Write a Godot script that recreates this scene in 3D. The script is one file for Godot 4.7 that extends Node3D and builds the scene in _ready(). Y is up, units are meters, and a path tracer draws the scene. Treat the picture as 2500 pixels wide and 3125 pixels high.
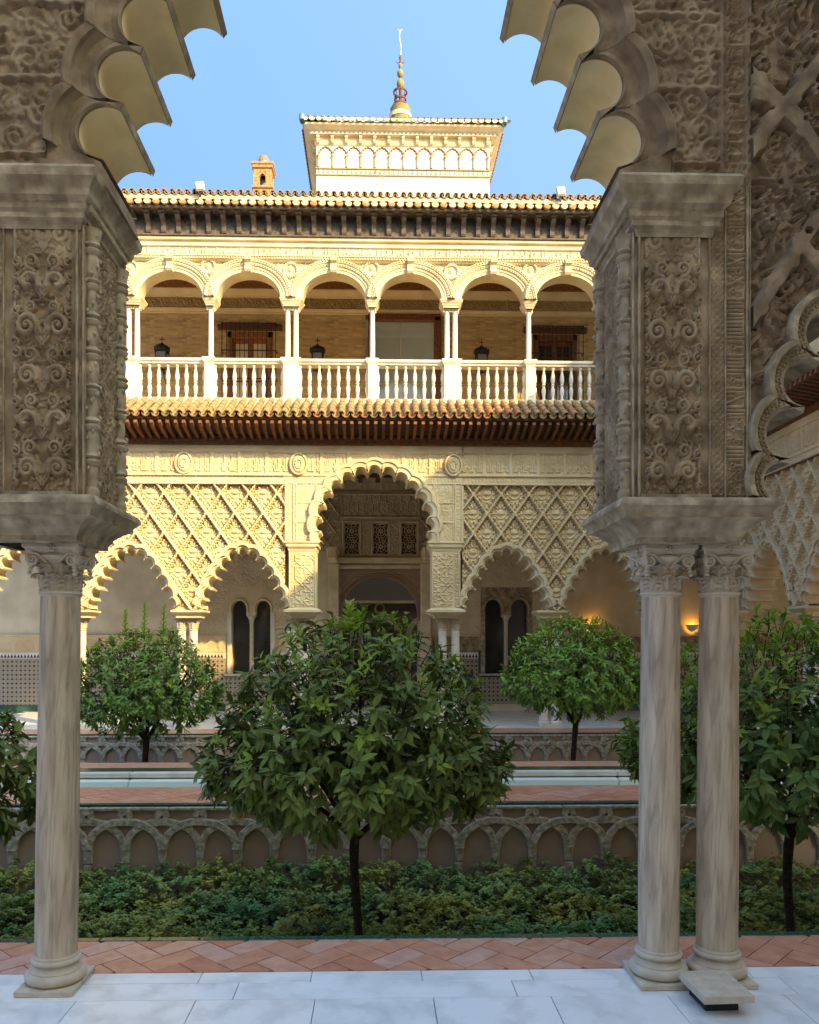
extends Node3D
# An arcaded palace courtyard seen from the shade of its gallery. Camera at the origin, looking along -Z; metres.

var rng := RandomNumberGenerator.new()
var M := {}
var taken := {}
var T := {}


# ------------------------------------------------------------------ carved relief: a height field that strokes are stamped into
class Relief:
	var w: int
	var h: int
	var d: PackedFloat32Array
	var wrap: bool

	func _init(W: int, H: int, wr := true, base := 0.0) -> void:
		w = W
		h = H
		wrap = wr
		d.resize(w * h)
		d.fill(base)

	func dot(cx: float, cy: float, r: float, hh: float, flat := 0.0) -> void:
		var x0 := int(floor(cx - r))
		var x1 := int(ceil(cx + r))
		var y0 := int(floor(cy - r))
		var y1 := int(ceil(cy + r))
		var inv := 1.0 / (r * r)
		for y in range(y0, y1 + 1):
			var yy := y
			if y < 0 or y >= h:
				if not wrap:
					continue
				yy = posmod(y, h)
			var dy := (y - cy) * (y - cy)
			var row := yy * w
			for x in range(x0, x1 + 1):
				var q := 1.0 - ((x - cx) * (x - cx) + dy) * inv
				if q <= 0.0:
					continue
				var xx := x
				if x < 0 or x >= w:
					if not wrap:
						continue
					xx = posmod(x, w)
				var v := hh * (flat + (1.0 - flat) * sqrt(q))
				if v > d[row + xx]:
					d[row + xx] = v

	func cut(cx: float, cy: float, r: float, to: float) -> void:
		for y in range(int(floor(cy - r)), int(ceil(cy + r)) + 1):
			if not wrap and (y < 0 or y >= h):
				continue
			for x in range(int(floor(cx - r)), int(ceil(cx + r)) + 1):
				if not wrap and (x < 0 or x >= w):
					continue
				if (x - cx) * (x - cx) + (y - cy) * (y - cy) < r * r:
					var i := posmod(y, h) * w + posmod(x, w)
					d[i] = minf(d[i], to)

	func line(a: Vector2, b: Vector2, r0: float, r1: float, h0: float, h1: float, flat := 0.0) -> void:
		var n := maxi(1, int(a.distance_to(b) / maxf(0.45 * minf(r0, r1), 0.5)))
		for i in n + 1:
			var t := float(i) / n
			var p := a.lerp(b, t)
			dot(p.x, p.y, lerpf(r0, r1, t), lerpf(h0, h1, t), flat)

	func spiral(c: Vector2, r0: float, r1: float, a0: float, turn: float, t0: float, t1: float, hh: float) -> void:
		var n := maxi(6, int(absf(turn) * (r0 + r1) * 0.5 / maxf(0.5 * t1, 0.5)))
		for i in n + 1:
			var t := float(i) / n
			var a := a0 + turn * t
			var r := lerpf(r0, r1, t)
			dot(c.x + cos(a) * r, c.y + sin(a) * r, lerpf(t0, t1, t), hh * lerpf(0.85, 1.0, t))

	# a pointed leaf with a groove down its middle
	func leaf(p: Vector2, ang: float, length: float, wid: float, hh: float, bend := 0.0) -> void:
		var n := maxi(4, int(length / maxf(wid * 0.3, 0.6)))
		var q := p
		var a := ang
		for i in n + 1:
			var t := float(i) / n
			var r := wid * (0.35 + 0.65 * sin(PI * minf(1.0, 0.25 + 0.75 * t)))
			var s := Vector2(-sin(a), cos(a)) * r * 0.52
			dot(q.x + s.x, q.y + s.y, maxf(r * 0.6, 0.8), hh * (1.0 - 0.35 * t))
			dot(q.x - s.x, q.y - s.y, maxf(r * 0.6, 0.8), hh * (0.9 - 0.35 * t))
			q += Vector2(cos(a), sin(a)) * (length / n)
			a += bend / n

	func frame(x0: float, y0: float, x1: float, y1: float, r: float, hh: float) -> void:
		line(Vector2(x0, y0), Vector2(x1, y0), r, r, hh, hh, 0.7)
		line(Vector2(x0, y1), Vector2(x1, y1), r, r, hh, hh, 0.7)
		line(Vector2(x0, y0), Vector2(x0, y1), r, r, hh, hh, 0.7)
		line(Vector2(x1, y0), Vector2(x1, y1), r, r, hh, hh, 0.7)

	func at(x: float, y: float) -> float:
		if wrap:
			x = fposmod(x, w)
			y = fposmod(y, h)
		else:
			x = clampf(x, 0.0, w - 1.001)
			y = clampf(y, 0.0, h - 1.001)
		var xi := int(x)
		var yi := int(y)
		var fx := x - xi
		var fy := y - yi
		var xj := (xi + 1) % w
		var r0 := yi * w
		var r1 := ((yi + 1) % h) * w
		return lerpf(lerpf(d[r0 + xi], d[r0 + xj], fx), lerpf(d[r1 + xi], d[r1 + xj], fx), fy)

	func tex() -> ImageTexture:
		return ImageTexture.create_from_image(Image.create_from_data(w, h, false, Image.FORMAT_RF, d.to_byte_array()))


# ------------------------------------------------------------------ scene tree helpers
func numbered(called: String) -> String:
	if not taken.has(called):
		taken[called] = 0
		return called
	taken[called] += 1
	return "%s_%03d" % [called, taken[called]]


func tag(o: Node, label: String, category: String, group := "") -> void:
	o.set_meta("label", label)
	o.set_meta("category", category)
	if group:
		o.set_meta("group", group)


func thing(called: String, label: String, category: String, at := Vector3.ZERO, group := "") -> Node3D:
	var o := Node3D.new()
	o.name = numbered(called)
	add_child(o)
	o.position = at
	o.set_meta("kind", "structure" if category in ["floor", "ceiling"] else "thing")
	tag(o, label, category, group)
	return o


func struct(called: String) -> Node3D:
	var o := Node3D.new()
	o.name = numbered(called)
	add_child(o)
	o.set_meta("kind", "structure")
	return o


func part(called: String, mesh: Variant, m: Material, parent: Node, at := Vector3.ZERO, turn := 0.0) -> MeshInstance3D:
	var o := MeshInstance3D.new()
	o.name = called
	o.mesh = done(mesh) if mesh is SurfaceTool else mesh
	o.material_override = m
	parent.add_child(o, true)
	o.position = at
	o.rotation.y = turn
	return o


func stuff(o: Node) -> Node:
	o.set_meta("kind", "stuff")
	return o


func scatter(called: String, mesh: Mesh, m: Material, parent: Node, places: Array, tints: Array = []) -> MultiMeshInstance3D:
	var mm := MultiMesh.new()
	mm.transform_format = MultiMesh.TRANSFORM_3D
	mm.use_colors = tints.size() > 0
	mm.mesh = mesh
	mm.instance_count = places.size()
	for i in places.size():
		mm.set_instance_transform(i, places[i])
		if tints.size():
			mm.set_instance_color(i, tints[i])
	var o := MultiMeshInstance3D.new()
	o.name = called
	o.multimesh = mm
	o.material_override = m
	parent.add_child(o, true)
	return o


# ------------------------------------------------------------------ mesh helpers; faces are given counter-clockwise as seen from outside
const FLAT := 0xFFFFFFFF


func S() -> SurfaceTool:
	var st := SurfaceTool.new()
	st.begin(Mesh.PRIMITIVE_TRIANGLES)
	return st


func done(st: SurfaceTool) -> ArrayMesh:
	st.generate_normals()
	st.index()
	return st.commit()


func tri(st: SurfaceTool, a: Vector3, b: Vector3, c: Vector3, g := FLAT) -> void:
	st.set_smooth_group(g)
	st.set_uv(Vector2.ZERO)
	st.add_vertex(a)
	st.add_vertex(c)
	st.add_vertex(b)


func quad(st: SurfaceTool, a: Vector3, b: Vector3, c: Vector3, d: Vector3, g := FLAT, u := Rect2(0, 0, 1, 1)) -> void:
	st.set_smooth_group(g)
	var p := u.position
	var e := u.end
	st.set_uv(Vector2(p.x, e.y))
	st.add_vertex(a)
	st.set_uv(Vector2(e.x, p.y))
	st.add_vertex(c)
	st.set_uv(Vector2(e.x, e.y))
	st.add_vertex(b)
	st.set_uv(Vector2(p.x, e.y))
	st.add_vertex(a)
	st.set_uv(Vector2(p.x, p.y))
	st.add_vertex(d)
	st.set_uv(Vector2(e.x, p.y))
	st.add_vertex(c)


func quad_out(st: SurfaceTool, a: Vector3, b: Vector3, c: Vector3, d: Vector3, out: Vector3, g := FLAT) -> void:
	if (b - a).cross(c - a).dot(out) >= 0.0:
		quad(st, a, b, c, d, g)
	else:
		quad(st, a, d, c, b, g)


func box(st: SurfaceTool, c: Vector3, s: Vector3, bev := 0.0, turn := Basis.IDENTITY) -> void:
	var hs := s * 0.5
	bev = minf(bev, hs[hs.min_axis_index()] * 0.9)
	for k in 3:
		var u := (k + 1) % 3
		var v := (k + 2) % 3
		for sg in [-1.0, 1.0]:
			var q := []
			for e in [[-1, -1], [1, -1], [1, 1], [-1, 1]]:
				var p := Vector3.ZERO
				p[k] = sg * hs[k]
				p[u] = e[0] * (hs[u] - bev)
				p[v] = e[1] * (hs[v] - bev)
				q.append(c + turn * p)
			var n := Vector3.ZERO
			n[k] = sg
			quad_out(st, q[0], q[1], q[2], q[3], turn * n)
	if bev <= 0.0:
		return
	for m in 3:
		var k := (m + 1) % 3
		var l := (m + 2) % 3
		for sk in [-1.0, 1.0]:
			for sl in [-1.0, 1.0]:
				var q := []
				for e in [[0, -1], [0, 1], [1, 1], [1, -1]]:
					var p := Vector3.ZERO
					p[k] = sk * (hs[k] - (bev if e[0] else 0.0))
					p[l] = sl * (hs[l] - (0.0 if e[0] else bev))
					p[m] = e[1] * (hs[m] - bev)
					q.append(c + turn * p)
				var n := Vector3.ZERO
				n[k] = sk
				n[l] = sl
				quad_out(st, q[0], q[1], q[2], q[3], turn * n)
	for sx in [-1.0, 1.0]:
		for sy in [-1.0, 1.0]:
			for sz in [-1.0, 1.0]:
				var sv := Vector3(sx, sy, sz)
				var q := []
				for k in 3:
					var p := sv * (hs - Vector3.ONE * bev)
					p[k] = sv[k] * hs[k]
					q.append(c + turn * p)
				if (q[1] - q[0]).cross(q[2] - q[0]).dot(turn * sv) > 0:
					tri(st, q[0], q[1], q[2])
				else:
					tri(st, q[0], q[2], q[1])


func box_mesh(s: Vector3, bev := 0.0) -> ArrayMesh:
	var st := S()
	box(st, Vector3.ZERO, s, bev)
	return done(st)


# a profile of (radius, height) turned about the vertical; corners sharper than 40 degrees stay sharp
func lathe(st: SurfaceTool, prof: Array, seg := 24, c := Vector3.ZERO, a0 := 0.0, a1 := TAU) -> void:
	var g := 1
	var total := 0.0
	for i in prof.size() - 1:
		total += prof[i].distance_to(prof[i + 1])
	var run := 0.0
	for i in prof.size() - 1:
		var p: Vector2 = prof[i]
		var q: Vector2 = prof[i + 1]
		if i > 0:
			var e: Vector2 = prof[i - 1]
			if absf((p - e).angle_to(q - p)) > 0.7:
				g += 1
		var v0 := run / total
		run += p.distance_to(q)
		var v1 := run / total
		for k in seg:
			var t0 := lerpf(a0, a1, float(k) / seg)
			var t1 := lerpf(a0, a1, float(k + 1) / seg)
			var d0 := Vector3(cos(t0), 0, -sin(t0))
			var d1 := Vector3(cos(t1), 0, -sin(t1))
			quad(st, c + d0 * p.x + Vector3.UP * p.y, c + d1 * p.x + Vector3.UP * p.y, c + d1 * q.x + Vector3.UP * q.y, c + d0 * q.x + Vector3.UP * q.y, g, Rect2(float(k) / seg, 1.0 - v1, 1.0 / seg, v1 - v0))


# a moulding of (out, height) run round a rectangle with mitred corners; sides: bit 1 front, 2 right, 4 back, 8 left
func cornice(st: SurfaceTool, x0: float, x1: float, z0: float, z1: float, prof: Array, sides := 15) -> void:
	var g := 1
	for i in prof.size() - 1:
		var p: Vector2 = prof[i]
		var q: Vector2 = prof[i + 1]
		if i > 0 and absf((p - prof[i - 1]).angle_to(q - p)) > 0.6:
			g += 4
		var A := [Vector3(x0 - p.x, p.y, z1 + p.x), Vector3(x1 + p.x, p.y, z1 + p.x), Vector3(x1 + p.x, p.y, z0 - p.x), Vector3(x0 - p.x, p.y, z0 - p.x)]
		var B := [Vector3(x0 - q.x, q.y, z1 + q.x), Vector3(x1 + q.x, q.y, z1 + q.x), Vector3(x1 + q.x, q.y, z0 - q.x), Vector3(x0 - q.x, q.y, z0 - q.x)]
		for k in 4:
			if sides & (1 << k):
				quad(st, A[k], A[(k + 1) % 4], B[(k + 1) % 4], B[k], g + k)


# a moulding of (out towards +Z, height) run along X
func run_x(st: SurfaceTool, x0: float, x1: float, z: float, prof: Array) -> void:
	var g := 1
	for i in prof.size() - 1:
		var p: Vector2 = prof[i]
		var q: Vector2 = prof[i + 1]
		if i > 0 and absf((p - prof[i - 1]).angle_to(q - p)) > 0.6:
			g += 1
		quad(st, Vector3(x0, p.y, z + p.x), Vector3(x1, p.y, z + p.x), Vector3(x1, q.y, z + q.x), Vector3(x0, q.y, z + q.x), g)


# a flat shape with thickness; poly counter-clockwise seen from +Z
func slab(st: SurfaceTool, poly: PackedVector2Array, z0: float, z1: float, bev := 0.0) -> void:
	if Geometry2D.is_polygon_clockwise(poly):
		poly.reverse()
	var top := poly
	if bev > 0.0:
		var ins := Geometry2D.offset_polygon(poly, -bev)
		if ins.size() == 1 and ins[0].size() == poly.size():
			top = ins[0]
			var best := 0
			for i in top.size():
				if top[i].distance_squared_to(poly[0]) < top[best].distance_squared_to(poly[0]):
					best = i
			top = top.slice(best) + top.slice(0, best)
		else:
			bev = 0.0
	for f in [[top, z1, 1], [poly, z0, 0]]:
		var ix := Geometry2D.triangulate_polygon(f[0])
		for i in range(0, ix.size(), 3):
			var a := Vector3(f[0][ix[i]].x, f[0][ix[i]].y, f[1])
			var b := Vector3(f[0][ix[i + 1]].x, f[0][ix[i + 1]].y, f[1])
			var c := Vector3(f[0][ix[i + 2]].x, f[0][ix[i + 2]].y, f[1])
			if ((b - a).cross(c - a).z > 0) == (f[2] == 1):
				tri(st, a, b, c)
			else:
				tri(st, a, c, b)
	var zm := z1 - bev
	for i in poly.size():
		var p := poly[i]
		var q := poly[(i + 1) % poly.size()]
		quad(st, Vector3(p.x, p.y, z0), Vector3(q.x, q.y, z0), Vector3(q.x, q.y, zm), Vector3(p.x, p.y, zm))
		if bev > 0.0:
			var pt := top[i]
			var qt := top[(i + 1) % poly.size()]
			quad(st, Vector3(p.x, p.y, zm), Vector3(q.x, q.y, zm), Vector3(qt.x, qt.y, z1), Vector3(pt.x, pt.y, z1))


func tube(st: SurfaceTool, pts: Array, rad: Array, seg := 8, g := 1, cap := true) -> void:
	var rings := []
	var up := Vector3(0.137, 0.31, 0.94).normalized()
	for i in pts.size():
		var t: Vector3 = (pts[mini(i + 1, pts.size() - 1)] - pts[maxi(i - 1, 0)]).normalized()
		var s := t.cross(up).normalized()
		var n := s.cross(t)
		var ring := []
		for k in seg:
			var a := TAU * k / seg
			ring.append(pts[i] + (s * cos(a) + n * sin(a)) * float(rad[mini(i, rad.size() - 1)]))
		rings.append(ring)
	for i in pts.size() - 1:
		for k in seg:
			var kk := (k + 1) % seg
			quad(st, rings[i][k], rings[i][kk], rings[i + 1][kk], rings[i + 1][k], g, Rect2(float(k) / seg, float(i) / pts.size(), 1.0 / seg, 1.0 / pts.size()))
	if cap:
		for k in range(1, seg - 1):
			tri(st, rings[0][0], rings[0][k + 1], rings[0][k])
			tri(st, rings[-1][0], rings[-1][k], rings[-1][k + 1])


# a carved face in XY, front towards +Z, height field f(x, y) in metres; keep(x, y) false leaves a hole
func carved(x0: float, y0: float, x1: float, y1: float, step: float, f: Callable, keep: Variant = null) -> ArrayMesh:
	var nx := maxi(1, int(round((x1 - x0) / step)))
	var ny := maxi(1, int(round((y1 - y0) / step)))
	var sx := (x1 - x0) / nx
	var sy := (y1 - y0) / ny
	var V := PackedVector3Array()
	var N := PackedVector3Array()
	var U := PackedVector2Array()
	var I := PackedInt32Array()
	var H := PackedFloat32Array()
	var K := PackedByteArray()
	var W := nx + 1
	H.resize(W * (ny + 1))
	K.resize(W * (ny + 1))
	K.fill(1)
	V.resize(W * (ny + 1))
	N.resize(W * (ny + 1))
	U.resize(W * (ny + 1))
	var i := 0
	for yi in ny + 1:
		var y := y0 + yi * sy
		for xi in W:
			var x := x0 + xi * sx
			if keep != null and not keep.call(x, y):
				K[i] = 0
			H[i] = f.call(x, y)
			V[i] = Vector3(x, y, H[i])
			U[i] = Vector2(x, -y)
			i += 1
	i = 0
	for yi in ny + 1:
		for xi in W:
			var l := H[i - 1] if xi > 0 else H[i]
			var r := H[i + 1] if xi < nx else H[i]
			var b := H[i - W] if yi > 0 else H[i]
			var t := H[i + W] if yi < ny else H[i]
			N[i] = Vector3(-(r - l) / (2.0 * sx), -(t - b) / (2.0 * sy), 1.0).normalized()
			i += 1
	for yi in ny:
		for xi in nx:
			var a := yi * W + xi
			if K[a] + K[a + 1] + K[a + W] + K[a + W + 1] < 3:
				continue
			I.append_array(PackedInt32Array([a, a + W + 1, a + 1, a, a + W, a + W + 1]))
	var arr := []
	arr.resize(Mesh.ARRAY_MAX)
	arr[Mesh.ARRAY_VERTEX] = V
	arr[Mesh.ARRAY_NORMAL] = N
	arr[Mesh.ARRAY_TEX_UV] = U
	arr[Mesh.ARRAY_INDEX] = I
	var m := ArrayMesh.new()
	if I.size():
		m.add_surface_from_arrays(Mesh.PRIMITIVE_TRIANGLES, arr)
	return m


# ------------------------------------------------------------------ lobed arches
# cusps from the left springing to the right one; a lobe bulges outwards between each two. Returns the lobes as arrays of points at each offset.
func lobes(cusps: Array, gap: float, span: float, offs: Array, n := 14) -> Array:
	var out := []
	var m := cusps.size() - 1
	var nrm := []
	for i in m:
		var t: Vector2 = (cusps[i + 1] - cusps[i]).normalized()
		nrm.append(Vector2(-t.y, t.x))
	for i in m:
		var P: Vector2 = cusps[i]
		var Q: Vector2 = cusps[i + 1]
		var t := (Q - P).normalized()
		var nn: Vector2 = nrm[i]
		var b0: Vector2 = (nn + nrm[maxi(i - 1, 0)]).normalized() if i > 0 else nn
		var b1: Vector2 = (nn + nrm[mini(i + 1, m - 1)]).normalized() if i < m - 1 else nn
		var c0 := Vector2(b0.y, -b0.x)  # along the arch, to the lobe's side of the bisector
		var c1 := Vector2(b1.y, -b1.x)
		var half := P.distance_to(Q) * 0.5 - gap
		var rad := half / sin(span) if span < PI / 2 else half
		var C := (P + Q) * 0.5 + nn * (-rad * cos(span))
		var curves := []
		for o in offs:
			var g := gap * clampf(1.0 - float(o) / 0.05, 0.0, 1.0)
			var R := rad + float(o)
			var s0 := _reach(C, nn, -t, R, P, c0, g, 1.0, span + 0.5)
			var s1 := _reach(C, nn, t, R, Q, c1, g, -1.0, span + 0.5)
			s0 = minf(s0, span + float(o) * 5.0)
			s1 = minf(s1, span + float(o) * 5.0)
			var cur := []
			for k in n + 1:
				var a := lerpf(-s0, s1, float(k) / n)
				cur.append(C + (nn * cos(a) + t * sin(a)) * R)
			curves.append(cur)
		out.append(curves)
	return out


func _reach(C: Vector2, nn: Vector2, t: Vector2, R: float, P: Vector2, c: Vector2, g: float, sg: float, top: float) -> float:
	var s := 0.0
	while s < top:
		var p := C + (nn * cos(s + 0.02) + t * sin(s + 0.02)) * R
		if (p - P).dot(c) * sg < g:
			break
		s += 0.02
	return s


func outline(L: Array, k: int) -> PackedVector2Array:
	var p := PackedVector2Array()
	for lobe in L:
		for q in lobe[k]:
			p.append(q)
	return p


# one mesh per lobe: bands at (offset, z) on the front, soffit back to zb, and the blunt cusp towards the next lobe
func lobe_mesh(L: Array, i: int, zs: Array, zb: float) -> ArrayMesh:
	var st := S()
	var cur: Array = L[i]
	var n: int = cur[0].size() - 1
	for k in cur.size() - 1:
		for j in n:
			var a: Vector2 = cur[k][j]
			var b: Vector2 = cur[k][j + 1]
			var c: Vector2 = cur[k + 1][j + 1]
			var d: Vector2 = cur[k + 1][j]
			quad(st, Vector3(a.x, a.y, zs[k]), Vector3(d.x, d.y, zs[k + 1]), Vector3(c.x, c.y, zs[k + 1]), Vector3(b.x, b.y, zs[k]), 2 + k, Rect2(float(j) / n, float(k) / cur.size(), 1.0 / n, 1.0 / cur.size())) if Geometry2D.is_polygon_clockwise(PackedVector2Array([a, b, c])) else quad(st, Vector3(a.x, a.y, zs[k]), Vector3(b.x, b.y, zs[k]), Vector3(c.x, c.y, zs[k + 1]), Vector3(d.x, d.y, zs[k + 1]), 2 + k, Rect2(float(j) / n, float(k) / cur.size(), 1.0 / n, 1.0 / cur.size()))
	for j in n:
		var a: Vector2 = cur[0][j]
		var b: Vector2 = cur[0][j + 1]
		var inn: Vector2 = (cur[0][0] + cur[0][n]) * 0.5 - (a + b) * 0.5
		quad_out(st, Vector3(a.x, a.y, zb), Vector3(b.x, b.y, zb), Vector3(b.x, b.y, zs[0]), Vector3(a.x, a.y, zs[0]), Vector3(inn.x, inn.y, 0), 1)
	if i + 1 < L.size():
		var a: Vector2 = cur[0][n]
		var b: Vector2 = L[i + 1][0][0]
		var top: Vector2 = cur[1][n]
		var inn := (a + b) * 0.5 - top
		quad_out(st, Vector3(a.x, a.y, zb), Vector3(b.x, b.y, zb), Vector3(b.x, b.y, zs[0]), Vector3(a.x, a.y, zs[0]), Vector3(inn.x, inn.y, 0))
		if (a - top).cross(b - top) > 0:
			tri(st, Vector3(top.x, top.y, zs[1]), Vector3(a.x, a.y, zs[0]), Vector3(b.x, b.y, zs[0]))
		else:
			tri(st, Vector3(top.x, top.y, zs[1]), Vector3(b.x, b.y, zs[0]), Vector3(a.x, a.y, zs[0]))
	# outer rim back to the wall
	var kk := cur.size() - 1
	for j in n:
		var a: Vector2 = cur[kk][j]
		var b: Vector2 = cur[kk][j + 1]
		var o: Vector2 = (a + b) * 0.5 - (cur[0][0] + cur[0][n]) * 0.5
		quad_out(st, Vector3(a.x, a.y, zs[kk]), Vector3(b.x, b.y, zs[kk]), Vector3(b.x, b.y, zs[kk] - 0.06), Vector3(a.x, a.y, zs[kk] - 0.06), Vector3(o.x, o.y, 0), 60)
	return done(st)


func build_lobes(parent: Node, cusps: Array, gap: float, span: float, bands: Array, zb: float, m: Material, n := 14) -> Array:
	var offs := []
	var zs := []
	for b in bands:
		offs.append(b.x)
		zs.append(b.y)
	var L := lobes(cusps, gap, span, offs, n)
	for i in L.size():
		part("lobe", lobe_mesh(L, i, zs, zb), m, parent)
	return L


func mirrored_cusps(cx: float, half: Array) -> Array:
	var out := []
	for p in half:
		out.append(Vector2(cx - p.x, p.y))
	for i in range(half.size() - 1, -1, -1):
		out.append(Vector2(cx + half[i].x, half[i].y))
	return out


func _ready() -> void:
	# ---- camera: a level lens shifted upwards, turned 1.45 degrees to the right of the facade's normal
	var cam := Camera3D.new()
	cam.name = "camera"
	add_child(cam)
	cam.position = Vector3(0, 1.6, 0)
	cam.rotation.y = -deg_to_rad(1.45)
	cam.near = 0.1
	cam.far = 900.0
	cam.keep_aspect = Camera3D.KEEP_HEIGHT
	cam.projection = Camera3D.PROJECTION_FRUSTUM
	cam.size = 0.1 * 2156.0 / 1700.0
	cam.frustum_offset = Vector2(0.1 * 28.5 / 1700.0, 0.1 * 274.0 / 1700.0)
	cam.current = true
	# ---- sky
	var sm := PhysicalSkyMaterial.new()
	sm.rayleigh_coefficient = 10.0
	sm.rayleigh_color = Color(0.04, 0.34, 0.74)
	sm.mie_coefficient = 0.01
	sm.mie_color = Color(0.78, 0.86, 0.80)
	sm.mie_eccentricity = 0.9
	sm.turbidity = 300.0
	sm.ground_color = Color(0.35, 0.32, 0.28)
	sm.energy_multiplier = SKY_ENERGY
	var sky := Sky.new()
	sky.sky_material = sm
	var env := Environment.new()
	env.background_mode = Environment.BG_SKY
	env.sky = sky
	env.tonemap_mode = Environment.TONE_MAPPER_LINEAR
	env.tonemap_exposure = EXPOSURE
	env.sdfgi_enabled = true
	env.ssao_enabled = true
	env.ssil_enabled = true
	var we := WorldEnvironment.new()
	we.name = "world"
	we.environment = env
	add_child(we)
	# ---- sun: behind the camera to the right, 30 degrees high
	var sun := DirectionalLight3D.new()
	sun.name = "sun"
	add_child(sun)
	sun.look_at_from_position(Vector3.ZERO, Vector3(-0.96, -0.80, -1.0), Vector3.UP)
	sun.light_color = Color(0.80, 0.66, 0.43)
	sun.light_energy = SUN_ENERGY
	sun.light_angular_distance = 0.5
	sun.shadow_enabled = true

	make_patterns()
	make_materials()
	# ---- large structure first
	build_ground()
	build_far_lower()
	build_far_back()
	build_far_eave()
	build_upper()
	build_tower()
	build_side_wings()
	build_near()
	# ---- garden and small things
	build_pool()
	build_garden_walls()
	build_paving()
	build_plants()
	build_fittings()


const SKY_ENERGY := 4.0
const EXPOSURE := 7.4
const SUN_ENERGY := 0.6


# ------------------------------------------------------------------ patterns
func fill_leaves(R: Relief, n: int, length: float, wid: float, hh: float, below: float, x0 := 0.0, y0 := 0.0, x1 := -1.0, y1 := -1.0) -> void:
	if x1 < 0:
		x1 = R.w
		y1 = R.h
	for i in n:
		var p := Vector2(rng.randf_range(x0, x1), rng.randf_range(y0, y1))
		if R.at(p.x, p.y) < below:
			R.leaf(p, rng.randf() * TAU, length * rng.randf_range(0.6, 1.2), wid, hh, rng.randf_range(-1.2, 1.2))


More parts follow.
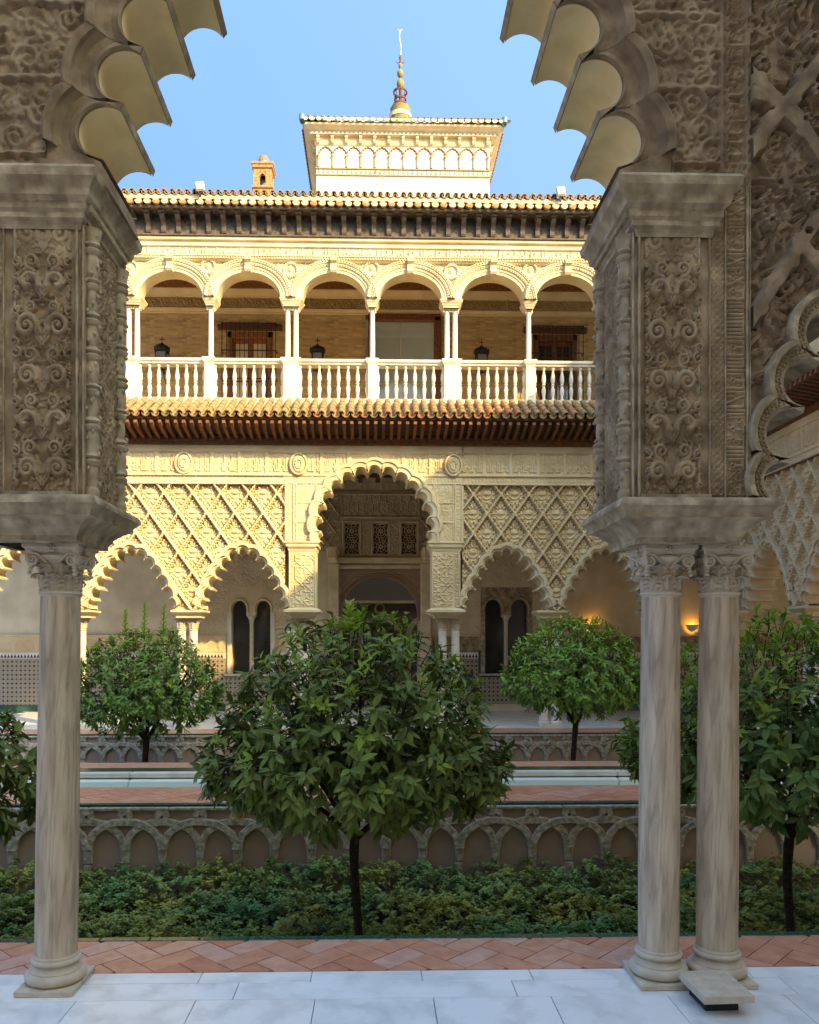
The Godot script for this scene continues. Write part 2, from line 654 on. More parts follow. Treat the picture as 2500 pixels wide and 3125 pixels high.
func make_patterns() -> void:
	rng.seed = 11
	# acanthus scrolls, right half of a symmetric panel, 2.5 mm a cell
	var R := Relief.new(64, 492, false)
	for i in 6:
		var y := 6.0 + i * 82.0 + rng.randf_range(-3, 3)
		var k0 := i % 3
		R.leaf(Vector2(0, y), PI / 2, 26 + k0 * 4, 5, 0.8)
		R.leaf(Vector2(2, y + 6), PI * (0.26 + 0.05 * k0), 30, 5, 0.75, 0.8)
		R.line(Vector2(3, y + 22), Vector2(10, y + 40), 4, 5, 0.8, 0.85)
		var c := Vector2(29 + rng.randf_range(-2, 3), y + 32 + rng.randf_range(-4, 4))
		var q := rng.randf_range(18, 24)
		if k0 == 1:
			# a beast's head and wing instead of a full scroll
			R.spiral(c, q, 4, PI * 1.1, -PI * 1.7, 6, 4.5, 1.0)
			R.leaf(c + Vector2(4, -4), PI * 0.15, 26, 5.5, 0.95, 0.9)
			R.leaf(c + Vector2(2, 2), PI * 0.45, 24, 5, 0.9, 0.8)
			R.leaf(c + Vector2(-2, 6), PI * 0.7, 20, 4.5, 0.85, 0.5)
			R.dot(c.x + 3, c.y - 6, 7, 1.05)
		else:
			R.spiral(c, q, 3, PI * 1.1, -PI * 3.2, 7.0, 3.8, 1.0)
			R.dot(c.x, c.y, 4.5, 1.0)
		for k in 8:
			var a := PI * 1.2 - k * 0.58
			R.leaf(c + Vector2(cos(a), sin(a)) * q, a - 0.7, rng.randf_range(9, 15), 3.4, 0.8, -0.9)
		var d := Vector2(21 + rng.randf_range(-2, 3), y + 66)
		var e := rng.randf_range(11, 15)
		R.spiral(d, e, 2.5, -PI * 0.5, PI * 3.0 * (1.0 if k0 != 2 else -1.0), 5.2, 2.8, 0.95)
		R.dot(d.x, d.y, 3, 0.95)
		R.spiral(Vector2(51, y + 60 + k0 * 5), rng.randf_range(7, 10), 2, PI * 0.5, PI * 2.6, 3.4, 2.2, 0.9)
		R.spiral(Vector2(54, y + 6 + k0 * 3), rng.randf_range(6, 9), 2, -PI * 0.6, -PI * 2.6, 3.2, 2.2, 0.9)
		for k in 6:
			var a := -PI * 0.6 + k * 0.75
			R.leaf(d + Vector2(cos(a), sin(a)) * e, a + 0.6, rng.randf_range(7, 11), 2.7, 0.72, 0.8)
	fill_leaves(R, 260, 10, 2.4, 0.5, 0.12)
	T.acanthus = R
	# tall letters with knots, running up a band 0.09 wide, 2 mm a cell
	R = Relief.new(46, 700, false)
	var y := 12.0
	while y < 690:
		var kind := rng.randi() % 5
		if kind < 2:
			for k in 2 + kind:
				R.line(Vector2(5, y), Vector2(38, y), 2.6, 2.6, 1, 1, 0.75)
				y += 8.5
			R.line(Vector2(38, y - 8), Vector2(38, y + 5), 2.4, 2.4, 1, 1, 0.75)
		elif kind == 2:
			R.line(Vector2(5, y), Vector2(38, y + 15), 2.5, 2.5, 1, 1, 0.75)
			R.line(Vector2(5, y + 17), Vector2(38, y + 4), 2.5, 2.5, 0.9, 0.9, 0.75)
			R.leaf(Vector2(22, y + 18), 0.1, 14, 3, 0.6)
			y += 24
		elif kind == 3:
			R.spiral(Vector2(29, y + 6), 7.5, 5, 0, TAU, 2.4, 2.4, 1.0)
			R.line(Vector2(5, y + 12), Vector2(36, y + 13), 2.4, 2.4, 1, 1, 0.75)
			y += 20
		else:
			R.line(Vector2(38, y), Vector2(38, y + 18), 2.5, 2.5, 1, 1, 0.75)
			R.line(Vector2(20, y + 9), Vector2(38, y + 9), 2.5, 2.5, 1, 1, 0.75)
			R.spiral(Vector2(16, y + 9), 6, 4, 0, TAU, 2.2, 2.2, 0.9)
			y += 23
	fill_leaves(R, 700, 8, 1.7, 0.5, 0.15)
	T.kufic = R
	# small knotwork, 2 mm a cell
	R = Relief.new(27, 54, true)
	for k in 2:
		var o := k * 27.0
		R.line(Vector2(0, o), Vector2(27, o + 27), 1.6, 1.6, 1, 1, 0.6)
		R.line(Vector2(27, o), Vector2(0, o + 27), 1.6, 1.6, 1, 1, 0.6)
		R.spiral(Vector2(13.5, o), 6, 6, 0, TAU, 1.5, 1.5, 0.9)
	fill_leaves(R, 30, 5, 1.2, 0.5, 0.1)
	T.knot = R
	# lozenge lattice with shells, 5 mm a cell; two lozenges per period
	R = Relief.new(103, 144, true)
	for k in 2:
		var c := Vector2(51.5, 72) if k == 0 else Vector2(0, 0)
		for i in 9:
			var a := -PI * 0.5 + (i - 4) * 0.36
			R.leaf(c + Vector2(0, 2), a + PI, 17, 3.0, 0.40)
		R.spiral(c + Vector2(0, 4), 20, 20, 0, TAU, 1.8, 1.8, 0.34)
		for s in [-1.0, 1.0]:
			R.dot(c.x + s * 21, c.y - 16, 5, 0.55)
			R.dot(c.x + s * 9, c.y + 40, 4.5, 0.5)
			R.dot(c.x + s * 16, c.y + 24, 5, 0.55)
			R.leaf(c + Vector2(s * 3, 52), PI * 0.5 + s * 2.2, 22, 3.2, 0.42, s * 1.4)
			R.leaf(c + Vector2(s * 4, 28), PI * 0.5 - s * 0.9, 16, 3.0, 0.42, s * 1.2)
			R.leaf(c + Vector2(s * 5, -30), -PI * 0.5 + s * 0.5, 18, 3.2, 0.40, s * 0.9)
			R.leaf(c + Vector2(s * 24, 2), s * 0.2 + (0.0 if s > 0 else PI), 14, 2.6, 0.36, 0.6)
			R.leaf(c + Vector2(s * 2, -26), PI * 0.5 + s * 1.9, 15, 2.8, 0.36, -s)
		R.leaf(c + Vector2(0, 44), PI * 0.5, 16, 3.4, 0.5)
	# the ribs, scalloped like a string of small arches
	for k in 4:
		var a: Vector2 = [Vector2(51.5, 0), Vector2(51.5, 0), Vector2(0, 72), Vector2(103, 72)][k]
		var b: Vector2 = [Vector2(103, 72), Vector2(0, 72), Vector2(51.5, 144), Vector2(51.5, 144)][k]
		R.line(a, b, 3.4, 3.4, 1.0, 1.0, 0.85)
		var dn := (b - a).normalized()
		var sd := Vector2(-dn.y, dn.x)
		for i in 8:
			var p := a.lerp(b, (i + 0.5) / 8.0)
			R.dot(p.x + sd.x * 2.2, p.y + sd.y * 2.2, 4.2, 0.94, 0.8)
			R.dot(p.x - sd.x * 2.4, p.y - sd.y * 2.4, 3.8, 0.74, 0.8)
			if i != 0 and i != 7:
				R.cut(p.x + sd.x * 9.5, p.y + sd.y * 9.5, 2.3, -0.55)
				R.cut(p.x - sd.x * 9.5, p.y - sd.y * 9.5, 2.3, -0.55)
	T.sebka = R
	# letters on a horizontal band, 4 mm a cell
	R = Relief.new(512, 100, true)
	var x := 6.0
	while x < 505:
		var n := 2 + rng.randi() % 3
		for k in n:
			R.line(Vector2(x, 14), Vector2(x, rng.randf_range(50, 90)), 2.6, 2.6, 1, 1, 0.7)
			x += 9.0
		R.line(Vector2(x - 9 * n, 16), Vector2(x, 16), 2.8, 2.8, 1, 1, 0.7)
		R.spiral(Vector2(x + 4, 30), 9, 5, 0, TAU * 1.2, 2.5, 2.2, 0.9)
		R.spiral(Vector2(x + 2, 66), 13, 4, rng.randf() * TAU, TAU * 1.4, 2.4, 2.0, 0.7)
		x += 16
	fill_leaves(R, 900, 11, 2.2, 0.55, 0.15)
	T.text = R
	# foliage that covers a field evenly
	R = Relief.new(256, 256, true)
	for i in 46:
		R.spiral(Vector2(rng.randf() * 256, rng.randf() * 256), rng.randf_range(10, 19), 3, rng.randf() * TAU, TAU * rng.randf_range(1.1, 1.6) * (1 if rng.randf() < 0.5 else -1), 3.0, 2.0, rng.randf_range(0.7, 1.0))
	fill_leaves(R, 1500, 13, 2.6, 0.6, 0.2)
	T.foliage = R
	# interlaced straps
	R = Relief.new(128, 128, true)
	for k in 8:
		var a := TAU * k / 8 + PI / 8
		R.line(Vector2(64, 64) + Vector2.from_angle(a) * 24, Vector2(64, 64) + Vector2.from_angle(a + TAU * 3 / 8) * 24, 2.4, 2.4, 1, 1, 0.7)
		R.line(Vector2(64, 64) + Vector2.from_angle(a) * 24, Vector2(64, 64) + Vector2.from_angle(a + 0.2) * 62, 2.4, 2.4, 1, 1, 0.7)
		R.line(Vector2.from_angle(a) * 24, Vector2.from_angle(a + TAU * 3 / 8) * 24, 2.4, 2.4, 1, 1, 0.7)
		R.line(Vector2.from_angle(a) * 24, Vector2.from_angle(a - 0.2) * 50, 2.4, 2.4, 1, 1, 0.7)
	R.spiral(Vector2(64, 64), 46, 46, 0, TAU, 2.4, 2.4, 1.0)
	fill_leaves(R, 250, 7, 1.6, 0.5, 0.1)
	T.strap = R
	# small blind arches in rows, as above the portal
	R = Relief.new(96, 128, true)
	for k in 2:
		var c := Vector2(48, 40) if k == 0 else Vector2(0, 104)
		R.spiral(c + Vector2(0, 8), 30, 30, 0, PI, 3, 3, 1.0)
		for s in [-1.0, 1.0]:
			R.line(c + Vector2(s * 30, 8), c + Vector2(s * 30, -22), 3, 3, 1, 1, 0.6)
		R.spiral(c, 12, 4, 0, TAU * 1.5, 2.4, 2, 0.7)
	fill_leaves(R, 500, 9, 2.0, 0.55, 0.15)
	T.arches = R
	# figures, garlands and shields of the upper frieze, 8 mm a cell
	R = Relief.new(420, 40, true)
	x = 8.0
	while x < 412:
		var g := rng.randi() % 4
		if g == 0:
			R.line(Vector2(x, 4), Vector2(x, 22), 5, 4, 0.9, 0.9)
			R.dot(x, 29, 3.6, 1.0)
			R.leaf(Vector2(x + 3, 20), 0.6, 12, 2.4, 0.7)
			x += 15
		elif g == 1:
			R.line(Vector2(x, 4), Vector2(x + 5, 15), 5, 6, 0.9, 0.9)
			R.line(Vector2(x + 5, 15), Vector2(x + 17, 10), 5, 4, 0.9, 0.8)
			R.dot(x + 2, 26, 3.6, 1.0)
			x += 24
		elif g == 2:
			R.spiral(Vector2(x + 8, 13), 9, 3, 0, TAU * 1.4, 3, 2.4, 0.8)
			R.leaf(Vector2(x + 8, 18), PI / 2, 15, 3, 0.8)
			x += 22
		else:
			R.line(Vector2(x + 4, 5), Vector2(x + 4, 20), 3.6, 3.6, 0.9, 0.9, 0.6)
			R.line(Vector2(x, 22), Vector2(x + 9, 22), 2, 2, 0.9, 0.9, 0.6)
			R.dot(x + 4, 28, 3.2, 1.0)
			x += 15
	fill_leaves(R, 200, 7, 1.7, 0.55, 0.1, 0, 3, 420, 18)
	T.figures = R
	# running scrolls, 8 mm a cell
	R = Relief.new(128, 30, true)
	for i in 4:
		var s := 1.0 if i % 2 else -1.0
		R.spiral(Vector2(16 + i * 32, 15), 11, 2.5, PI if s > 0 else 0.0, s * TAU * 1.3, 2.5, 2, 0.9)
		R.leaf(Vector2(32 + i * 32, 15 - s * 10), s * 1.2, 10, 2.2, 0.7)
		R.leaf(Vector2(32 + i * 32, 15 + s * 9), -s * 0.8, 9, 2.2, 0.7)
	fill_leaves(R, 160, 6, 1.6, 0.5, 0.1)
	T.scroll = R


# ------------------------------------------------------------------ materials
func noise_tex(freq: float, oct: int, lo: Color, hi: Color, sd: int, size := 512, bump := false, kind := FastNoiseLite.TYPE_SIMPLEX_SMOOTH) -> NoiseTexture2D:
	var n := FastNoiseLite.new()
	n.seed = sd
	n.noise_type = kind
	n.frequency = freq
	n.fractal_octaves = oct
	var t := NoiseTexture2D.new()
	t.width = size
	t.height = size
	t.seamless = true
	t.noise = n
	if not bump:
		var g := Gradient.new()
		g.set_color(0, lo)
		g.set_color(1, hi)
		t.color_ramp = g
	return t


func lin(r: float, g: float, b: float) -> Color:
	return Color(r, g, b).linear_to_srgb()


# base colours are linear, real-world values
func mat(called: String, r: float, g: float, b: float, rough := 0.9, mottle: Texture2D = null, scale := 1.0, bump: Texture2D = null, relief_cm := 0.0) -> StandardMaterial3D:
	var m := StandardMaterial3D.new()
	m.resource_name = called
	m.albedo_color = lin(r, g, b)
	m.roughness = rough
	m.metallic_specular = 0.4
	if mottle or bump:
		m.uv1_triplanar = true
		m.uv1_world_triplanar = true
		m.uv1_scale = Vector3.ONE * scale
	if mottle:
		m.albedo_texture = mottle
	if bump:
		m.heightmap_enabled = true
		m.heightmap_texture = bump
		m.heightmap_scale = relief_cm
	M[called] = m
	return m


# a material whose carving is fine relief from a pattern; uv in metres, size of one repeat given
func carved_mat(called: String, base: String, pat: Texture2D, wide: float, high: float, cm: float) -> StandardMaterial3D:
	var m: StandardMaterial3D = M[base].duplicate()
	m.resource_name = called
	m.uv1_triplanar = false
	m.uv1_world_triplanar = false
	m.uv1_scale = Vector3(1.0 / wide, 1.0 / high, 1)
	m.albedo_texture = null
	m.heightmap_enabled = true
	m.heightmap_texture = pat
	m.heightmap_scale = cm
	M[called] = m
	return m


func make_materials() -> void:
	var fine := noise_tex(0.03, 5, Color.BLACK, Color.WHITE, 3, 512, true)
	var soft := noise_tex(0.008, 5, Color(0.87, 0.85, 0.82), Color(1, 1, 1), 4)
	var blotch := noise_tex(0.012, 5, Color(0.55, 0.52, 0.48), Color(1, 1, 1), 5)
	var rusty := noise_tex(0.02, 4, Color(0.66, 0.62, 0.55), Color(1, 0.98, 0.95), 6)
	var weather := noise_tex(0.007, 6, Color(0.86, 0.82, 0.75), Color(1, 1, 1), 14)
	mat("stucco", 0.80, 0.665, 0.425, 0.92, weather, 0.35, fine, 0.6)
	mat("stucco_pale", 0.78, 0.675, 0.455, 0.9, weather, 0.4, fine, 0.3)
	mat("plaster", 0.80, 0.70, 0.48, 0.92, soft, 0.3, fine, 0.25)
	mat("ochre", 0.50, 0.36, 0.17, 0.92, soft, 0.4, fine, 0.4)
	mat("whitewash", 0.86, 0.83, 0.76, 0.9, soft, 0.3, fine, 0.2)
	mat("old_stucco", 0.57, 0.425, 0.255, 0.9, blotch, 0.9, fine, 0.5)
	mat("dark_stucco", 0.43, 0.315, 0.195, 0.9, blotch, 0.9, fine, 0.5)  # brown patina, darkened further in place of shade on the arch fronts
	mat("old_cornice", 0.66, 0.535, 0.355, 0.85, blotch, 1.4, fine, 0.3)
	mat("soffit", 0.90, 0.755, 0.44, 0.9, soft, 0.8, fine, 0.25)  # lighter than the fronts to stand in for light bounced from below
	mat("wall_inside", 0.70, 0.64, 0.54, 0.9)
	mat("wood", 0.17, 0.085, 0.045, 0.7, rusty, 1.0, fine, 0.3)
	mat("wood_red", 0.27, 0.12, 0.055, 0.7, rusty, 1.0, fine, 0.3)
	mat("wood_grey", 0.16, 0.135, 0.115, 0.75, rusty, 1.0, fine, 0.3)
	mat("oak", 0.44, 0.20, 0.07, 0.6, rusty, 1.0)
	mat("clay", 0.52, 0.34, 0.17, 0.9, rusty, 1.6, fine, 0.4)
	mat("clay_red", 0.55, 0.28, 0.15, 0.9, rusty, 1.6, fine, 0.4)
	mat("clay_dark", 0.42, 0.30, 0.16, 0.9, rusty, 1.6, fine, 0.4)
	mat("clay_mossy", 0.34, 0.31, 0.15, 0.95, rusty, 1.6, fine, 0.5)
	mat("white_marble", 0.78, 0.72, 0.60, 0.55, soft, 0.6)
	mat("iron", 0.025, 0.024, 0.024, 0.6)
	mat("rust", 0.14, 0.055, 0.03, 0.85)
	mat("stone", 0.42, 0.35, 0.25, 0.92, blotch, 1.2, fine, 0.8)
	mat("brass", 0.60, 0.40, 0.10, 0.3).metallic = 0.9
	mat("glass_dark", 0.03, 0.03, 0.03, 0.08).metallic_specular = 0.6
	mat("curtain", 0.78, 0.68, 0.47, 0.95)
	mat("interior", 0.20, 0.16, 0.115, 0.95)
	mat("green_glaze", 0.05, 0.15, 0.10, 0.22, rusty, 3.0)
	mat("terracotta", 0.68, 0.315, 0.185, 0.42, soft, 2.0, fine, 0.15)
	mat("terracotta_light", 0.72, 0.37, 0.235, 0.42, soft, 2.0, fine, 0.15)
	mat("terracotta_deep", 0.60, 0.25, 0.14, 0.45, soft, 2.0, fine, 0.15)
	mat("terracotta_pink", 0.70, 0.39, 0.28, 0.42, soft, 2.0, fine, 0.15)
	mat("grout", 0.42, 0.30, 0.22, 0.95)
	mat("soil", 0.06, 0.045, 0.03, 1.0, rusty, 1.0, fine, 3.0)
	mat("ground", 0.30, 0.26, 0.2, 1.0)
	mat("old_wall", 0.50, 0.46, 0.30, 0.95, noise_tex(0.016, 6, Color(0.42, 0.38, 0.31), Color(1, 0.98, 0.94), 15), 1.1, fine, 2.5)
	mat("arch_stone", 0.72, 0.68, 0.57, 0.95, rusty, 1.2, fine, 0.9)
	mat("portal_stucco", 0.80, 0.66, 0.44, 0.92, soft, 0.6, fine, 0.4)
	mat("bark", 0.075, 0.05, 0.035, 0.95, rusty, 3.0, fine, 1.5)
	var floor_vein := noise_tex(0.006, 4, Color(1, 1, 1), Color(0.88, 0.885, 0.88), 8)
	(floor_vein.noise as FastNoiseLite).fractal_type = FastNoiseLite.FRACTAL_RIDGED
	(floor_vein.noise as FastNoiseLite).domain_warp_enabled = true
	floor_vein.color_ramp.offsets = PackedFloat32Array([0.45, 1.0])
	for k in 4:
		var v: Vector3 = [Vector3(0.89, 0.87, 0.81), Vector3(0.84, 0.83, 0.785), Vector3(0.90, 0.865, 0.79), Vector3(0.86, 0.845, 0.795)][k]
		var m := mat("floor_marble_%d" % k, v.x, v.y, v.z, 0.32, floor_vein, 0.40 + k * 0.09)
		m.metallic_specular = 0.5
	# marble of the columns: streaks that run up the shaft
	var vein := Image.create(256, 1024, false, Image.FORMAT_RGB8)
	var nz := FastNoiseLite.new()
	nz.seed = 21
	nz.fractal_octaves = 4
	nz.frequency = 0.012
	var n2 := FastNoiseLite.new()
	n2.seed = 22
	n2.frequency = 0.03
	n2.fractal_type = FastNoiseLite.FRACTAL_RIDGED
	for yy in 1024:
		for xx in 256:
			var a := TAU * xx / 256.0
			var px := cos(a) * 62.0
			var pz := sin(a) * 62.0
			var s := nz.get_noise_3d(px * 2.2, yy * 0.26, pz * 2.2)
			var v := maxf(0.0, n2.get_noise_3d(px * 1.3 + yy * 0.05, yy * 0.12, pz * 1.3) - 0.35)
			var g := clampf(0.88 + 0.15 * s - 0.24 * v - 0.10 * maxf(0.0, nz.get_noise_3d(px * 0.5 + 90.0, yy * 0.05, pz * 0.5)) * 2.0, 0.3, 1.0)
			vein.set_pixel(xx, yy, Color(g, g * (0.955 + 0.03 * s), g * (0.90 + 0.06 * s)))
	var mt := ImageTexture.create_from_image(vein)
	for k in 3:
		var m := mat("column_marble_%d" % k, [0.72, 0.77, 0.72][k], [0.615, 0.665, 0.61][k], [0.47, 0.52, 0.455][k], 0.5)
		m.albedo_texture = mt
		m.uv1_offset = Vector3(0.31 * k, 0, 0)
	mat("column_stone", 0.68, 0.58, 0.435, 0.7, soft, 2.5, fine, 0.2)
	# glazed mosaic of the dado
	var z := Image.create(128, 128, false, Image.FORMAT_RGB8)
	for yy in 128:
		for xx in 128:
			var p := Vector2(fposmod(xx, 64.0) - 32, fposmod(yy, 64.0) - 32)
			var q := Vector2(absf(p.x), absf(p.y))
			var star := minf(maxf(q.x, q.y), (q.x + q.y) * 0.7071)
			var cell := (xx / 64) * 2 + yy / 64
			var col: Color = [Color(0.10, 0.16, 0.30), Color(0.08, 0.27, 0.20), Color(0.55, 0.33, 0.10), Color(0.07, 0.07, 0.08)][cell]
			if star > 12 and star < 17:
				col = Color(0.82, 0.80, 0.74)
			elif star >= 17 and star < 22:
				col = Color(0.10, 0.20, 0.38) if (int(p.angle() * 8 / PI + 16) % 2) == 0 else Color(0.80, 0.78, 0.72)
			elif star >= 22 and star < 25:
				col = Color(0.82, 0.80, 0.74)
			elif star >= 25:
				col = Color(0.10, 0.30, 0.22) if q.x > 26 and q.y > 26 else Color(0.74, 0.62, 0.44) if q.x < 8 or q.y < 8 else Color(0.80, 0.78, 0.72)
			z.set_pixel(xx, yy, col)
	var zm := mat("mosaic", 0.66, 0.60, 0.50, 0.3)
	zm.albedo_texture = ImageTexture.create_from_image(z)
	zm.uv1_triplanar = true
	zm.uv1_world_triplanar = true
	zm.uv1_scale = Vector3.ONE * 5.0
	# carved stucco as fine relief
	T.t_foliage = T.foliage.tex()
	T.t_strap = T.strap.tex()
	T.t_arches = T.arches.tex()
	T.t_text = T.text.tex()
	T.t_scroll = T.scroll.tex()
	T.t_knot = T.knot.tex()
	carved_mat("carved_foliage", "stucco", T.t_foliage, 0.55, 0.55, 2.2)
	carved_mat("carved_strap", "stucco", T.t_strap, 0.34, 0.34, 2.0)
	carved_mat("carved_arches", "stucco", T.t_arches, 0.36, 0.48, 3.0)
	carved_mat("carved_text", "stucco", T.t_text, 1.0, 0.14, 1.6)
	carved_mat("carved_scroll", "ochre", T.t_scroll, 0.9, 0.24, 2.5)
	carved_mat("carved_pink", "stucco", T.t_foliage, 0.42, 0.42, 2.0).albedo_color = lin(0.62, 0.42, 0.30)
	carved_mat("old_foliage", "old_stucco", T.t_foliage, 0.40, 0.40, 1.2)
	carved_mat("old_knot", "old_stucco", T.t_knot, 0.06, 0.06, 0.6)
	# brick courses of the upper gallery's wall
	var br := Image.create(256, 128, false, Image.FORMAT_RGB8)
	for yy in 128:
		for xx in 256:
			var row := yy / 16
			var bx := fposmod(xx + (32 if row % 2 else 0), 64.0)
			var joint := yy % 16 < 3 or bx < 3
			var b := 0.8 + 0.2 * nz.get_noise_2d(row * 97.0 + floorf((xx + (32 if row % 2 else 0)) / 64.0) * 41.0, 7.0) + 0.06 * nz.get_noise_2d(xx * 9.0, yy * 9.0)
			br.set_pixel(xx, yy, Color(b, b * 0.97, b * 0.9) if not joint else Color(b * 1.05, b * 1.03, b * 0.98).clamp())
	var bm := mat("brickwork", 0.80, 0.61, 0.33, 0.92)
	bm.albedo_texture = ImageTexture.create_from_image(br)
	bm.uv1_triplanar = true
	bm.uv1_world_triplanar = true
	bm.uv1_scale = Vector3(1.2, 2.6, 1.2)


# ------------------------------------------------------------------ ground, floors
func build_ground() -> void:
	var g := struct("ground")
	var st := S()
	quad(st, Vector3(-400, -1.0, 400), Vector3(400, -1.0, 400), Vector3(400, -1.0, -400), Vector3(-400, -1.0, -400))
	part("ground_sheet", st, M.ground, g)
	# platforms round the sunken beds
	var p := struct("platform")
	for b in [[-9.0, 9.0, -4.415, 4.6], [-9.0, 9.0, -8.86, -8.03], [-9.0, 9.0, -10.86, -10.06], [-9.0, 9.0, -24.0, -14.15]]:
		st = S()
		var z0: float = b[2]
		var z1: float = b[3]
		box(st, Vector3(0, -0.53, (z0 + z1) / 2), Vector3(b[1] - b[0], 1.0, z1 - z0))
		part("platform_block", st, M.grout, p)
	var soil := struct("garden_soil")
	for b in [[-8.03, -4.415], [-14.15, -10.86]]:
		st = S()
		box(st, Vector3(0, -0.98, (b[0] + b[1]) / 2), Vector3(18, 0.1, b[1] - b[0]))
		part("soil_bed", st, M.soil, soil)


# slabs and tiles are separate pieces on a bed of mortar
func build_paving() -> void:
	rng.seed = 5
	var f := struct("marble_floor")
	var rows := [[-3.932, -3.812, -0.835, 0.528], [-3.810, -3.632, 0.642, 1.282], [-3.630, -3.05, -0.271, 0.531], [-3.048, -2.40, -0.10, 0.62], [-2.398, -1.75, 0.25, 0.6], [-1.748, -1.1, 0.0, 0.62], [-1.098, -0.4, 0.3, 0.62], [-0.398, 0.5, 0.1, 0.7], [0.502, 1.4, 0.3, 0.7], [1.402, 2.6, 0.0, 0.8], [2.602, 4.5, 0.0, 0.8]]
	for r in rows:
		var w: float = r[3]
		var x: float = r[2] - w * ceilf((r[2] + 3.6) / w)
		while x < 3.6:
			var st := S()
			var wide := w
			box(st, Vector3(x + wide / 2, -0.014 + rng.randf_range(-0.0006, 0.0006), (r[0] + r[1]) / 2), Vector3(wide - 0.0035, 0.028, absf(r[1] - r[0]) - 0.002), 0.0015)
			part("slab", st, M["floor_marble_%d" % (rng.randi() % 4)], f)
			x += wide
	# beyond: plain white floor of the far gallery
	for k in 5:
		var z := -15.4 - k * 0.85
		for i in 14:
			var st := S()
			box(st, Vector3(-8.4 + i * 1.3 + 0.4 * (k % 2), -0.014, z), Vector3(1.296, 0.028, 0.846), 0.002)
			part("slab", st, M["floor_marble_%d" % (rng.randi() % 4)], f)
	herringbone("terracotta_paving", -4.35, -3.936, -3.4, 4.3, 0.27, 0.135, true)
	herringbone("terracotta_paving", -8.96, -8.10, -4.3, 5.2, 0.30, 0.15, true)
	herringbone("terracotta_paving", -10.80, -10.36, -5.2, 6.2, 0.30, 0.15, false)
	herringbone("terracotta_paving", -14.97, -14.22, -7.2, 6.9, 0.30, 0.15, false)
	edging("glazed_edging", -4.382, 0.06, -3.6, 4.6, 0.265)
	edging("glazed_edging", -8.06, 0.075, -4.6, 5.6, 0.30)
	edging("glazed_edging", -10.20, 0.26, -5.2, 6.2, 0.36)
	edging("glazed_edging", -10.83, 0.05, -5.2, 6.2, 0.36)
	edging("glazed_edging", -14.18, 0.075, -7.0, 6.9, 0.5)


func edging(called: String, z: float, wide: float, x0: float, x1: float, pitch: float) -> void:
	var e := struct(called)
	var mesh := box_mesh(Vector3(pitch - 0.004, 0.04, wide - 0.003), 0.004)
	var x := x0
	while x < x1:
		part("edging_tile", mesh, M.green_glaze, e, Vector3(x + pitch / 2, -0.0185 + rng.randf_range(-0.001, 0.001), z))
		x += pitch


func herringbone(called: String, z0: float, z1: float, x0: float, x1: float, l: float, w: float, single: bool) -> void:
	var f := struct(called)
	var strip := PackedVector2Array([Vector2(x0, -z1), Vector2(x1, -z1), Vector2(x1, -z0), Vector2(x0, -z0)])
	var all := S()
	var count := 0
	var kinds := [M.terracotta, M.terracotta, M.terracotta_light, M.terracotta_deep, M.terracotta_pink]
	var o := Vector2((x0 + x1) / 2, -(z0 + z1) / 2)
	var c := cos(PI / 4)
	for i in range(-60, 61):
		for j in range(-60, 61):
			for k in 2:
				# two bricks per step of the pattern, in units of w; then turned by 45 degrees
				var q := Vector2(i * w + j * 2.0 * w, i * w - j * 2.0 * w)
				var r := Rect2(q.x, q.y, l, w) if k == 0 else Rect2(q.x - w, q.y, w, l)
				var mid := r.get_center()
				var mm := Vector2((mid.x - mid.y) * c, (mid.x + mid.y) * c) + o
				if mm.x < x0 - 0.3 or mm.x > x1 + 0.3 or mm.y < -z1 - 0.3 or mm.y > -z0 + 0.3:
					continue
				var g := 0.0028
				var poly := PackedVector2Array()
				for p in [r.position + Vector2(g, g), Vector2(r.end.x - g, r.position.y + g), r.end - Vector2(g, g), Vector2(r.position.x + g, r.end.y - g)]:
					poly.append(Vector2((p.x - p.y) * c, (p.x + p.y) * c) + o)
				for piece in Geometry2D.intersect_polygons(poly, strip):
					if piece.size() < 3:
						continue
					var area := 0.0
					for n in piece.size():
						area += piece[n].cross(piece[(n + 1) % piece.size()])
					if absf(area) < 0.002:
						continue
					var h := rng.randf_range(-0.0012, 0.0012)
					var st := S() if single and count < 300 else all
					var top := PackedVector3Array()
					if area < 0:
						piece.reverse()
					for p in piece:
						top.append(Vector3(p.x, h, -p.y))
					for n in range(1, top.size() - 1):
						tri(st, top[0], top[n], top[n + 1])
					for n in top.size():
						var a := top[n]
						var b := top[(n + 1) % top.size()]
						quad(st, Vector3(a.x, -0.03, a.z), Vector3(b.x, -0.03, b.z), b, a)
					count += 1
					if st != all:
						part("tile", st, kinds[rng.randi() % 5], f)
	var am := done(all)
	if am.get_surface_count():
		stuff(part("tiles", am, M.terracotta_light, f))


# ------------------------------------------------------------------ the facade across the court
const ZF := -14.85
const HALF := [Vector2(0.735, 2.20), Vector2(0.645, 2.355), Vector2(0.56, 2.567), Vector2(0.467, 2.77), Vector2(0.36, 2.942), Vector2(0.235, 3.10), Vector2(0.085, 3.225)]
const BANDS := [Vector2(0, -0.02), Vector2(0.018, 0.01), Vector2(0.05, 0.012), Vector2(0.056, 0.05), Vector2(0.085, 0.055), Vector2(0.092, 0.03), Vector2(0.125, 0.035)]


func sebka_height(x: float, y: float) -> float:
	return T.sebka.at(x / 0.005, y / 0.005) * 0.088 - 0.052


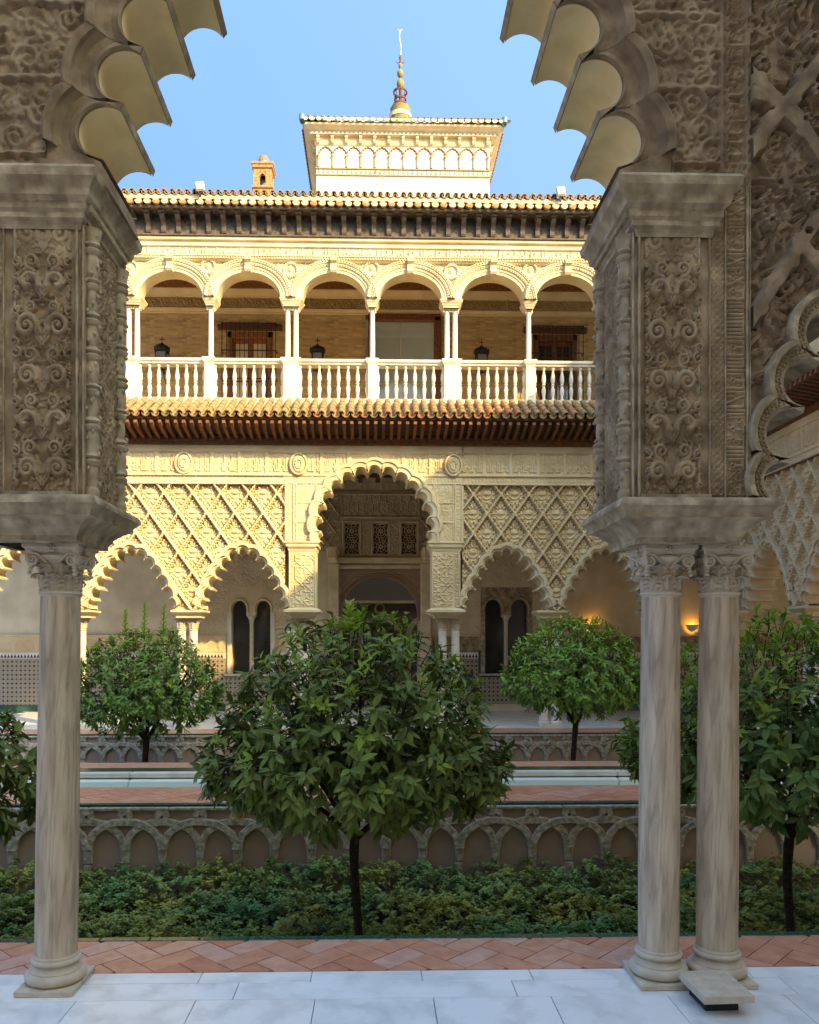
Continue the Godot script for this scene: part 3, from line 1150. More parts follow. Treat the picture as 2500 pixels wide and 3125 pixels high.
# frieze with letters, narrow band of letters, plain course above
func frieze_height(x: float, y: float) -> float:
	if y > 5.09:
		return 0.015
	if y > 4.655:
		var px := fposmod(x, 0.50)
		if px < 0.03 or px > 0.47 or y > 5.07 or y < 4.675:
			return 0.018
		return T.text.at(x / 0.004, (y - 4.68) / 0.0039) * 0.03 - 0.012
	if y > 4.515:
		if y > 4.64 or y < 4.53:
			return 0.02
		return T.text.at(x / 0.0018 + 90, (y - 4.53) / 0.0012) * 0.016 - 0.006
	return 0.02


# field between pillar and frieze: a grid of carved squares
func squares_height(x: float, y: float) -> float:
	var px := fposmod(x + 0.02, 0.36)
	var py := fposmod(y - 3.43, 0.36)
	if px < 0.02 or py < 0.02:
		return 0.022
	return T.foliage.at(x / 0.0032, y / 0.0032) * 0.022 - 0.004


func build_far_lower() -> void:
	var w := thing("arcade_wall", "sunlit stucco wall of lobed arches with carved lozenge lattice, across the court", "wall")
	var cL := [-2.43, -4.47, -6.42]
	var cR := [2.42, 4.27, 6.20]
	var polys := []
	for cx in cL + cR:
		var offs := []
		for b in BANDS:
			offs.append(b.x)
		polys.append(outline(lobes(mirrored_cusps(cx, HALF), 0.012, 1.85, offs), 5))
	for side in 2:
		var x0 := -7.6 if side == 0 else 1.60
		var x1 := -1.66 if side == 0 else 6.86
		var pl := polys.slice(0, 3) if side == 0 else polys.slice(3, 6)
		var cs := cL if side == 0 else cR
		var keep := func(x: float, y: float) -> bool:
			for k in 3:
				if absf(x - cs[k]) < 0.86 and Geometry2D.is_point_in_polygon(Vector2(x, y), pl[k]):
					return false
				if absf(x - cs[k]) < 0.73 and y < 2.3:
					return false
			return true
		part("lattice_panel", carved(x0, 2.19, x1, 4.50, 0.0105, sebka_height, keep), M.stucco, w, Vector3(0, 0, ZF))
		part("wall_back", carved(x0, 2.19, x1, 5.45, 0.03, func(_x: float, _y: float) -> float: return 0.0, keep), M.plaster, w, Vector3(0, 0, ZF - 0.48))
		part("inscription_frieze", carved(x0, 4.50, x1, 5.21, 0.0125, frieze_height), M.stucco, w, Vector3(0, 0, ZF))
		var st := S()
		run_x(st, x0, x1, ZF, [Vector2(0.022, 4.485), Vector2(0.05, 4.49), Vector2(0.05, 4.515), Vector2(0.02, 4.525)])
		run_x(st, x0, x1, ZF, [Vector2(0.0, 4.645), Vector2(0.04, 4.65), Vector2(0.04, 4.665), Vector2(0.0, 4.67)])
		run_x(st, x0, x1, ZF, [Vector2(0.0, 5.085), Vector2(0.035, 5.09), Vector2(0.035, 5.10), Vector2(0.01, 5.105)])
		part("moulding", st, M.stucco_pale, w)
	for cx in cL + cR:
		build_lobes(w, mirrored_cusps(cx, HALF), 0.012, 1.85, shift(BANDS, ZF), ZF - 0.48, M.stucco_pale)
	# abacus blocks over the coupled columns
	for b in [[-3.74, -3.13], [-5.78, -5.17], [2.98, 3.56], [4.97, 5.55], [6.72, 6.98]]:
		var st := S()
		cornice(st, b[0] + 0.08, b[1] - 0.08, ZF - 0.43, ZF - 0.06, [Vector2(-0.02, 2.04), Vector2(0, 2.045), Vector2(0.0, 2.08), Vector2(0.05, 2.12), Vector2(0.08, 2.15), Vector2(0.08, 2.185), Vector2(-0.05, 2.20)])
		part("abacus_block", st, M.stucco_pale, w)
	# central arch: lobes on a circle, between two carved pillars
	var cusps := []
	cusps.append(Vector2(-0.02 - 0.945, 3.435))
	for k in 14:
		var a := deg_to_rad(186.6 - k * (193.2 / 13.0))
		cusps.append(Vector2(-0.02 + 0.985 * cos(a), 3.735 + 0.985 * sin(a)))
	cusps.append(Vector2(-0.02 + 0.945, 3.435))
	var cb := [Vector2(0, 0.0), Vector2(0.02, 0.04), Vector2(0.025, 0.06), Vector2(0.10, 0.065), Vector2(0.108, 0.09), Vector2(0.145, 0.085), Vector2(0.17, 0.04)]
	var L := build_lobes(w, cusps, 0.022, 1.62, shift(cb, ZF), ZF - 0.5, M.stucco_pale)
	var op := outline(L, 5)
	op.append(Vector2(0.96, 3.3))
	op.append(Vector2(-1.0, 3.3))
	var keep2 := func(x: float, y: float) -> bool: return not Geometry2D.is_point_in_polygon(Vector2(x, y), op)
	part("spandrel", carved(-1.66, 3.42, 1.62, 5.21, 0.0125, func(x: float, y: float) -> float:
		if y > 4.5:
			return frieze_height(x, y)
		if absf(x + 0.02) > 1.47:
			return T.text.at(y / 0.002, fposmod(x + 1.61, 0.1) / 0.001) * 0.014 if absf(absf(x + 0.02) - 1.545) < 0.05 else 0.025
		return squares_height(x, y), keep2), M.stucco, w, Vector3(0, 0, ZF))
	part("wall_back", carved(-1.66, 3.42, 1.62, 5.45, 0.03, func(_x: float, _y: float) -> float: return 0.0, keep2), M.plaster, w, Vector3(0, 0, ZF - 0.5))
	for s in [[-1.585, -1.096], [1.035, 1.56]]:
		var x0: float = s[0]
		var x1: float = s[1]
		var st := S()
		box(st, Vector3((x0 + x1) / 2, 2.75, ZF - 0.23), Vector3(x1 - x0, 1.16, 0.50), 0.01)
		var body := part("pillar", st, M.stucco, w)
		st = S()
		cornice(st, x0, x1, ZF - 0.48, ZF + 0.02, [Vector2(0.003, 3.26), Vector2(0.02, 3.30), Vector2(0.02, 3.33), Vector2(0.05, 3.35), Vector2(0.055, 3.40), Vector2(0.075, 3.415), Vector2(0.075, 3.435), Vector2(-0.1, 3.44)])
		part("cornice", st, M.stucco_pale, body)
		st = S()
		for k in 22:
			box(st, Vector3(x0 + 0.011 + k * (x1 - x0 - 0.02) / 21.0, 3.34, ZF + 0.05), Vector3(0.012, 0.02, 0.03))
		part("dentils", st, M.stucco_pale, body)
		st = S()
		cornice(st, x0, x1, ZF - 0.48, ZF + 0.02, [Vector2(-0.06, 2.04), Vector2(-0.05, 2.045), Vector2(-0.045, 2.08), Vector2(0.03, 2.12), Vector2(0.09, 2.15), Vector2(0.09, 2.19), Vector2(0.02, 2.215), Vector2(0.003, 2.23)])
		part("abacus", st, M.stucco_pale, body)
		var a := x0 + 0.115 if x0 < 0 else x0 + 0.03
		part("carved_panel", carved(a, 2.26, a + 0.345, 3.22, 0.009, func(x: float, y: float) -> float: return T.strap.at(x / 0.0026, y / 0.0026) * 0.018), M.stucco, body, Vector3(0, 0, ZF + 0.024))
		var b := x0 + 0.01 if x0 < 0 else x1 - 0.10
		part("letter_band", carved(b, 2.24, b + 0.085, 3.24, 0.007, func(x: float, y: float) -> float: return T.text.at(y / 0.002, (x - b) / 0.00085) * 0.016), M.stucco, body, Vector3(0, 0, ZF + 0.024))
		for e in [0.012, x1 - x0 - 0.012]:
			st = S()
			var pts := []
			for k in 9:
				pts.append(Vector3(x0 + e, 2.24 + k * 0.125, ZF + 0.035))
			tube(st, pts, [0.014], 6)
			part("roll_moulding", st, M.stucco_pale, body)
	# coats of arms on the frieze
	for c in [[-1.41, 4.86, 0], [-3.50, 4.87, 1], [1.43, 4.85, 0]]:
		var st := S()
		var poly := PackedVector2Array()
		for k in 20:
			var a := TAU * k / 20
			poly.append(Vector2(cos(a) * 0.12, sin(a) * 0.16 * (1.0 if c[2] else 1.0 + 0.12 * absf(cos(a)))))
		slab(st, poly, 0, 0.05, 0.03)
		var ring := []
		for k in 25:
			ring.append(Vector3(cos(TAU * k / 24) * 0.15, sin(TAU * k / 24) * 0.19, 0.03))
		tube(st, ring, [0.022], 6, 3, false)
		for k in 9:
			var a := TAU * k / 9 + 0.3
			box(st, Vector3(cos(a) * 0.055, sin(a) * 0.08, 0.055), Vector3(0.03, 0.045, 0.03), 0.01, Basis(Vector3.BACK, a))
		if not c[2]:
			for k in 5:
				box(st, Vector3((k - 2) * 0.045, 0.215, 0.03), Vector3(0.03, 0.06 - 0.012 * absi(k - 2), 0.04), 0.01)
		part("coat_of_arms", st, M.stucco_pale, w, Vector3(c[0], c[1], ZF + 0.01))


func shift(b: Array, z: float) -> Array:
	var out := []
	for p in b:
		out.append(Vector2(p.x, p.y + z))
	return out


func wall_piece(parent: Node, called: String, x0: float, x1: float, y0: float, y1: float, z0: float, z1: float, m: Material) -> void:
	var st := S()
	box(st, Vector3((x0 + x1) / 2, (y0 + y1) / 2, (z0 + z1) / 2), Vector3(x1 - x0, y1 - y0, absf(z1 - z0)))
	part(called, st, m, parent)


# ------------------------------------------------------------------ back wall of the far gallery with its windows and portal
func build_far_back() -> void:
	var zb := -18.8
	var w := thing("gallery_wall", "cream plastered back wall of the far gallery behind the lobed arches", "wall")
	var xw := [[-3.43, -2.33], [2.45, 3.66]]
	for b in [[-9.0, -3.43, 0, 5.6], [-3.43, -2.33, 0, 0.86], [-3.43, -2.33, 2.72, 5.6], [-2.33, -0.88, 0, 5.6], [-0.88, 1.08, 3.30, 3.64], [-0.88, 1.08, 4.39, 5.6], [1.08, 2.45, 0, 5.6], [2.45, 3.66, 0, 0.86], [2.45, 3.66, 2.75, 5.6], [3.66, 12.0, 0, 5.6]]:
		wall_piece(w, "plaster", b[0], b[1], b[2], b[3], zb, zb - 0.35, M.plaster)
	wall_piece(w, "mosaic_dado", -3.47, -2.29, 0.16, 0.80, zb, zb + 0.03, M.mosaic)
	wall_piece(w, "mosaic_dado", 2.41, 3.70, 0.16, 0.79, zb, zb + 0.03, M.mosaic)
	# stucco skirting over a mosaic dado
	for b in [[-9.0, -3.47], [-2.29, -1.02], [1.33, 2.41], [3.70, 12.0]]:
		wall_piece(w, "mosaic_dado", b[0], b[1], 0.16, 1.22, zb, zb + 0.03, M.mosaic)
		wall_piece(w, "skirting", b[0], b[1], 0.0, 0.16, zb, zb + 0.04, M.green_glaze)
		var st := S()
		box(st, Vector3((b[0] + b[1]) / 2, 1.29, zb + 0.012), Vector3(b[1] - b[0], 0.13, 0.03))
		part("tile_frieze", st, M.whitewash, w)
		st = S()
		var x: float = b[0] + 0.01
		while x < b[1] - 0.07:
			tri(st, Vector3(x, 1.24, zb + 0.031), Vector3(x + 0.07, 1.24, zb + 0.031), Vector3(x + 0.035, 1.33, zb + 0.031))
			x += 0.075
		stuff(part("tile_points", st, M.glass_dark, w))
		part("stucco_band", carved(b[0], 1.36, b[1], 1.75, 0.02, func(px: float, py: float) -> float:
			if fposmod(px, 0.52) < 0.05 or py > 1.68 or py < 1.42:
				return 0.02
			return T.foliage.at(px / 0.0032, py / 0.0032) * 0.02), M.old_stucco if b[0] > 0 else M.stucco, w, Vector3(0, 0, zb + 0.015))  # right of the portal a darker stucco carries the shade in its colour
		st = S()
		run_x(st, b[0], b[1], zb, [Vector2(0.03, 1.73), Vector2(0.06, 1.74), Vector2(0.06, 1.765), Vector2(0.0, 1.77)])
		part("moulding", st, M.stucco, w)
	# carved stucco round the windows and portal
	for b in [[-4.05, -3.43, 1.77, 3.7], [-2.33, -1.62, 1.77, 3.7], [-3.43, -2.33, 2.88, 3.7], [1.62, 2.45, 1.77, 3.7], [3.66, 4.0, 1.77, 3.7], [2.45, 3.66, 2.88, 3.7]]:
		part("carved_field", carved(b[0], b[2], b[1], b[3], 0.0125, func(px: float, py: float) -> float: return T.foliage.at(px / 0.0026, py / 0.0026) * 0.024), M.portal_stucco, w, Vector3(0, 0, zb + 0.02))
	for s in [[-2.3, -0.84], [1.07, 2.4]]:
		part("lattice_panel", carved(s[0], 3.72, s[1], 5.05, 0.0125, func(px: float, py: float) -> float: return T.sebka.at(px / 0.0036, py / 0.0036) * 0.06 - 0.02), M.portal_stucco, w, Vector3(0, 0, zb + 0.03))
	part("upper_band", carved(-9, 5.08, 9, 5.42, 0.03, func(px: float, py: float) -> float:
		if py < 5.12 or py > 5.36:
			return 0.03
		return T.text.at(px / 0.003, (py - 5.12) / 0.0024) * 0.02), M.portal_stucco, w, Vector3(0, 0, zb + 0.01))
	# twin windows
	for k in 2:
		var x0: float = xw[k][0]
		var x1: float = xw[k][1]
		var cx := (x0 + x1) / 2
		var t := thing("twin_window", ["twin-arched window with white jambs and slender column, left of the portal", "shaded twin-arched window in a green-edged tiled wall, right of the portal"][k], "window", Vector3(cx, 0, zb), "twin-arched windows of the far gallery")
		var hw := (x1 - x0) / 2
		# plate with two round-headed openings
		var st := S()
		var poly := PackedVector2Array([Vector2(-hw, 2.88), Vector2(-hw, 0.86), Vector2(-hw + 0.105, 0.86)])
		var ow := (hw - 0.105 - 0.11) / 2
		for e in [-1.0, 1.0]:
			var oc: float = e * (0.11 + ow)
			for a in 13:
				var an := PI - PI * a / 12
				poly.append(Vector2(oc + cos(an) * ow, 2.36 + sin(an) * ow * 1.22))
			if e < 0:
				poly.append(Vector2(-0.11, 2.24))
				poly.append(Vector2(0.11, 2.24))
		poly.append_array(PackedVector2Array([Vector2(hw - 0.105, 0.86), Vector2(hw, 0.86), Vector2(hw, 2.88)]))
		slab(st, poly, -0.22, 0.03)
		part("frame", st, M.stucco if k == 0 else M.old_stucco, t)  # right window takes darker materials, its shade put into the colour
		for e in [-1.0, 1.0]:
			var ring := []
			for a in 17:
				var an := PI + 0.35 - (PI + 0.7) * a / 16
				ring.append(Vector3(e * (0.11 + ow) + cos(an) * (ow + 0.035), 2.36 + sin(an) * (ow * 1.22 + 0.035), 0.04))
			st = S()
			tube(st, ring, [0.026], 6)
			part("arch_moulding", st, M.stucco_pale if k == 0 else M.old_cornice, t)
			st = S()
			box(st, Vector3(e * (hw - 0.052), 1.57, -0.05), Vector3(0.10, 1.44, 0.2), 0.006)
			part("jamb", st, M.white_marble if k == 0 else M.old_cornice, t)
			st = S()
			box(st, Vector3(e * (0.11 + ow), 1.80, -0.19), Vector3(ow * 2 + 0.1, 1.9, 0.012))
			part("pane", st, M.glass_dark, t)
			st = S()
			box(st, Vector3(e * (0.11 + ow), 1.55, -0.178), Vector3(ow * 2, 0.012, 0.012))
			part("glazing_bar", st, M.iron, t)
		st = S()
		lathe(st, [Vector2(0.075, 0.87), Vector2(0.075, 0.93), Vector2(0.06, 0.96), Vector2(0.05, 0.98), Vector2(0.046, 2.04), Vector2(0.058, 2.05), Vector2(0.05, 2.07)], 14)
		var col := part("column", st, M.column_stone, t, Vector3(0, 0, -0.06))
		st = S()
		lathe(st, [Vector2(0.048, 2.06), Vector2(0.06, 2.12), Vector2(0.095, 2.18), Vector2(0.10, 2.20)], 14)
		box(st, Vector3(0, 2.22, 0), Vector3(0.22, 0.045, 0.2), 0.01)
		part("capital", st, M.column_stone, col)
		st = S()
		box(st, Vector3(0, 0.845, 0.03), Vector3(hw * 2 + 0.1, 0.04, 0.2), 0.008)
		part("sill", st, M.white_marble if k == 0 else M.column_stone, t)
		if k == 1:
			st = S()
			for b in [[-hw - 0.03, 1.12, 0.05, 0.6], [hw + 0.03, 1.12, 0.05, 0.6]]:
				box(st, Vector3(b[0], b[1], 0.045), Vector3(b[2], b[3], 0.03), 0.004)
			box(st, Vector3(0, 0.80, 0.045), Vector3(hw * 2 + 0.12, 0.04, 0.03), 0.004)
			part("glazed_border", st, M.green_glaze, t)
	# portal
	var p := thing("portal", "carved portal with round arch and three pierced lattice windows above, behind the great arch", "portal", Vector3(0, 0, zb))
	var st := S()
	var arch := PackedVector2Array([Vector2(1.06, 3.23), Vector2(-0.85, 3.23), Vector2(-0.85, 0), Vector2(-0.78, 0)])
	for a in 33:
		var an := PI - PI * a / 32
		arch.append(Vector2(0.10 + cos(an) * 0.88, 2.24 + sin(an) * 0.88))
	arch.append_array(PackedVector2Array([Vector2(0.98, 0), Vector2(1.06, 0)]))
	slab(st, arch, -0.3, 0.04)
	part("arch_plate", st, M.carved_pink, p)
	var keep := func(x: float, y: float) -> bool: return Vector2(x - 0.10, y - 2.24).length() > 1.0
	part("spandrel", carved(-0.85, 2.24, 1.06, 3.22, 0.0125, func(x: float, y: float) -> float: return T.foliage.at(x / 0.0026, y / 0.0026) * 0.024, keep), M.carved_pink, p, Vector3(0, 0, 0.045))
	for r in [[0.90, 0.025, 0.06], [0.955, 0.02, 0.065], [1.005, 0.022, 0.06]]:
		st = S()
		var pts := []
		for a in 37:
			var an := PI + 0.15 - (PI + 0.3) * a / 36
			pts.append(Vector3(0.10 + cos(an) * r[0], 2.24 + sin(an) * r[0], r[2]))
		tube(st, pts, [r[1]], 6)
		part("archivolt", st, M.carved_pink if r[0] < 0.96 else M.ochre, p)
	for f in [[0.0, 0.07, 0.07], [0.07, 0.09, 0.10]]:
		st = S()
		var e: float = f[0]
		var wd: float = f[1]
		for b in [[-0.85 - e - wd, -0.85 - e, 0.0, 3.23 + e], [1.06 + e, 1.06 + e + wd, 0.0, 3.23 + e], [-0.85 - e - wd, 1.06 + e + wd, 3.23 + e, 3.23 + e + wd]]:
			box(st, Vector3((b[0] + b[1]) / 2, (b[2] + b[3]) / 2, f[2] / 2), Vector3(b[1] - b[0] - 0.002, b[3] - b[2] - 0.002, f[2]), 0.012)
		part("frame", st, M.carved_pink if e == 0.0 else M.portal_stucco, p)
	st = S()
	box(st, Vector3(0.10, 3.50, 0.06), Vector3(2.4, 0.14, 0.14), 0.02)
	part("lintel", st, M.portal_stucco, p)
	for l in [[-0.734, -0.376], [-0.064, 0.30], [0.60, 0.964]]:
		var lw: float = l[1] - l[0]
		var R := Relief.new(72, 146, false)
		for cy in [36.0, 109.0]:
			for k in 8:
				var a := TAU * k / 8
				R.line(Vector2(36, cy) + Vector2.from_angle(a) * 12, Vector2(36, cy) + Vector2.from_angle(a + TAU * 3 / 8) * 12, 1.7, 1.7, 1, 1, 0.8)
				R.line(Vector2(36, cy) + Vector2.from_angle(a) * 12, Vector2(36, cy) + Vector2.from_angle(a + 0.2) * 52, 1.7, 1.7, 1, 1, 0.8)
				R.line(Vector2(36, cy) + Vector2.from_angle(a + PI / 8) * 22, Vector2(36, cy) + Vector2.from_angle(a + PI * 3 / 8) * 22, 1.7, 1.7, 1, 1, 0.8)
				R.line(Vector2(36, cy) + Vector2.from_angle(a + PI / 8) * 34, Vector2(36, cy) + Vector2.from_angle(a + PI * 3 / 8) * 34, 1.7, 1.7, 1, 1, 0.8)
		R.frame(1, 1, 71, 145, 2.5, 1.0)
		var x0: float = l[0]
		part("lattice", carved(x0, 3.647, x0 + lw, 4.376, 0.0052, func(_x: float, _y: float) -> float: return 0.0, func(x: float, y: float) -> bool: return R.at((x - x0) / lw * 72, (y - 3.647) / 0.729 * 146) > 0.35), M.portal_stucco, p, Vector3(0, 0, -0.06))
		st = S()
		for b in [[x0 - 0.05, x0, 3.6, 4.42], [x0 + lw, x0 + lw + 0.05, 3.6, 4.42], [x0, x0 + lw, 4.38, 4.42], [x0, x0 + lw, 3.6, 3.645]]:
			box(st, Vector3((b[0] + b[1]) / 2, (b[2] + b[3]) / 2, 0.02), Vector3(b[1] - b[0], b[3] - b[2], 0.08), 0.006)
		part("lattice_frame", st, M.portal_stucco, p)
	wall_piece(p, "room_shade_sheet", -0.88, 1.08, 3.6, 4.42, -0.34, -0.31, M.wood)  # dark sheet standing in for the shade of the room behind
	for b in [[-0.88, -0.79], [-0.32, -0.12], [0.355, 0.545], [1.015, 1.09]]:
		part("carved_pier", carved(b[0], 3.60, b[1], 4.42, 0.0125, func(x: float, y: float) -> float: return T.strap.at(x / 0.0022, y / 0.0022) * 0.02), M.portal_stucco, p, Vector3(0, 0, 0.025))
		wall_piece(p, "pier", b[0], b[1], 3.60, 4.42, -0.3, 0.02, M.portal_stucco)
	part("arcade_panel", carved(-0.80, 4.45, 1.03, 5.04, 0.01, func(x: float, y: float) -> float:
		if absf(x - 0.115) > 0.885 or y > 5.02 or y < 4.53:
			return 0.03
		return T.arches.at(x / 0.0036, y / 0.0036) * 0.034 - 0.01), M.portal_stucco, p, Vector3(0, 0, 0.03))
	for s in [[-0.96, 1], [1.16, 1]]:
		st = S()
		box(st, Vector3(s[0], 3.55, 0.6), Vector3(0.2, 0.26, 1.2), 0.02)
		box(st, Vector3(s[0], 3.66, 0.62), Vector3(0.26, 0.05, 1.26), 0.01)
		part("corbel", st, M.portal_stucco, p)
		st = S()
		box(st, Vector3(s[0], 1.71, 0.12), Vector3(0.24, 3.42, 0.2), 0.02)
		part("jamb", st, M.portal_stucco, p)
	# the dark room seen through the portal
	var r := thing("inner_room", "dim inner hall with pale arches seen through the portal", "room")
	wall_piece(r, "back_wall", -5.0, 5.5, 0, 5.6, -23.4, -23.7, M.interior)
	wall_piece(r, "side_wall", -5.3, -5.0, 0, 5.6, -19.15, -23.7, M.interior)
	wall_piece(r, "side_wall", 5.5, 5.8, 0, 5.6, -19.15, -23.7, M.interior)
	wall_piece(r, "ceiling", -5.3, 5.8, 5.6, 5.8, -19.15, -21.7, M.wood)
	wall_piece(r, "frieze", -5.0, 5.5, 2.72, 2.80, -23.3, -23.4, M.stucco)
	for cx in [-1.25, 0.12, 1.5]:
		for rr in [[0.52, 0.05], [0.60, 0.03]]:
			st = S()
			var pts := []
			for a in 25:
				var an := PI - PI * a / 24
				pts.append(Vector3(cx + cos(an) * rr[0], 1.75 + sin(an) * rr[0], -23.36))
			pts.push_front(Vector3(cx - rr[0], 0, -23.36))
			pts.append(Vector3(cx + rr[0], 0, -23.36))
			tube(st, pts, [rr[1]], 6)
			part("arch", st, M.stucco, r)
	st = S()
	var ring := []
	for a in 21:
		ring.append(Vector3(0.12 + cos(TAU * a / 20) * 0.13, 2.57 + sin(TAU * a / 20) * 0.13, -23.37))
	tube(st, ring, [0.03], 6, 1, false)
	part("medallion", st, M.stucco, r)


# ------------------------------------------------------------------ roofs of barrel tiles
# one barrel tile, a tapered half pipe lying along +Z (its lower end), hollow below or above
func barrel(r: float, length: float, up: bool) -> ArrayMesh:
	var st := S()
	var seg := 9
	var s := 1.0 if up else -1.0
	for k in seg:
		var a := PI * k / seg
		var b := PI * (k + 1) / seg
		var rb := r * 0.86
		var t := 0.016
		var p := []
		for q in [[a, r, length], [b, r, length], [b, rb, 0.0], [a, rb, 0.0]]:
			p.append(Vector3(cos(q[0]) * q[1], s * sin(q[0]) * q[1], q[2]))
		var i := []
		for q in [[a, r - t, length], [b, r - t, length], [b, rb - t, 0.0], [a, rb - t, 0.0]]:
			i.append(Vector3(cos(q[0]) * q[1], s * sin(q[0]) * q[1], q[2]))
		var o := Vector3(cos((a + b) / 2), s * sin((a + b) / 2), 0)
		quad_out(st, p[0], p[1], p[2], p[3], o, 1)
		quad_out(st, i[0], i[1], i[2], i[3], -o, 2)
		quad_out(st, p[0], p[1], i[1], i[0], Vector3.BACK)
	return done(st)


func end_plug(r: float, up: bool) -> ArrayMesh:
	var st := S()
	var s := 1.0 if up else -1.0
	for k in 9:
		var a := PI * k / 9
		var b := PI * (k + 1) / 9
		var p := Vector3(cos(a) * r, s * sin(a) * r, 0)
		var q := Vector3(cos(b) * r, s * sin(b) * r, 0)
		if up:
			tri(st, Vector3(0, 0, 0.012), p, q, 1)
		else:
			tri(st, Vector3(0, 0, 0.012), q, p, 1)
	return done(st)


# a tiled slope: channels and covers in columns `pitch` wide from x0 to x1; lower edge at (y, z), rising backwards
func tiled_slope(parent: Node3D, x0: float, x1: float, y: float, z: float, pitch: float, slope: float, rows: int, row: float, flat_basis := Transform3D.IDENTITY) -> void:
	var r := pitch * 0.37
	var cover := barrel(r, row * 1.25, true)
	var chan := barrel(pitch * 0.43, row * 1.25, false)
	var kinds := [M.clay, M.clay, M.clay_red, M.clay_dark, M.clay_mossy, M.clay]
	var b := Basis(Vector3.RIGHT, slope)
	var n := int(round((x1 - x0) / pitch))
	for i in n:
		var x := x0 + (i + 0.5) * pitch
		for k in rows:
			var up := k * row
			var at := Vector3(x + rng.randf_range(-0.006, 0.006), y + sin(slope) * up + k * 0.004, z - cos(slope) * up - row * 1.25 * cos(slope))
			at.y += sin(slope) * row * 1.25
			var o := part("cover_tile", cover, kinds[rng.randi() % 6], parent)
			o.transform = flat_basis * Transform3D(b * Basis(Vector3.UP, rng.randf_range(-0.03, 0.03)), at + Vector3(0, r * 0.45, 0))
			if k < 2:
				o = part("channel_tile", chan, kinds[rng.randi() % 6], parent)
				o.transform = flat_basis * Transform3D(b, at + Vector3(pitch * 0.5, r * 0.50, 0.012))


func build_far_eave() -> void:
	rng.seed = 31
	var e := thing("tiled_eave", "low tiled eave with toothed dark rafters above the lower arches", "eave")
	var st := S()
	# wooden wall plate, boarding, fascia
	run_x(st, -7.6, 6.9, ZF, [Vector2(0.0, 5.205), Vector2(0.06, 5.205), Vector2(0.06, 5.245), Vector2(0.045, 5.25), Vector2(0.045, 5.33), Vector2(0.07, 5.34), Vector2(0.07, 5.37), Vector2(0.0, 5.375)])
	part("wall_plate", st, M.wood_red, e)
	st = S()
	quad(st, Vector3(-7.6, 5.36, ZF), Vector3(6.9, 5.36, ZF), Vector3(6.9, 5.53, -14.26), Vector3(-7.6, 5.53, -14.26))
	quad(st, Vector3(-7.6, 5.58, -14.26), Vector3(6.9, 5.58, -14.26), Vector3(6.9, 5.95, ZF - 0.2), Vector3(-7.6, 5.95, ZF - 0.2))
	part("boarding", st, M.wood, e)
	st = S()
	box(st, Vector3(-0.35, 5.55, -14.265), Vector3(14.5, 0.05, 0.03), 0.006)
	part("fascia", st, M.wood, e)
	st = S()
	box(st, Vector3(-0.35, 5.475, -14.62), Vector3(14.5, 0.04, 0.03), 0.006)
	part("batten", st, M.wood_red, e)
	# rafters, toothed along the lower edge
	var poly := PackedVector2Array()
	poly.append(Vector2(0.0, 0.10))
	for k in 6:
		poly.append(Vector2(0.0 + k * 0.09, -0.002))
		poly.append(Vector2(0.05 + k * 0.09, 0.014))
	poly.append(Vector2(0.56, 0.045))
	poly.append(Vector2(0.56, 0.10))
	st = S()
	slab(st, poly, -0.028, 0.028, 0.004)
	var raf := done(st)
	var up := Basis(Vector3.RIGHT, 0.0)
	var n := 0
	var x := -6.6
	while x < 6.0:
		var o := part("rafter", raf, M.wood_red if n % 3 else M.wood, e)
		o.transform = Transform3D(Basis(Vector3.UP, -PI / 2) * Basis(Vector3.BACK, 0.19), Vector3(x + rng.randf_range(-0.004, 0.004), 5.30, ZF + 0.06))
		x += 0.1405
		n += 1
	tiled_slope(e, -6.5, 6.3, 5.575, -14.18, 0.166, 0.50, 4, 0.235)
	st = S()
	box(st, Vector3(-0.35, 5.98, -15.05), Vector3(14.5, 0.14, 0.16), 0.01)
	part("ledge", st, M.stucco_pale, e)
	# floor between the storeys
	var f := thing("upper_floor", "timber floor between the two storeys of the far wing", "floor")
	wall_piece(f, "ceiling", -9, 11, 5.43, 5.55, -15.34, -18.79, M.wood)
	wall_piece(f, "floor", -9, 9, 5.86, 6.05, -15.14, -21.7, M.stucco_pale)
	for k in 30:
		wall_piece(f, "joist", -6.0 + k * 0.4, -5.9 + k * 0.4, 5.30, 5.429, -15.36, -18.75, M.wood)


# ------------------------------------------------------------------ upper gallery
const ZU := -15.3
const ARCHES := [-5.35, -3.86, -2.395, -0.79, 0.66, 2.23, 3.65, 5.2]
const RX := 0.60
const RY := 0.48
const SPRING := 8.11


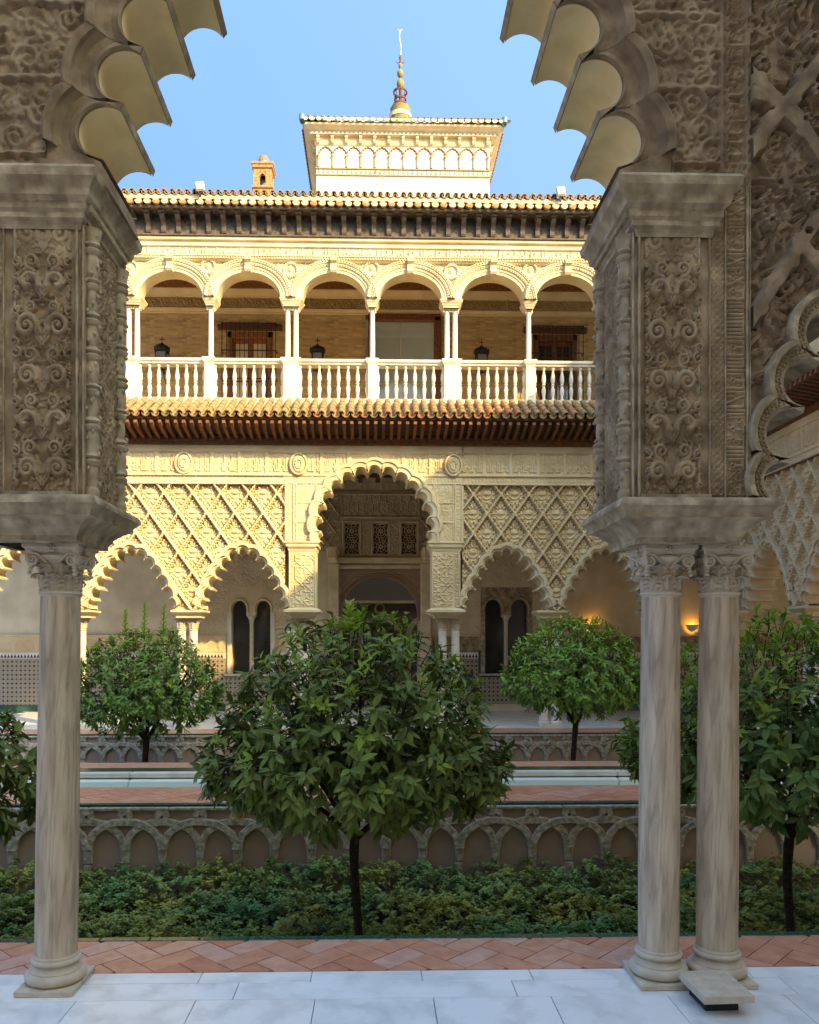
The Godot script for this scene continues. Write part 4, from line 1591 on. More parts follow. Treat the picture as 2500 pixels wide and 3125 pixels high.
func build_upper() -> void:
	rng.seed = 41
	var u := thing("upper_arcade", "cream upper arcade of round arches with medallions and a figured frieze", "arcade")
	# wall above the arches with carved spandrels
	var meds := [[-3.15, 8.66], [-1.6, 8.62], [-0.07, 8.66], [1.44, 8.62], [2.94, 8.66], [-4.6, 8.62], [4.4, 8.62]]
	var inside := func(x: float, y: float, grow: float) -> bool:
		for c in ARCHES:
			var dx: float = (x - c) / (RX + grow)
			var dy: float = (y - SPRING) / (RY + grow)
			if dx * dx + dy * dy < 1.0 and y >= SPRING - 0.001:
				return true
		return false
	var field := func(x: float, y: float) -> float:
		if y > 9.06:
			return 0.03 if y > 9.2 else 0.0
		if y > 8.865:
			return T.figures.at(x / 0.0055, (y - 8.862) / 0.0052) * 0.05 - 0.01
		if y > 8.77:
			return 0.03
		for m in meds:
			var r := Vector2(x - m[0], y - m[1]).length()
			if r < 0.15:
				if r > 0.105:
					return 0.045 + 0.012 * sin(Vector2(x - m[0], y - m[1]).angle() * 22.0)
				var hx: float = (x - m[0]) / 0.055
				var hy: float = (y - m[1] - 0.02) / 0.07
				return 0.005 + 0.045 * sqrt(maxf(0.0, 1.0 - hx * hx - hy * hy)) + 0.02 * maxf(0.0, 1.0 - absf(y - m[1] + 0.075) / 0.035)
		return T.foliage.at(x / 0.0034, y / 0.0034) * 0.04 - 0.015
	part("spandrel_frieze", carved(-5.9, SPRING - 0.005, 5.8, 9.28, 0.0115, field, func(x: float, y: float) -> bool: return not inside.call(x, y, 0.20)), M.stucco_pale, u, Vector3(0, 0, ZU))
	part("wall_back", carved(-5.9, SPRING - 0.005, 5.8, 9.7, 0.03, func(_x: float, _y: float) -> float: return 0.0, func(x: float, y: float) -> bool: return not inside.call(x, y, 0.0)), M.plaster, u, Vector3(0, 0, ZU - 0.36))
	for c in ARCHES:
		var st := S()
		var ring := [[0.0, -0.36], [0.0, 0.0], [0.055, 0.005], [0.06, 0.02], [0.105, 0.025], [0.11, 0.045], [0.165, 0.05], [0.17, 0.07], [0.215, 0.075], [0.235, 0.05], [0.235, 0.0]]
		for i in ring.size() - 1:
			for k in 32:
				var a0 := PI * k / 32
				var a1 := PI * (k + 1) / 32
				var q := []
				for e in [[a0, i], [a1, i], [a1, i + 1], [a0, i + 1]]:
					var o: float = ring[e[1]][0]
					q.append(Vector3(c + cos(e[0]) * (RX + o), SPRING + sin(e[0]) * (RY + o), ZU + ring[e[1]][1]))
				if i == 0:
					quad_out(st, q[0], q[1], q[2], q[3], Vector3(-cos(a0), -sin(a0), 0.0), 1)
				else:
					quad_out(st, q[0], q[1], q[2], q[3], Vector3(cos(a0), sin(a0), 0.0) * (1.0 if i == ring.size() - 2 else 0.05) + Vector3(0, 0, 1.0 if i < ring.size() - 2 else 0.0), 2 + i)
		var av := part("archivolt", st, M.stucco_pale, u)
		st = S()
		for k in 44:
			var a := PI * (k + 0.5) / 44
			box(st, Vector3(c + cos(a) * (RX + 0.135), SPRING + sin(a) * (RY + 0.135), ZU + 0.055), Vector3(0.026, 0.022, 0.022), 0.006, Basis(Vector3.BACK, a))
			box(st, Vector3(c + cos(a) * (RX + 0.205), SPRING + sin(a) * (RY + 0.205), ZU + 0.08), Vector3(0.026, 0.03, 0.022), 0.006, Basis(Vector3.BACK, a))
		part("beading", st, M.stucco_pale, av)
		# scrolled keystone
		st = S()
		var key := PackedVector2Array([Vector2(0, -0.01), Vector2(0.10, -0.02), Vector2(0.13, 0.02), Vector2(0.10, 0.05), Vector2(0.075, 0.10), Vector2(0.09, 0.16), Vector2(0.14, 0.19), Vector2(0.15, 0.23), Vector2(0.10, 0.26), Vector2(0, 0.26)])
		slab(st, key, -0.06, 0.06, 0.014)
		var ko := part("keystone", st, M.stucco_pale, u)
		ko.transform = Transform3D(Basis(Vector3.UP, -PI / 2), Vector3(c, SPRING + RY - 0.015, ZU))
	var st := S()
	run_x(st, -5.9, 5.8, ZU, [Vector2(0.02, 8.765), Vector2(0.05, 8.775), Vector2(0.05, 8.79), Vector2(0.075, 8.80), Vector2(0.075, 8.835), Vector2(0.10, 8.845), Vector2(0.10, 8.86), Vector2(0.02, 8.87)])
	run_x(st, -5.9, 5.8, ZU, [Vector2(0.0, 9.055), Vector2(0.03, 9.06), Vector2(0.03, 9.075), Vector2(0.0, 9.08)])
	run_x(st, -5.9, 5.8, ZU, [Vector2(0.0, 9.16), Vector2(0.05, 9.17), Vector2(0.06, 9.20), Vector2(0.06, 9.215), Vector2(0.03, 9.22)])
	part("cornice", st, M.stucco_pale, u)
	st = S()
	for k in 230:
		box(st, Vector3(-5.7 + k * 0.05, 8.817, ZU + 0.082), Vector3(0.026, 0.032, 0.02), 0.004)
	stuff(part("dentils", st, M.stucco_pale, u))
	# imposts where the arches come together
	var posts := [[-4.60, 2], [-3.13, 1], [-1.595, 2], [-0.06, 1], [1.445, 2], [2.94, 1], [4.43, 2]]
	for p in posts:
		var hw := 0.075 if p[1] == 1 else 0.155
		var x: float = p[0]
		st = S()
		cornice(st, x - hw, x + hw, ZU - 0.30, ZU - 0.04, [Vector2(-0.01, 7.965), Vector2(0.0, 7.97), Vector2(0.0, 7.99), Vector2(0.02, 8.01), Vector2(0.025, 8.035), Vector2(0.05, 8.06), Vector2(0.05, 8.08), Vector2(0.06, 8.085), Vector2(0.06, 8.112), Vector2(-0.05, 8.115)])
		part("impost", st, M.stucco_pale, u)
	# upper columns
	var c0: Node3D = null
	for p in posts:
		for s in ([0.0] if p[1] == 1 else [-0.078, 0.078]):
			var c: Node3D
			if c0 == null:
				c0 = small_column()
				c = c0
			else:
				c = c0.duplicate()
				c.name = numbered("gallery_column")
				add_child(c)
			c.position = Vector3(p[0] + s, 6.955, ZU - 0.15)
			var i := posts.find(p)
			var spot: String = ["at the left pillar's edge", "just right of the leftmost lantern", "between the curtained window and the second lantern", "left of the glazed doorway", "right of the glazed doorway", "left of the reddish barred window", "at the right pillar's edge"][i]
			tag(c, "white upper gallery column %s, %s" % ["standing singly" if p[1] == 1 else "left of a pair" if s < 0 else "right of a pair", spot], "column", "upper gallery columns")
	# balustrade
	var b := thing("balustrade", "white marble balustrade with turned balusters along the upper gallery", "balustrade")
	st = S()
	run_x(st, -5.9, 5.8, ZU - 0.02, [Vector2(-0.22, 6.855), Vector2(0.02, 6.855), Vector2(0.02, 6.88), Vector2(0.05, 6.90), Vector2(0.055, 6.935), Vector2(0.04, 6.95), Vector2(-0.26, 6.952)])
	part("hand_rail", st, M.white_marble, b)
	st = S()
	run_x(st, -5.9, 5.8, ZU, [Vector2(0.16, 6.02), Vector2(0.08, 6.06), Vector2(0.06, 6.13), Vector2(0.03, 6.14), Vector2(0.03, 6.20), Vector2(-0.22, 6.202)])
	part("base_rail", st, M.stucco_pale, b)
	for p in posts:
		var hw := 0.085 if p[1] == 1 else 0.15
		st = S()
		box(st, Vector3(p[0], 6.525, ZU - 0.08), Vector3(hw * 2, 0.66, 0.26), 0.008)
		box(st, Vector3(p[0], 6.525, ZU + 0.05), Vector3(hw * 2 - 0.06, 0.54, 0.02), 0.004)
		box(st, Vector3(p[0], 6.165, ZU - 0.07), Vector3(hw * 2 + 0.04, 0.085, 0.29), 0.008)
		cornice(st, p[0] - hw, p[0] + hw, ZU - 0.21, ZU + 0.05, [Vector2(0.0, 6.85), Vector2(0.012, 6.87), Vector2(0.035, 6.90), Vector2(0.04, 6.94), Vector2(0.03, 6.957), Vector2(-0.08, 6.957)])
		part("pedestal", st, M.white_marble, b)
	st = S()
	lathe(st, [Vector2(0.036, 0.0), Vector2(0.036, 0.03), Vector2(0.026, 0.045), Vector2(0.022, 0.06), Vector2(0.03, 0.11), Vector2(0.041, 0.185), Vector2(0.040, 0.225), Vector2(0.024, 0.275), Vector2(0.020, 0.285), Vector2(0.034, 0.295), Vector2(0.036, 0.31), Vector2(0.022, 0.325), Vector2(0.036, 0.36), Vector2(0.042, 0.41), Vector2(0.036, 0.47), Vector2(0.022, 0.545), Vector2(0.019, 0.585), Vector2(0.030, 0.60), Vector2(0.036, 0.615), Vector2(0.036, 0.65)], 14)
	var bal := done(st)
	for i in posts.size() - 1:
		var h0 := 0.085 if posts[i][1] == 1 else 0.15
		var h1 := 0.085 if posts[i + 1][1] == 1 else 0.15
		var x0: float = posts[i][0] + h0
		var x1: float = posts[i + 1][0] - h1
		for k in 8:
			part("baluster", bal, M.white_marble, b, Vector3(x0 + (x1 - x0) * (k + 0.08) / 7.16, 6.203, ZU - 0.06), rng.randf() * 0.5)
	# back wall with cornice and frieze, ceiling
	var zb := -18.4
	var w := thing("brick_wall", "yellow brick back wall of the upper gallery with a carved frieze", "wall")
	for q in [[-9.0, -3.36, 6.05, 9.1], [-3.36, -2.33, 6.05, 6.1], [-3.36, -2.33, 8.64, 9.1], [-2.33, -0.23, 6.05, 9.1], [-0.23, 1.49, 9.06, 9.1], [1.49, 3.6, 6.05, 9.1], [3.6, 4.62, 8.64, 9.1], [4.62, 9.0, 6.05, 9.1]]:
		wall_piece(w, "brickwork", q[0], q[1], q[2], q[3], zb, zb - 0.3, M.brickwork)
	wall_piece(w, "upper_wall", -9, 9, 9.1, 10.42, zb, zb - 0.3, M.stucco)
	part("carved_frieze", carved(-6.2, 9.16, 6.2, 9.41, 0.016, func(x: float, y: float) -> float: return T.scroll.at(x / 0.008, (y - 9.165) / 0.008) * 0.04 if fposmod(x, 1.5) > 0.04 else 0.03), M.ochre, w, Vector3(0, 0, zb + 0.012))
	st = S()
	run_x(st, -9, 9, zb, [Vector2(0.0, 9.05), Vector2(0.03, 9.06), Vector2(0.03, 9.09), Vector2(0.05, 9.11), Vector2(0.06, 9.155), Vector2(0.0, 9.165)])
	run_x(st, -9, 9, zb, [Vector2(0.0, 9.40), Vector2(0.04, 9.41), Vector2(0.05, 9.45), Vector2(0.10, 9.50), Vector2(0.14, 9.55), Vector2(0.14, 9.57), Vector2(0.0, 9.575)])
	part("cornice", st, M.stucco, w)
	var cl := thing("gallery_ceiling", "dark timber ceiling of the upper gallery", "ceiling")
	wall_piece(cl, "boards", -9, 9, 9.86, 9.95, -15.2, -18.75, M.wood_red)
	wall_piece(cl, "wall_beam", -9, 9, 9.58, 9.855, -18.25, -18.39, M.oak)
	for k in 5:
		wall_piece(cl, "beam", -9, 9, 9.76, 9.858, -15.75 - k * 0.55, -15.87 - k * 0.55, M.oak if k % 2 else M.wood_red)
	for k in 16:
		st = S()
		lathe(st, [Vector2(0.0, -0.05), Vector2(0.05, -0.03), Vector2(0.075, 0.0)], 10)
		part("boss", st, M.oak, cl, Vector3(-5.6 + k * 0.75, 9.80, -16.9))
	# windows with wooden frames behind iron grilles
	for k in 2:
		var cx: float = [-2.845, 4.11][k]
		var t := thing("barred_window", ["wooden casement with drawn curtains behind an iron grille, left part of the upper gallery", "reddish wooden casement with small panes behind an iron grille, right part of the upper gallery"][k], "window", Vector3(cx, 6.1, zb))
		barred_window(t, k)
	# glazed doorway in the middle
	var d := thing("glazed_doorway", "wide glazed doorway in a brown wooden frame at the middle of the upper gallery", "door", Vector3(0.63, 6.05, zb))
	st = S()
	for q in [[-0.80, -0.64, 0, 2.95], [0.70, 0.86, 0, 2.95], [-0.80, 0.86, 2.86, 3.01]]:
		box(st, Vector3((q[0] + q[1]) / 2, (q[2] + q[3]) / 2, 0.01), Vector3(q[1] - q[0], q[3] - q[2], 0.14), 0.015)
	part("frame", st, M.wood_red, d)
	st = S()
	box(st, Vector3(0.03, 1.43, -0.1), Vector3(1.4, 2.86, 0.012))
	var gl := StandardMaterial3D.new()
	gl.albedo_color = Color(0.9, 0.95, 0.93, 0.16)
	gl.transparency = BaseMaterial3D.TRANSPARENCY_ALPHA
	gl.roughness = 0.04
	M.pane = gl
	part("pane", st, gl, d)
	st = S()
	box(st, Vector3(0.03, 3.95, -2.6), Vector3(5, 1.0, 0.1))
	part("far_wall", st, M.wall_inside, d)
	st = S()
	box(st, Vector3(0.03, 1.65, -2.6), Vector3(5, 3.6, 0.1))
	box(st, Vector3(2.5, 1.5, -1.45), Vector3(0.1, 3.2, 2.2))
	box(st, Vector3(0.1, 4.4, -1.9), Vector3(5.2, 0.1, 2.6))
	part("inner_wall", st, mat("sage", 0.50, 0.49, 0.37, 0.9), d)
	# upper eave
	var e := thing("upper_eave", "upper tiled eave over dark carved brackets and a row of tile ends", "eave")
	st = S()
	quad(st, Vector3(-6.2, 9.60, ZU + 0.05), Vector3(6.1, 9.60, ZU + 0.05), Vector3(6.1, 9.61, -14.96), Vector3(-6.2, 9.61, -14.96))
	run_x(st, -6.2, 6.1, ZU, [Vector2(0.0, 9.222), Vector2(0.09, 9.222), Vector2(0.09, 9.25), Vector2(0.05, 9.26), Vector2(0.05, 9.60)])
	part("boarding", st, M.wood_grey, e)
	st = S()
	box(st, Vector3(-0.05, 9.615, -14.96), Vector3(12.3, 0.05, 0.05), 0.01)
	part("fascia", st, M.wood_grey, e)
	# brackets: a scrolled console
	st = S()
	slab(st, PackedVector2Array([Vector2(0, 0), Vector2(0.04, -0.005), Vector2(0.06, 0.03), Vector2(0.055, 0.10), Vector2(0.08, 0.17), Vector2(0.15, 0.21), Vector2(0.19, 0.25), Vector2(0.19, 0.29), Vector2(0, 0.29)]), -0.042, 0.042, 0.008)
	slab(st, PackedVector2Array([Vector2(0.0, 0.292), Vector2(0.25, 0.292), Vector2(0.25, 0.325), Vector2(0.0, 0.325)]), -0.06, 0.06, 0.006)
	var br := done(st)
	for k in 44:
		var o := part("bracket", br, M.wood_grey, e)
		o.transform = Transform3D(Basis(Vector3.UP, -PI / 2), Vector3(-5.93 + k * 0.281, 9.27, ZU + 0.05))
	tiled_slope(e, -6.1, 6.0, 9.66, -14.90, 0.160, 0.12, 1, 0.34)
	var plug := end_plug(0.064, false)
	for k in 75:
		part("tile_end", plug, M.stucco if k % 3 else M.clay, e, Vector3(-6.1 + (k + 1) * 0.160, 9.692, -14.872))
	st = S()
	box(st, Vector3(-0.05, 9.80, -15.12), Vector3(12.1, 0.12, 0.3), 0.01)
	part("mortar_course", st, M.stucco, e)
	tiled_slope(e, -6.1, 6.0, 9.87, -14.95, 0.142, 0.2, 2, 0.34)
	st = S()
	quad(st, Vector3(-6.2, 9.875, -15.0), Vector3(6.1, 9.875, -15.0), Vector3(6.1, 10.6, -19.0), Vector3(-6.2, 10.6, -19.0))
	quad(st, Vector3(6.1, 9.865, -15.27), Vector3(-6.2, 9.865, -15.27), Vector3(-6.2, 10.4, -18.9), Vector3(6.1, 10.4, -18.9))
	part("roof_deck", st, M.clay_dark, e)


func small_column() -> Node3D:
	var c := thing("gallery_column", "", "column")
	var st := S()
	box(st, Vector3(0, 0.012, 0), Vector3(0.13, 0.024, 0.13), 0.004)
	lathe(st, [Vector2(0.062, 0.024), Vector2(0.066, 0.036), Vector2(0.058, 0.05), Vector2(0.05, 0.06), Vector2(0.056, 0.07), Vector2(0.05, 0.08)], 14)
	part("base", st, M.white_marble, c)
	st = S()
	lathe(st, [Vector2(0.05, 0.08), Vector2(0.051, 0.35), Vector2(0.045, 0.93)], 16)
	part("shaft", st, M.white_marble, c)
	st = S()
	lathe(st, [Vector2(0.045, 0.93), Vector2(0.053, 0.938), Vector2(0.046, 0.948), Vector2(0.047, 0.965), Vector2(0.06, 0.975)], 14)
	for s in [-1.0, 1.0]:
		for z in [-1.0, 1.0]:
			var cc := Vector3(s * 0.058, 0.968, z * 0.045)
			var ring := []
			for k in 9:
				ring.append(cc + Vector3(cos(k * TAU / 8) * 0.013, sin(k * TAU / 8) * 0.013, 0))
			tube(st, ring, [0.008], 5, 3, false)
	box(st, Vector3(0, 0.998, 0), Vector3(0.14, 0.024, 0.13), 0.006)
	part("capital", st, M.white_marble, c)
	return c


func barred_window(t: Node3D, kind: int) -> void:
	var st := S()
	box(st, Vector3(0, 2.63, 0.03), Vector3(1.45, 0.13, 0.08), 0.01)
	part("lintel", st, M.wood, t)
	var fm: Material = M.oak if kind == 0 else M.wood_red
	st = S()
	for q in [[-0.51, -0.40, 0, 2.54], [0.40, 0.51, 0, 2.54], [-0.51, 0.51, 2.40, 2.54]]:
		box(st, Vector3((q[0] + q[1]) / 2, (q[2] + q[3]) / 2, -0.05), Vector3(q[1] - q[0], q[3] - q[2], 0.14), 0.012)
	part("frame", st, fm, t)
	for s in [-1.0, 1.0]:
		st = S()
		for q in [[0.0, 0.06, 0, 2.4], [0.34, 0.40, 0, 2.4], [0.06, 0.34, 2.30, 2.4], [0.06, 0.34, 0.0, 0.55], [0.06, 0.34, 1.42, 1.46]]:
			box(st, Vector3(s * (q[0] + q[1]) / 2, (q[2] + q[3]) / 2, -0.09), Vector3(q[1] - q[0], q[3] - q[2], 0.05), 0.006)
		var leaf := part("casement", st, fm, t)
		st = S()
		box(st, Vector3(s * 0.2, 1.42, -0.1), Vector3(0.28, 1.76, 0.008))
		part("pane", st, M.glass_dark if kind == 1 else M.curtain, leaf)
		st = S()
		if kind == 0:
			for k in 7:
				box(st, Vector3(s * (0.075 + k * 0.042), 1.85, -0.088), Vector3(0.016, 0.9, 0.012), 0.004, Basis(Vector3.BACK, s * 0.02 * k))
			part("curtain", st, M.curtain, leaf)
		else:
			for k in 5:
				box(st, Vector3(s * 0.2, 0.72 + k * 0.33, -0.09), Vector3(0.28, 0.02, 0.02))
			box(st, Vector3(s * 0.2, 1.42, -0.09), Vector3(0.02, 1.76, 0.02))
			part("glazing_bars", st, fm, leaf)
	# grille standing proud of the wall
	var bar := S()
	lathe(bar, [Vector2(0.008, 0.0), Vector2(0.008, 2.66)], 6)
	var bm := done(bar)
	for k in 13:
		part("grille_bar", bm, M.iron, t, Vector3(-0.60 + k * 0.1, 0.02, 0.2))
	for y in [0.15, 0.78, 1.42, 2.05, 2.66]:
		st = S()
		box(st, Vector3(0, y, 0.2), Vector3(1.24, 0.022, 0.014), 0.002)
		for s in [-1.0, 1.0]:
			box(st, Vector3(s * 0.61, y, 0.1), Vector3(0.014, 0.022, 0.2), 0.002)
		part("grille_rail", st, M.iron, t)


# ------------------------------------------------------------------ tower, chimney, floodlights above the roofs
func build_tower() -> void:
	rng.seed = 51
	var x0 := -1.87
	var x1 := 3.62
	var zf := -25.6
	var zb := -31.4
	var t := thing("white_tower", "square white roof tower with blind arcade, tiled eaves and ball finial", "tower")
	wall_piece(t, "wall", x0, x1, 0, 17.42, zb, zf, M.whitewash)
	# painted band of triangles
	var st := S()
	run_x(st, x0 - 0.02, x1 + 0.02, zf, [Vector2(0.0, 16.36), Vector2(0.05, 16.37), Vector2(0.05, 16.40), Vector2(0.0, 16.41)])
	run_x(st, x0 - 0.02, x1 + 0.02, zf, [Vector2(0.0, 16.56), Vector2(0.05, 16.57), Vector2(0.05, 16.60), Vector2(0.0, 16.61)])
	part("string_course", st, M.ochre, t)
	st = S()
	var pale := S()
	for k in 37:
		var x := x0 + k * (x1 - x0) / 37.0
		var d := (x1 - x0) / 37.0
		tri(st, Vector3(x, 16.41, zf + 0.012), Vector3(x + d, 16.41, zf + 0.012), Vector3(x + d / 2, 16.555, zf + 0.012))
		tri(pale, Vector3(x + d, 16.41, zf + 0.008), Vector3(x + d * 1.5, 16.555, zf + 0.008), Vector3(x + d / 2, 16.555, zf + 0.008))
	var blue := mat("blue_tile", 0.13, 0.22, 0.30, 0.5)
	stuff(part("tile_triangles", st, blue, t))
	stuff(part("tile_triangles", pale, M.stucco_pale, t))
	# blind arcade
	var pitch := (x1 - x0 - 0.12) / 12.0
	var half := [Vector2(0.175, 0.0), Vector2(0.16, 0.085), Vector2(0.11, 0.165), Vector2(0.045, 0.215)]
	var offs := [0.0, 0.022, 0.036]
	var cu := []
	for p in half:
		cu.append(Vector2(-p.x, p.y))
	for k in range(3, -1, -1):
		cu.append(half[k])
	var L := lobes(cu, 0.004, 1.6, offs, 7)
	st = S()
	var ams := []
	for i in L.size():
		ams.append(lobe_mesh(L, i, [0.02, 0.05, 0.03], 0.0))
	var big := S()
	for a in ams:
		big.append_from(a, 0, Transform3D.IDENTITY)
	big.index()
	var am := big.commit()
	st = S()
	lathe(st, [Vector2(0.04, 0), Vector2(0.04, 0.025), Vector2(0.026, 0.04), Vector2(0.022, 0.32), Vector2(0.035, 0.335), Vector2(0.045, 0.36)], 8)
	box(st, Vector3(0, 0.373, 0), Vector3(0.095, 0.026, 0.08))
	var cm := done(st)
	for k in 13:
		part("small_column", cm, M.ochre, t, Vector3(x0 + 0.06 + k * pitch, 16.61, zf + 0.04))
		if k < 12:
			part("blind_arch", am, M.clay, t, Vector3(x0 + 0.06 + (k + 0.5) * pitch, 16.99, zf))
	# eaves: soffit, brackets, fascia
	st = S()
	var ex0 := x0 - 0.42
	var ex1 := x1 + 0.42
	var ez := zf + 0.95
	var ezb := zb - 0.9
	cornice(st, x0, x1, zb, zf, [Vector2(0.0, 17.30), Vector2(0.03, 17.32), Vector2(0.05, 17.36), Vector2(0.05, 17.56), Vector2(0.20, 17.57), Vector2(0.20, 17.66), Vector2(0.25, 17.67), Vector2(0.30, 17.72), Vector2(0.38, 17.75), Vector2(0.40, 17.80)])
	part("soffit", st, M.stucco, t)
	st = S()
	for k in 44:
		box(st, Vector3(x0 - 0.18 + k * 0.137, 17.615, zf + 0.203), Vector3(0.06, 0.05, 0.012))
	stuff(part("painted_dots", st, blue, t))
	st = S()
	slab(st, PackedVector2Array([Vector2(0, 0), Vector2(0.06, 0), Vector2(0.10, 0.05), Vector2(0.09, 0.10), Vector2(0.13, 0.14), Vector2(0.13, 0.205), Vector2(0, 0.205)]), -0.045, 0.045, 0.01)
	var br := done(st)
	for k in 13:
		var o := part("bracket", br, M.stucco_pale, t)
		o.transform = Transform3D(Basis(Vector3.UP, -PI / 2), Vector3(x0 + 0.06 + k * pitch, 17.352, zf + 0.04))
	for k in 10:
		for s in 2:
			var o := part("bracket", br, M.stucco_pale, t)
			o.transform = Transform3D(Basis(Vector3.UP, PI if s == 0 else 0.0), Vector3(x0 - 0.04 if s == 0 else x1 + 0.04, 17.352, zf - 0.3 - k * 0.58))
	# roof
	st = S()
	var ap := Vector3((x0 + x1) / 2, 19.85, (zf + zb) / 2)
	var cs := [Vector3(x0 - 0.42, 17.82, zf + 0.42), Vector3(x1 + 0.42, 17.82, zf + 0.42), Vector3(x1 + 0.42, 17.82, zb - 0.42), Vector3(x0 - 0.42, 17.82, zb - 0.42)]
	for k in 4:
		tri(st, cs[k], cs[(k + 1) % 4], ap)
	part("roof", st, M.clay, t)
	# hip ridges of white and green glazed tiles
	for k in 2:
		for i in 16:
			st = S()
			var a: Vector3 = cs[k].lerp(ap, i / 16.0)
			var b: Vector3 = cs[k].lerp(ap, (i + 1) / 16.0)
			tube(st, [a, b], [0.10, 0.085], 8)
			part("ridge_tile", st, M.white_marble if i % 2 else M.green_glaze, t)
	# tile ends along the front eave and the two sides
	var r := 0.088
	var pi2 := 0.21
	var cover := barrel(r, 0.6, true)
	var chan := barrel(r * 1.12, 0.6, false)
	var plug := end_plug(r * 1.05, false)
	var w := x1 - x0 + 0.84
	var n := int(w / pi2)
	var kinds := [M.clay, M.clay_mossy, M.clay, M.clay_dark]
	for k in n + 1:
		var x := x0 - 0.42 + k * w / n
		var o := part("cover_tile", cover, kinds[rng.randi() % 4], t)
		o.transform = Transform3D(Basis(Vector3.RIGHT, 0.6), Vector3(x, 17.87 + 0.34, zf + 0.46 - 0.5))
		o = part("channel_tile", chan, kinds[rng.randi() % 4], t)
		o.transform = Transform3D(Basis(Vector3.RIGHT, 0.6), Vector3(x + w / n * 0.5, 17.90 + 0.34, zf + 0.475 - 0.5))
	for k in n:
		part("tile_end", plug, M.stucco, t, Vector3(x0 - 0.42 + (k + 0.5) * w / n, 17.905, zf + 0.475))
	for s in [-1.0, 1.0]:
		for k in range(3, 36):
			var o := part("cover_tile", cover, kinds[rng.randi() % 4], t)
			o.transform = Transform3D(Basis(Vector3.UP, s * PI / 2) * Basis(Vector3.RIGHT, 0.6), Vector3((x1 - 0.05) if s > 0 else (x0 + 0.05), 18.21, zf + 0.3 - k * 0.18))
	for s in [0, 1]:
		st = S()
		lathe(st, [Vector2(0.0, -0.09), Vector2(0.09, -0.08), Vector2(0.09, 0.08), Vector2(0.0, 0.09)], 10)
		part("corner_tile", st, M.blue_tile, t, cs[s] + Vector3(0, 0.1, 0))
	# iron rungs
	for k in 8:
		st = S()
		var y := 16.05 + k * 0.24
		tube(st, [Vector3(0.02, y, zf - 0.02), Vector3(0.02, y - 0.03, zf + 0.16), Vector3(0.24, y - 0.03, zf + 0.16), Vector3(0.24, y, zf - 0.02)], [0.011], 5)
		part("rung", st, M.clay_dark, t)
	# finial
	var f := thing("roof_finial", "ball finial on a rusty iron cage with a lightning rod atop the tower", "finial", Vector3(ap.x, 0, ap.z))
	st = S()
	lathe(st, [Vector2(0.38, 19.5), Vector2(0.38, 20.25), Vector2(0.34, 20.27), Vector2(0.36, 20.44), Vector2(0.28, 20.500), Vector2(0.0, 20.510)], 8)
	part("drum", st, M.clay_mossy, f)
	st = S()
	lathe(st, [Vector2(0.40, 20.05), Vector2(0.40, 20.2), Vector2(0.37, 20.21)], 8)
	part("drum_base", st, M.stucco, f)
	for k in 8:
		var a := TAU * k / 8
		st = S()
		tube(st, [Vector3(cos(a) * 0.24, 20.490, sin(a) * 0.24), Vector3(cos(a) * 0.19, 20.650, sin(a) * 0.19), Vector3(cos(a) * 0.19, 20.850, sin(a) * 0.19), Vector3(cos(a) * 0.23, 21.010, sin(a) * 0.23)], [0.018], 5)
		part("cage_bar", st, M.rust, f)
	for q in [[0.24, 20.550], [0.20, 20.750], [0.235, 21.010]]:
		st = S()
		lathe(st, [Vector2(q[0] - 0.02, q[1] - 0.03), Vector2(q[0] + 0.02, q[1] - 0.03), Vector2(q[0] + 0.02, q[1] + 0.03), Vector2(q[0] - 0.02, q[1] + 0.03)], 16)
		part("cage_ring", st, M.rust, f)
	st = S()
	lathe(st, [Vector2(0.05, 20.500), Vector2(0.045, 21.010), Vector2(0.06, 21.070), Vector2(0.04, 21.130)], 10)
	lathe(st, [Vector2(0.035, 22.000), Vector2(0.045, 22.070), Vector2(0.03, 22.150), Vector2(0.05, 22.230), Vector2(0.02, 22.330), Vector2(0.0, 22.350)], 10)
	part("spindle", st, M.rust, f)
	for q in [[21.310, 0.13, 0.18], [21.670, 0.115, 0.15], [21.950, 0.07, 0.10]]:
		st = S()
		var pr := [Vector2(0.03, q[0] - q[2] - 0.05)]
		for k in 9:
			var a := -PI / 2 + PI * k / 8
			pr.append(Vector2(maxf(0.03, cos(a) * q[1]), q[0] + sin(a) * q[2]))
		lathe(st, pr, 14)
		part("ball", st, M.clay_mossy, f)
	for s in [-1.0, 1.0]:
		st = S()
		tube(st, [Vector3(0, 22.070, 0), Vector3(s * 0.1, 22.050, 0), Vector3(s * 0.14, 22.070, 0), Vector3(s * 0.13, 22.120, 0)], [0.012], 5)
		part("iron_scroll", st, M.rust, f)
	st = S()
	var pts := []
	for k in 12:
		pts.append(Vector3(0.03 * sin(k * 0.5), 22.300 + k * 0.075, 0))
	tube(st, pts, [0.014], 5)
	for k in 3:
		tube(st, [Vector3(0.03 * sin(5.5), 23.110, 0), Vector3((k - 1) * 0.07, 23.250, 0)], [0.007], 4)
	part("lightning_rod", st, M.white_marble, f)
	# chimney
	var c := thing("chimney", "small ochre chimney with an arched opening and tiled cap on the left of the roof", "chimney", Vector3(-2.345, 0, -17.0))
	wall_piece(c, "stack", -0.19, 0.19, 9.6, 11.05, -0.19, 0.19, M.clay)
	for sx in [-1.0, 1.0]:
		for sz in [-1.0, 1.0]:
			wall_piece(c, "pier", sx * 0.125 - 0.06, sx * 0.125 + 0.06, 11.05, 11.36, sz * 0.125 - 0.06, sz * 0.125 + 0.06, M.clay)
	st = S()
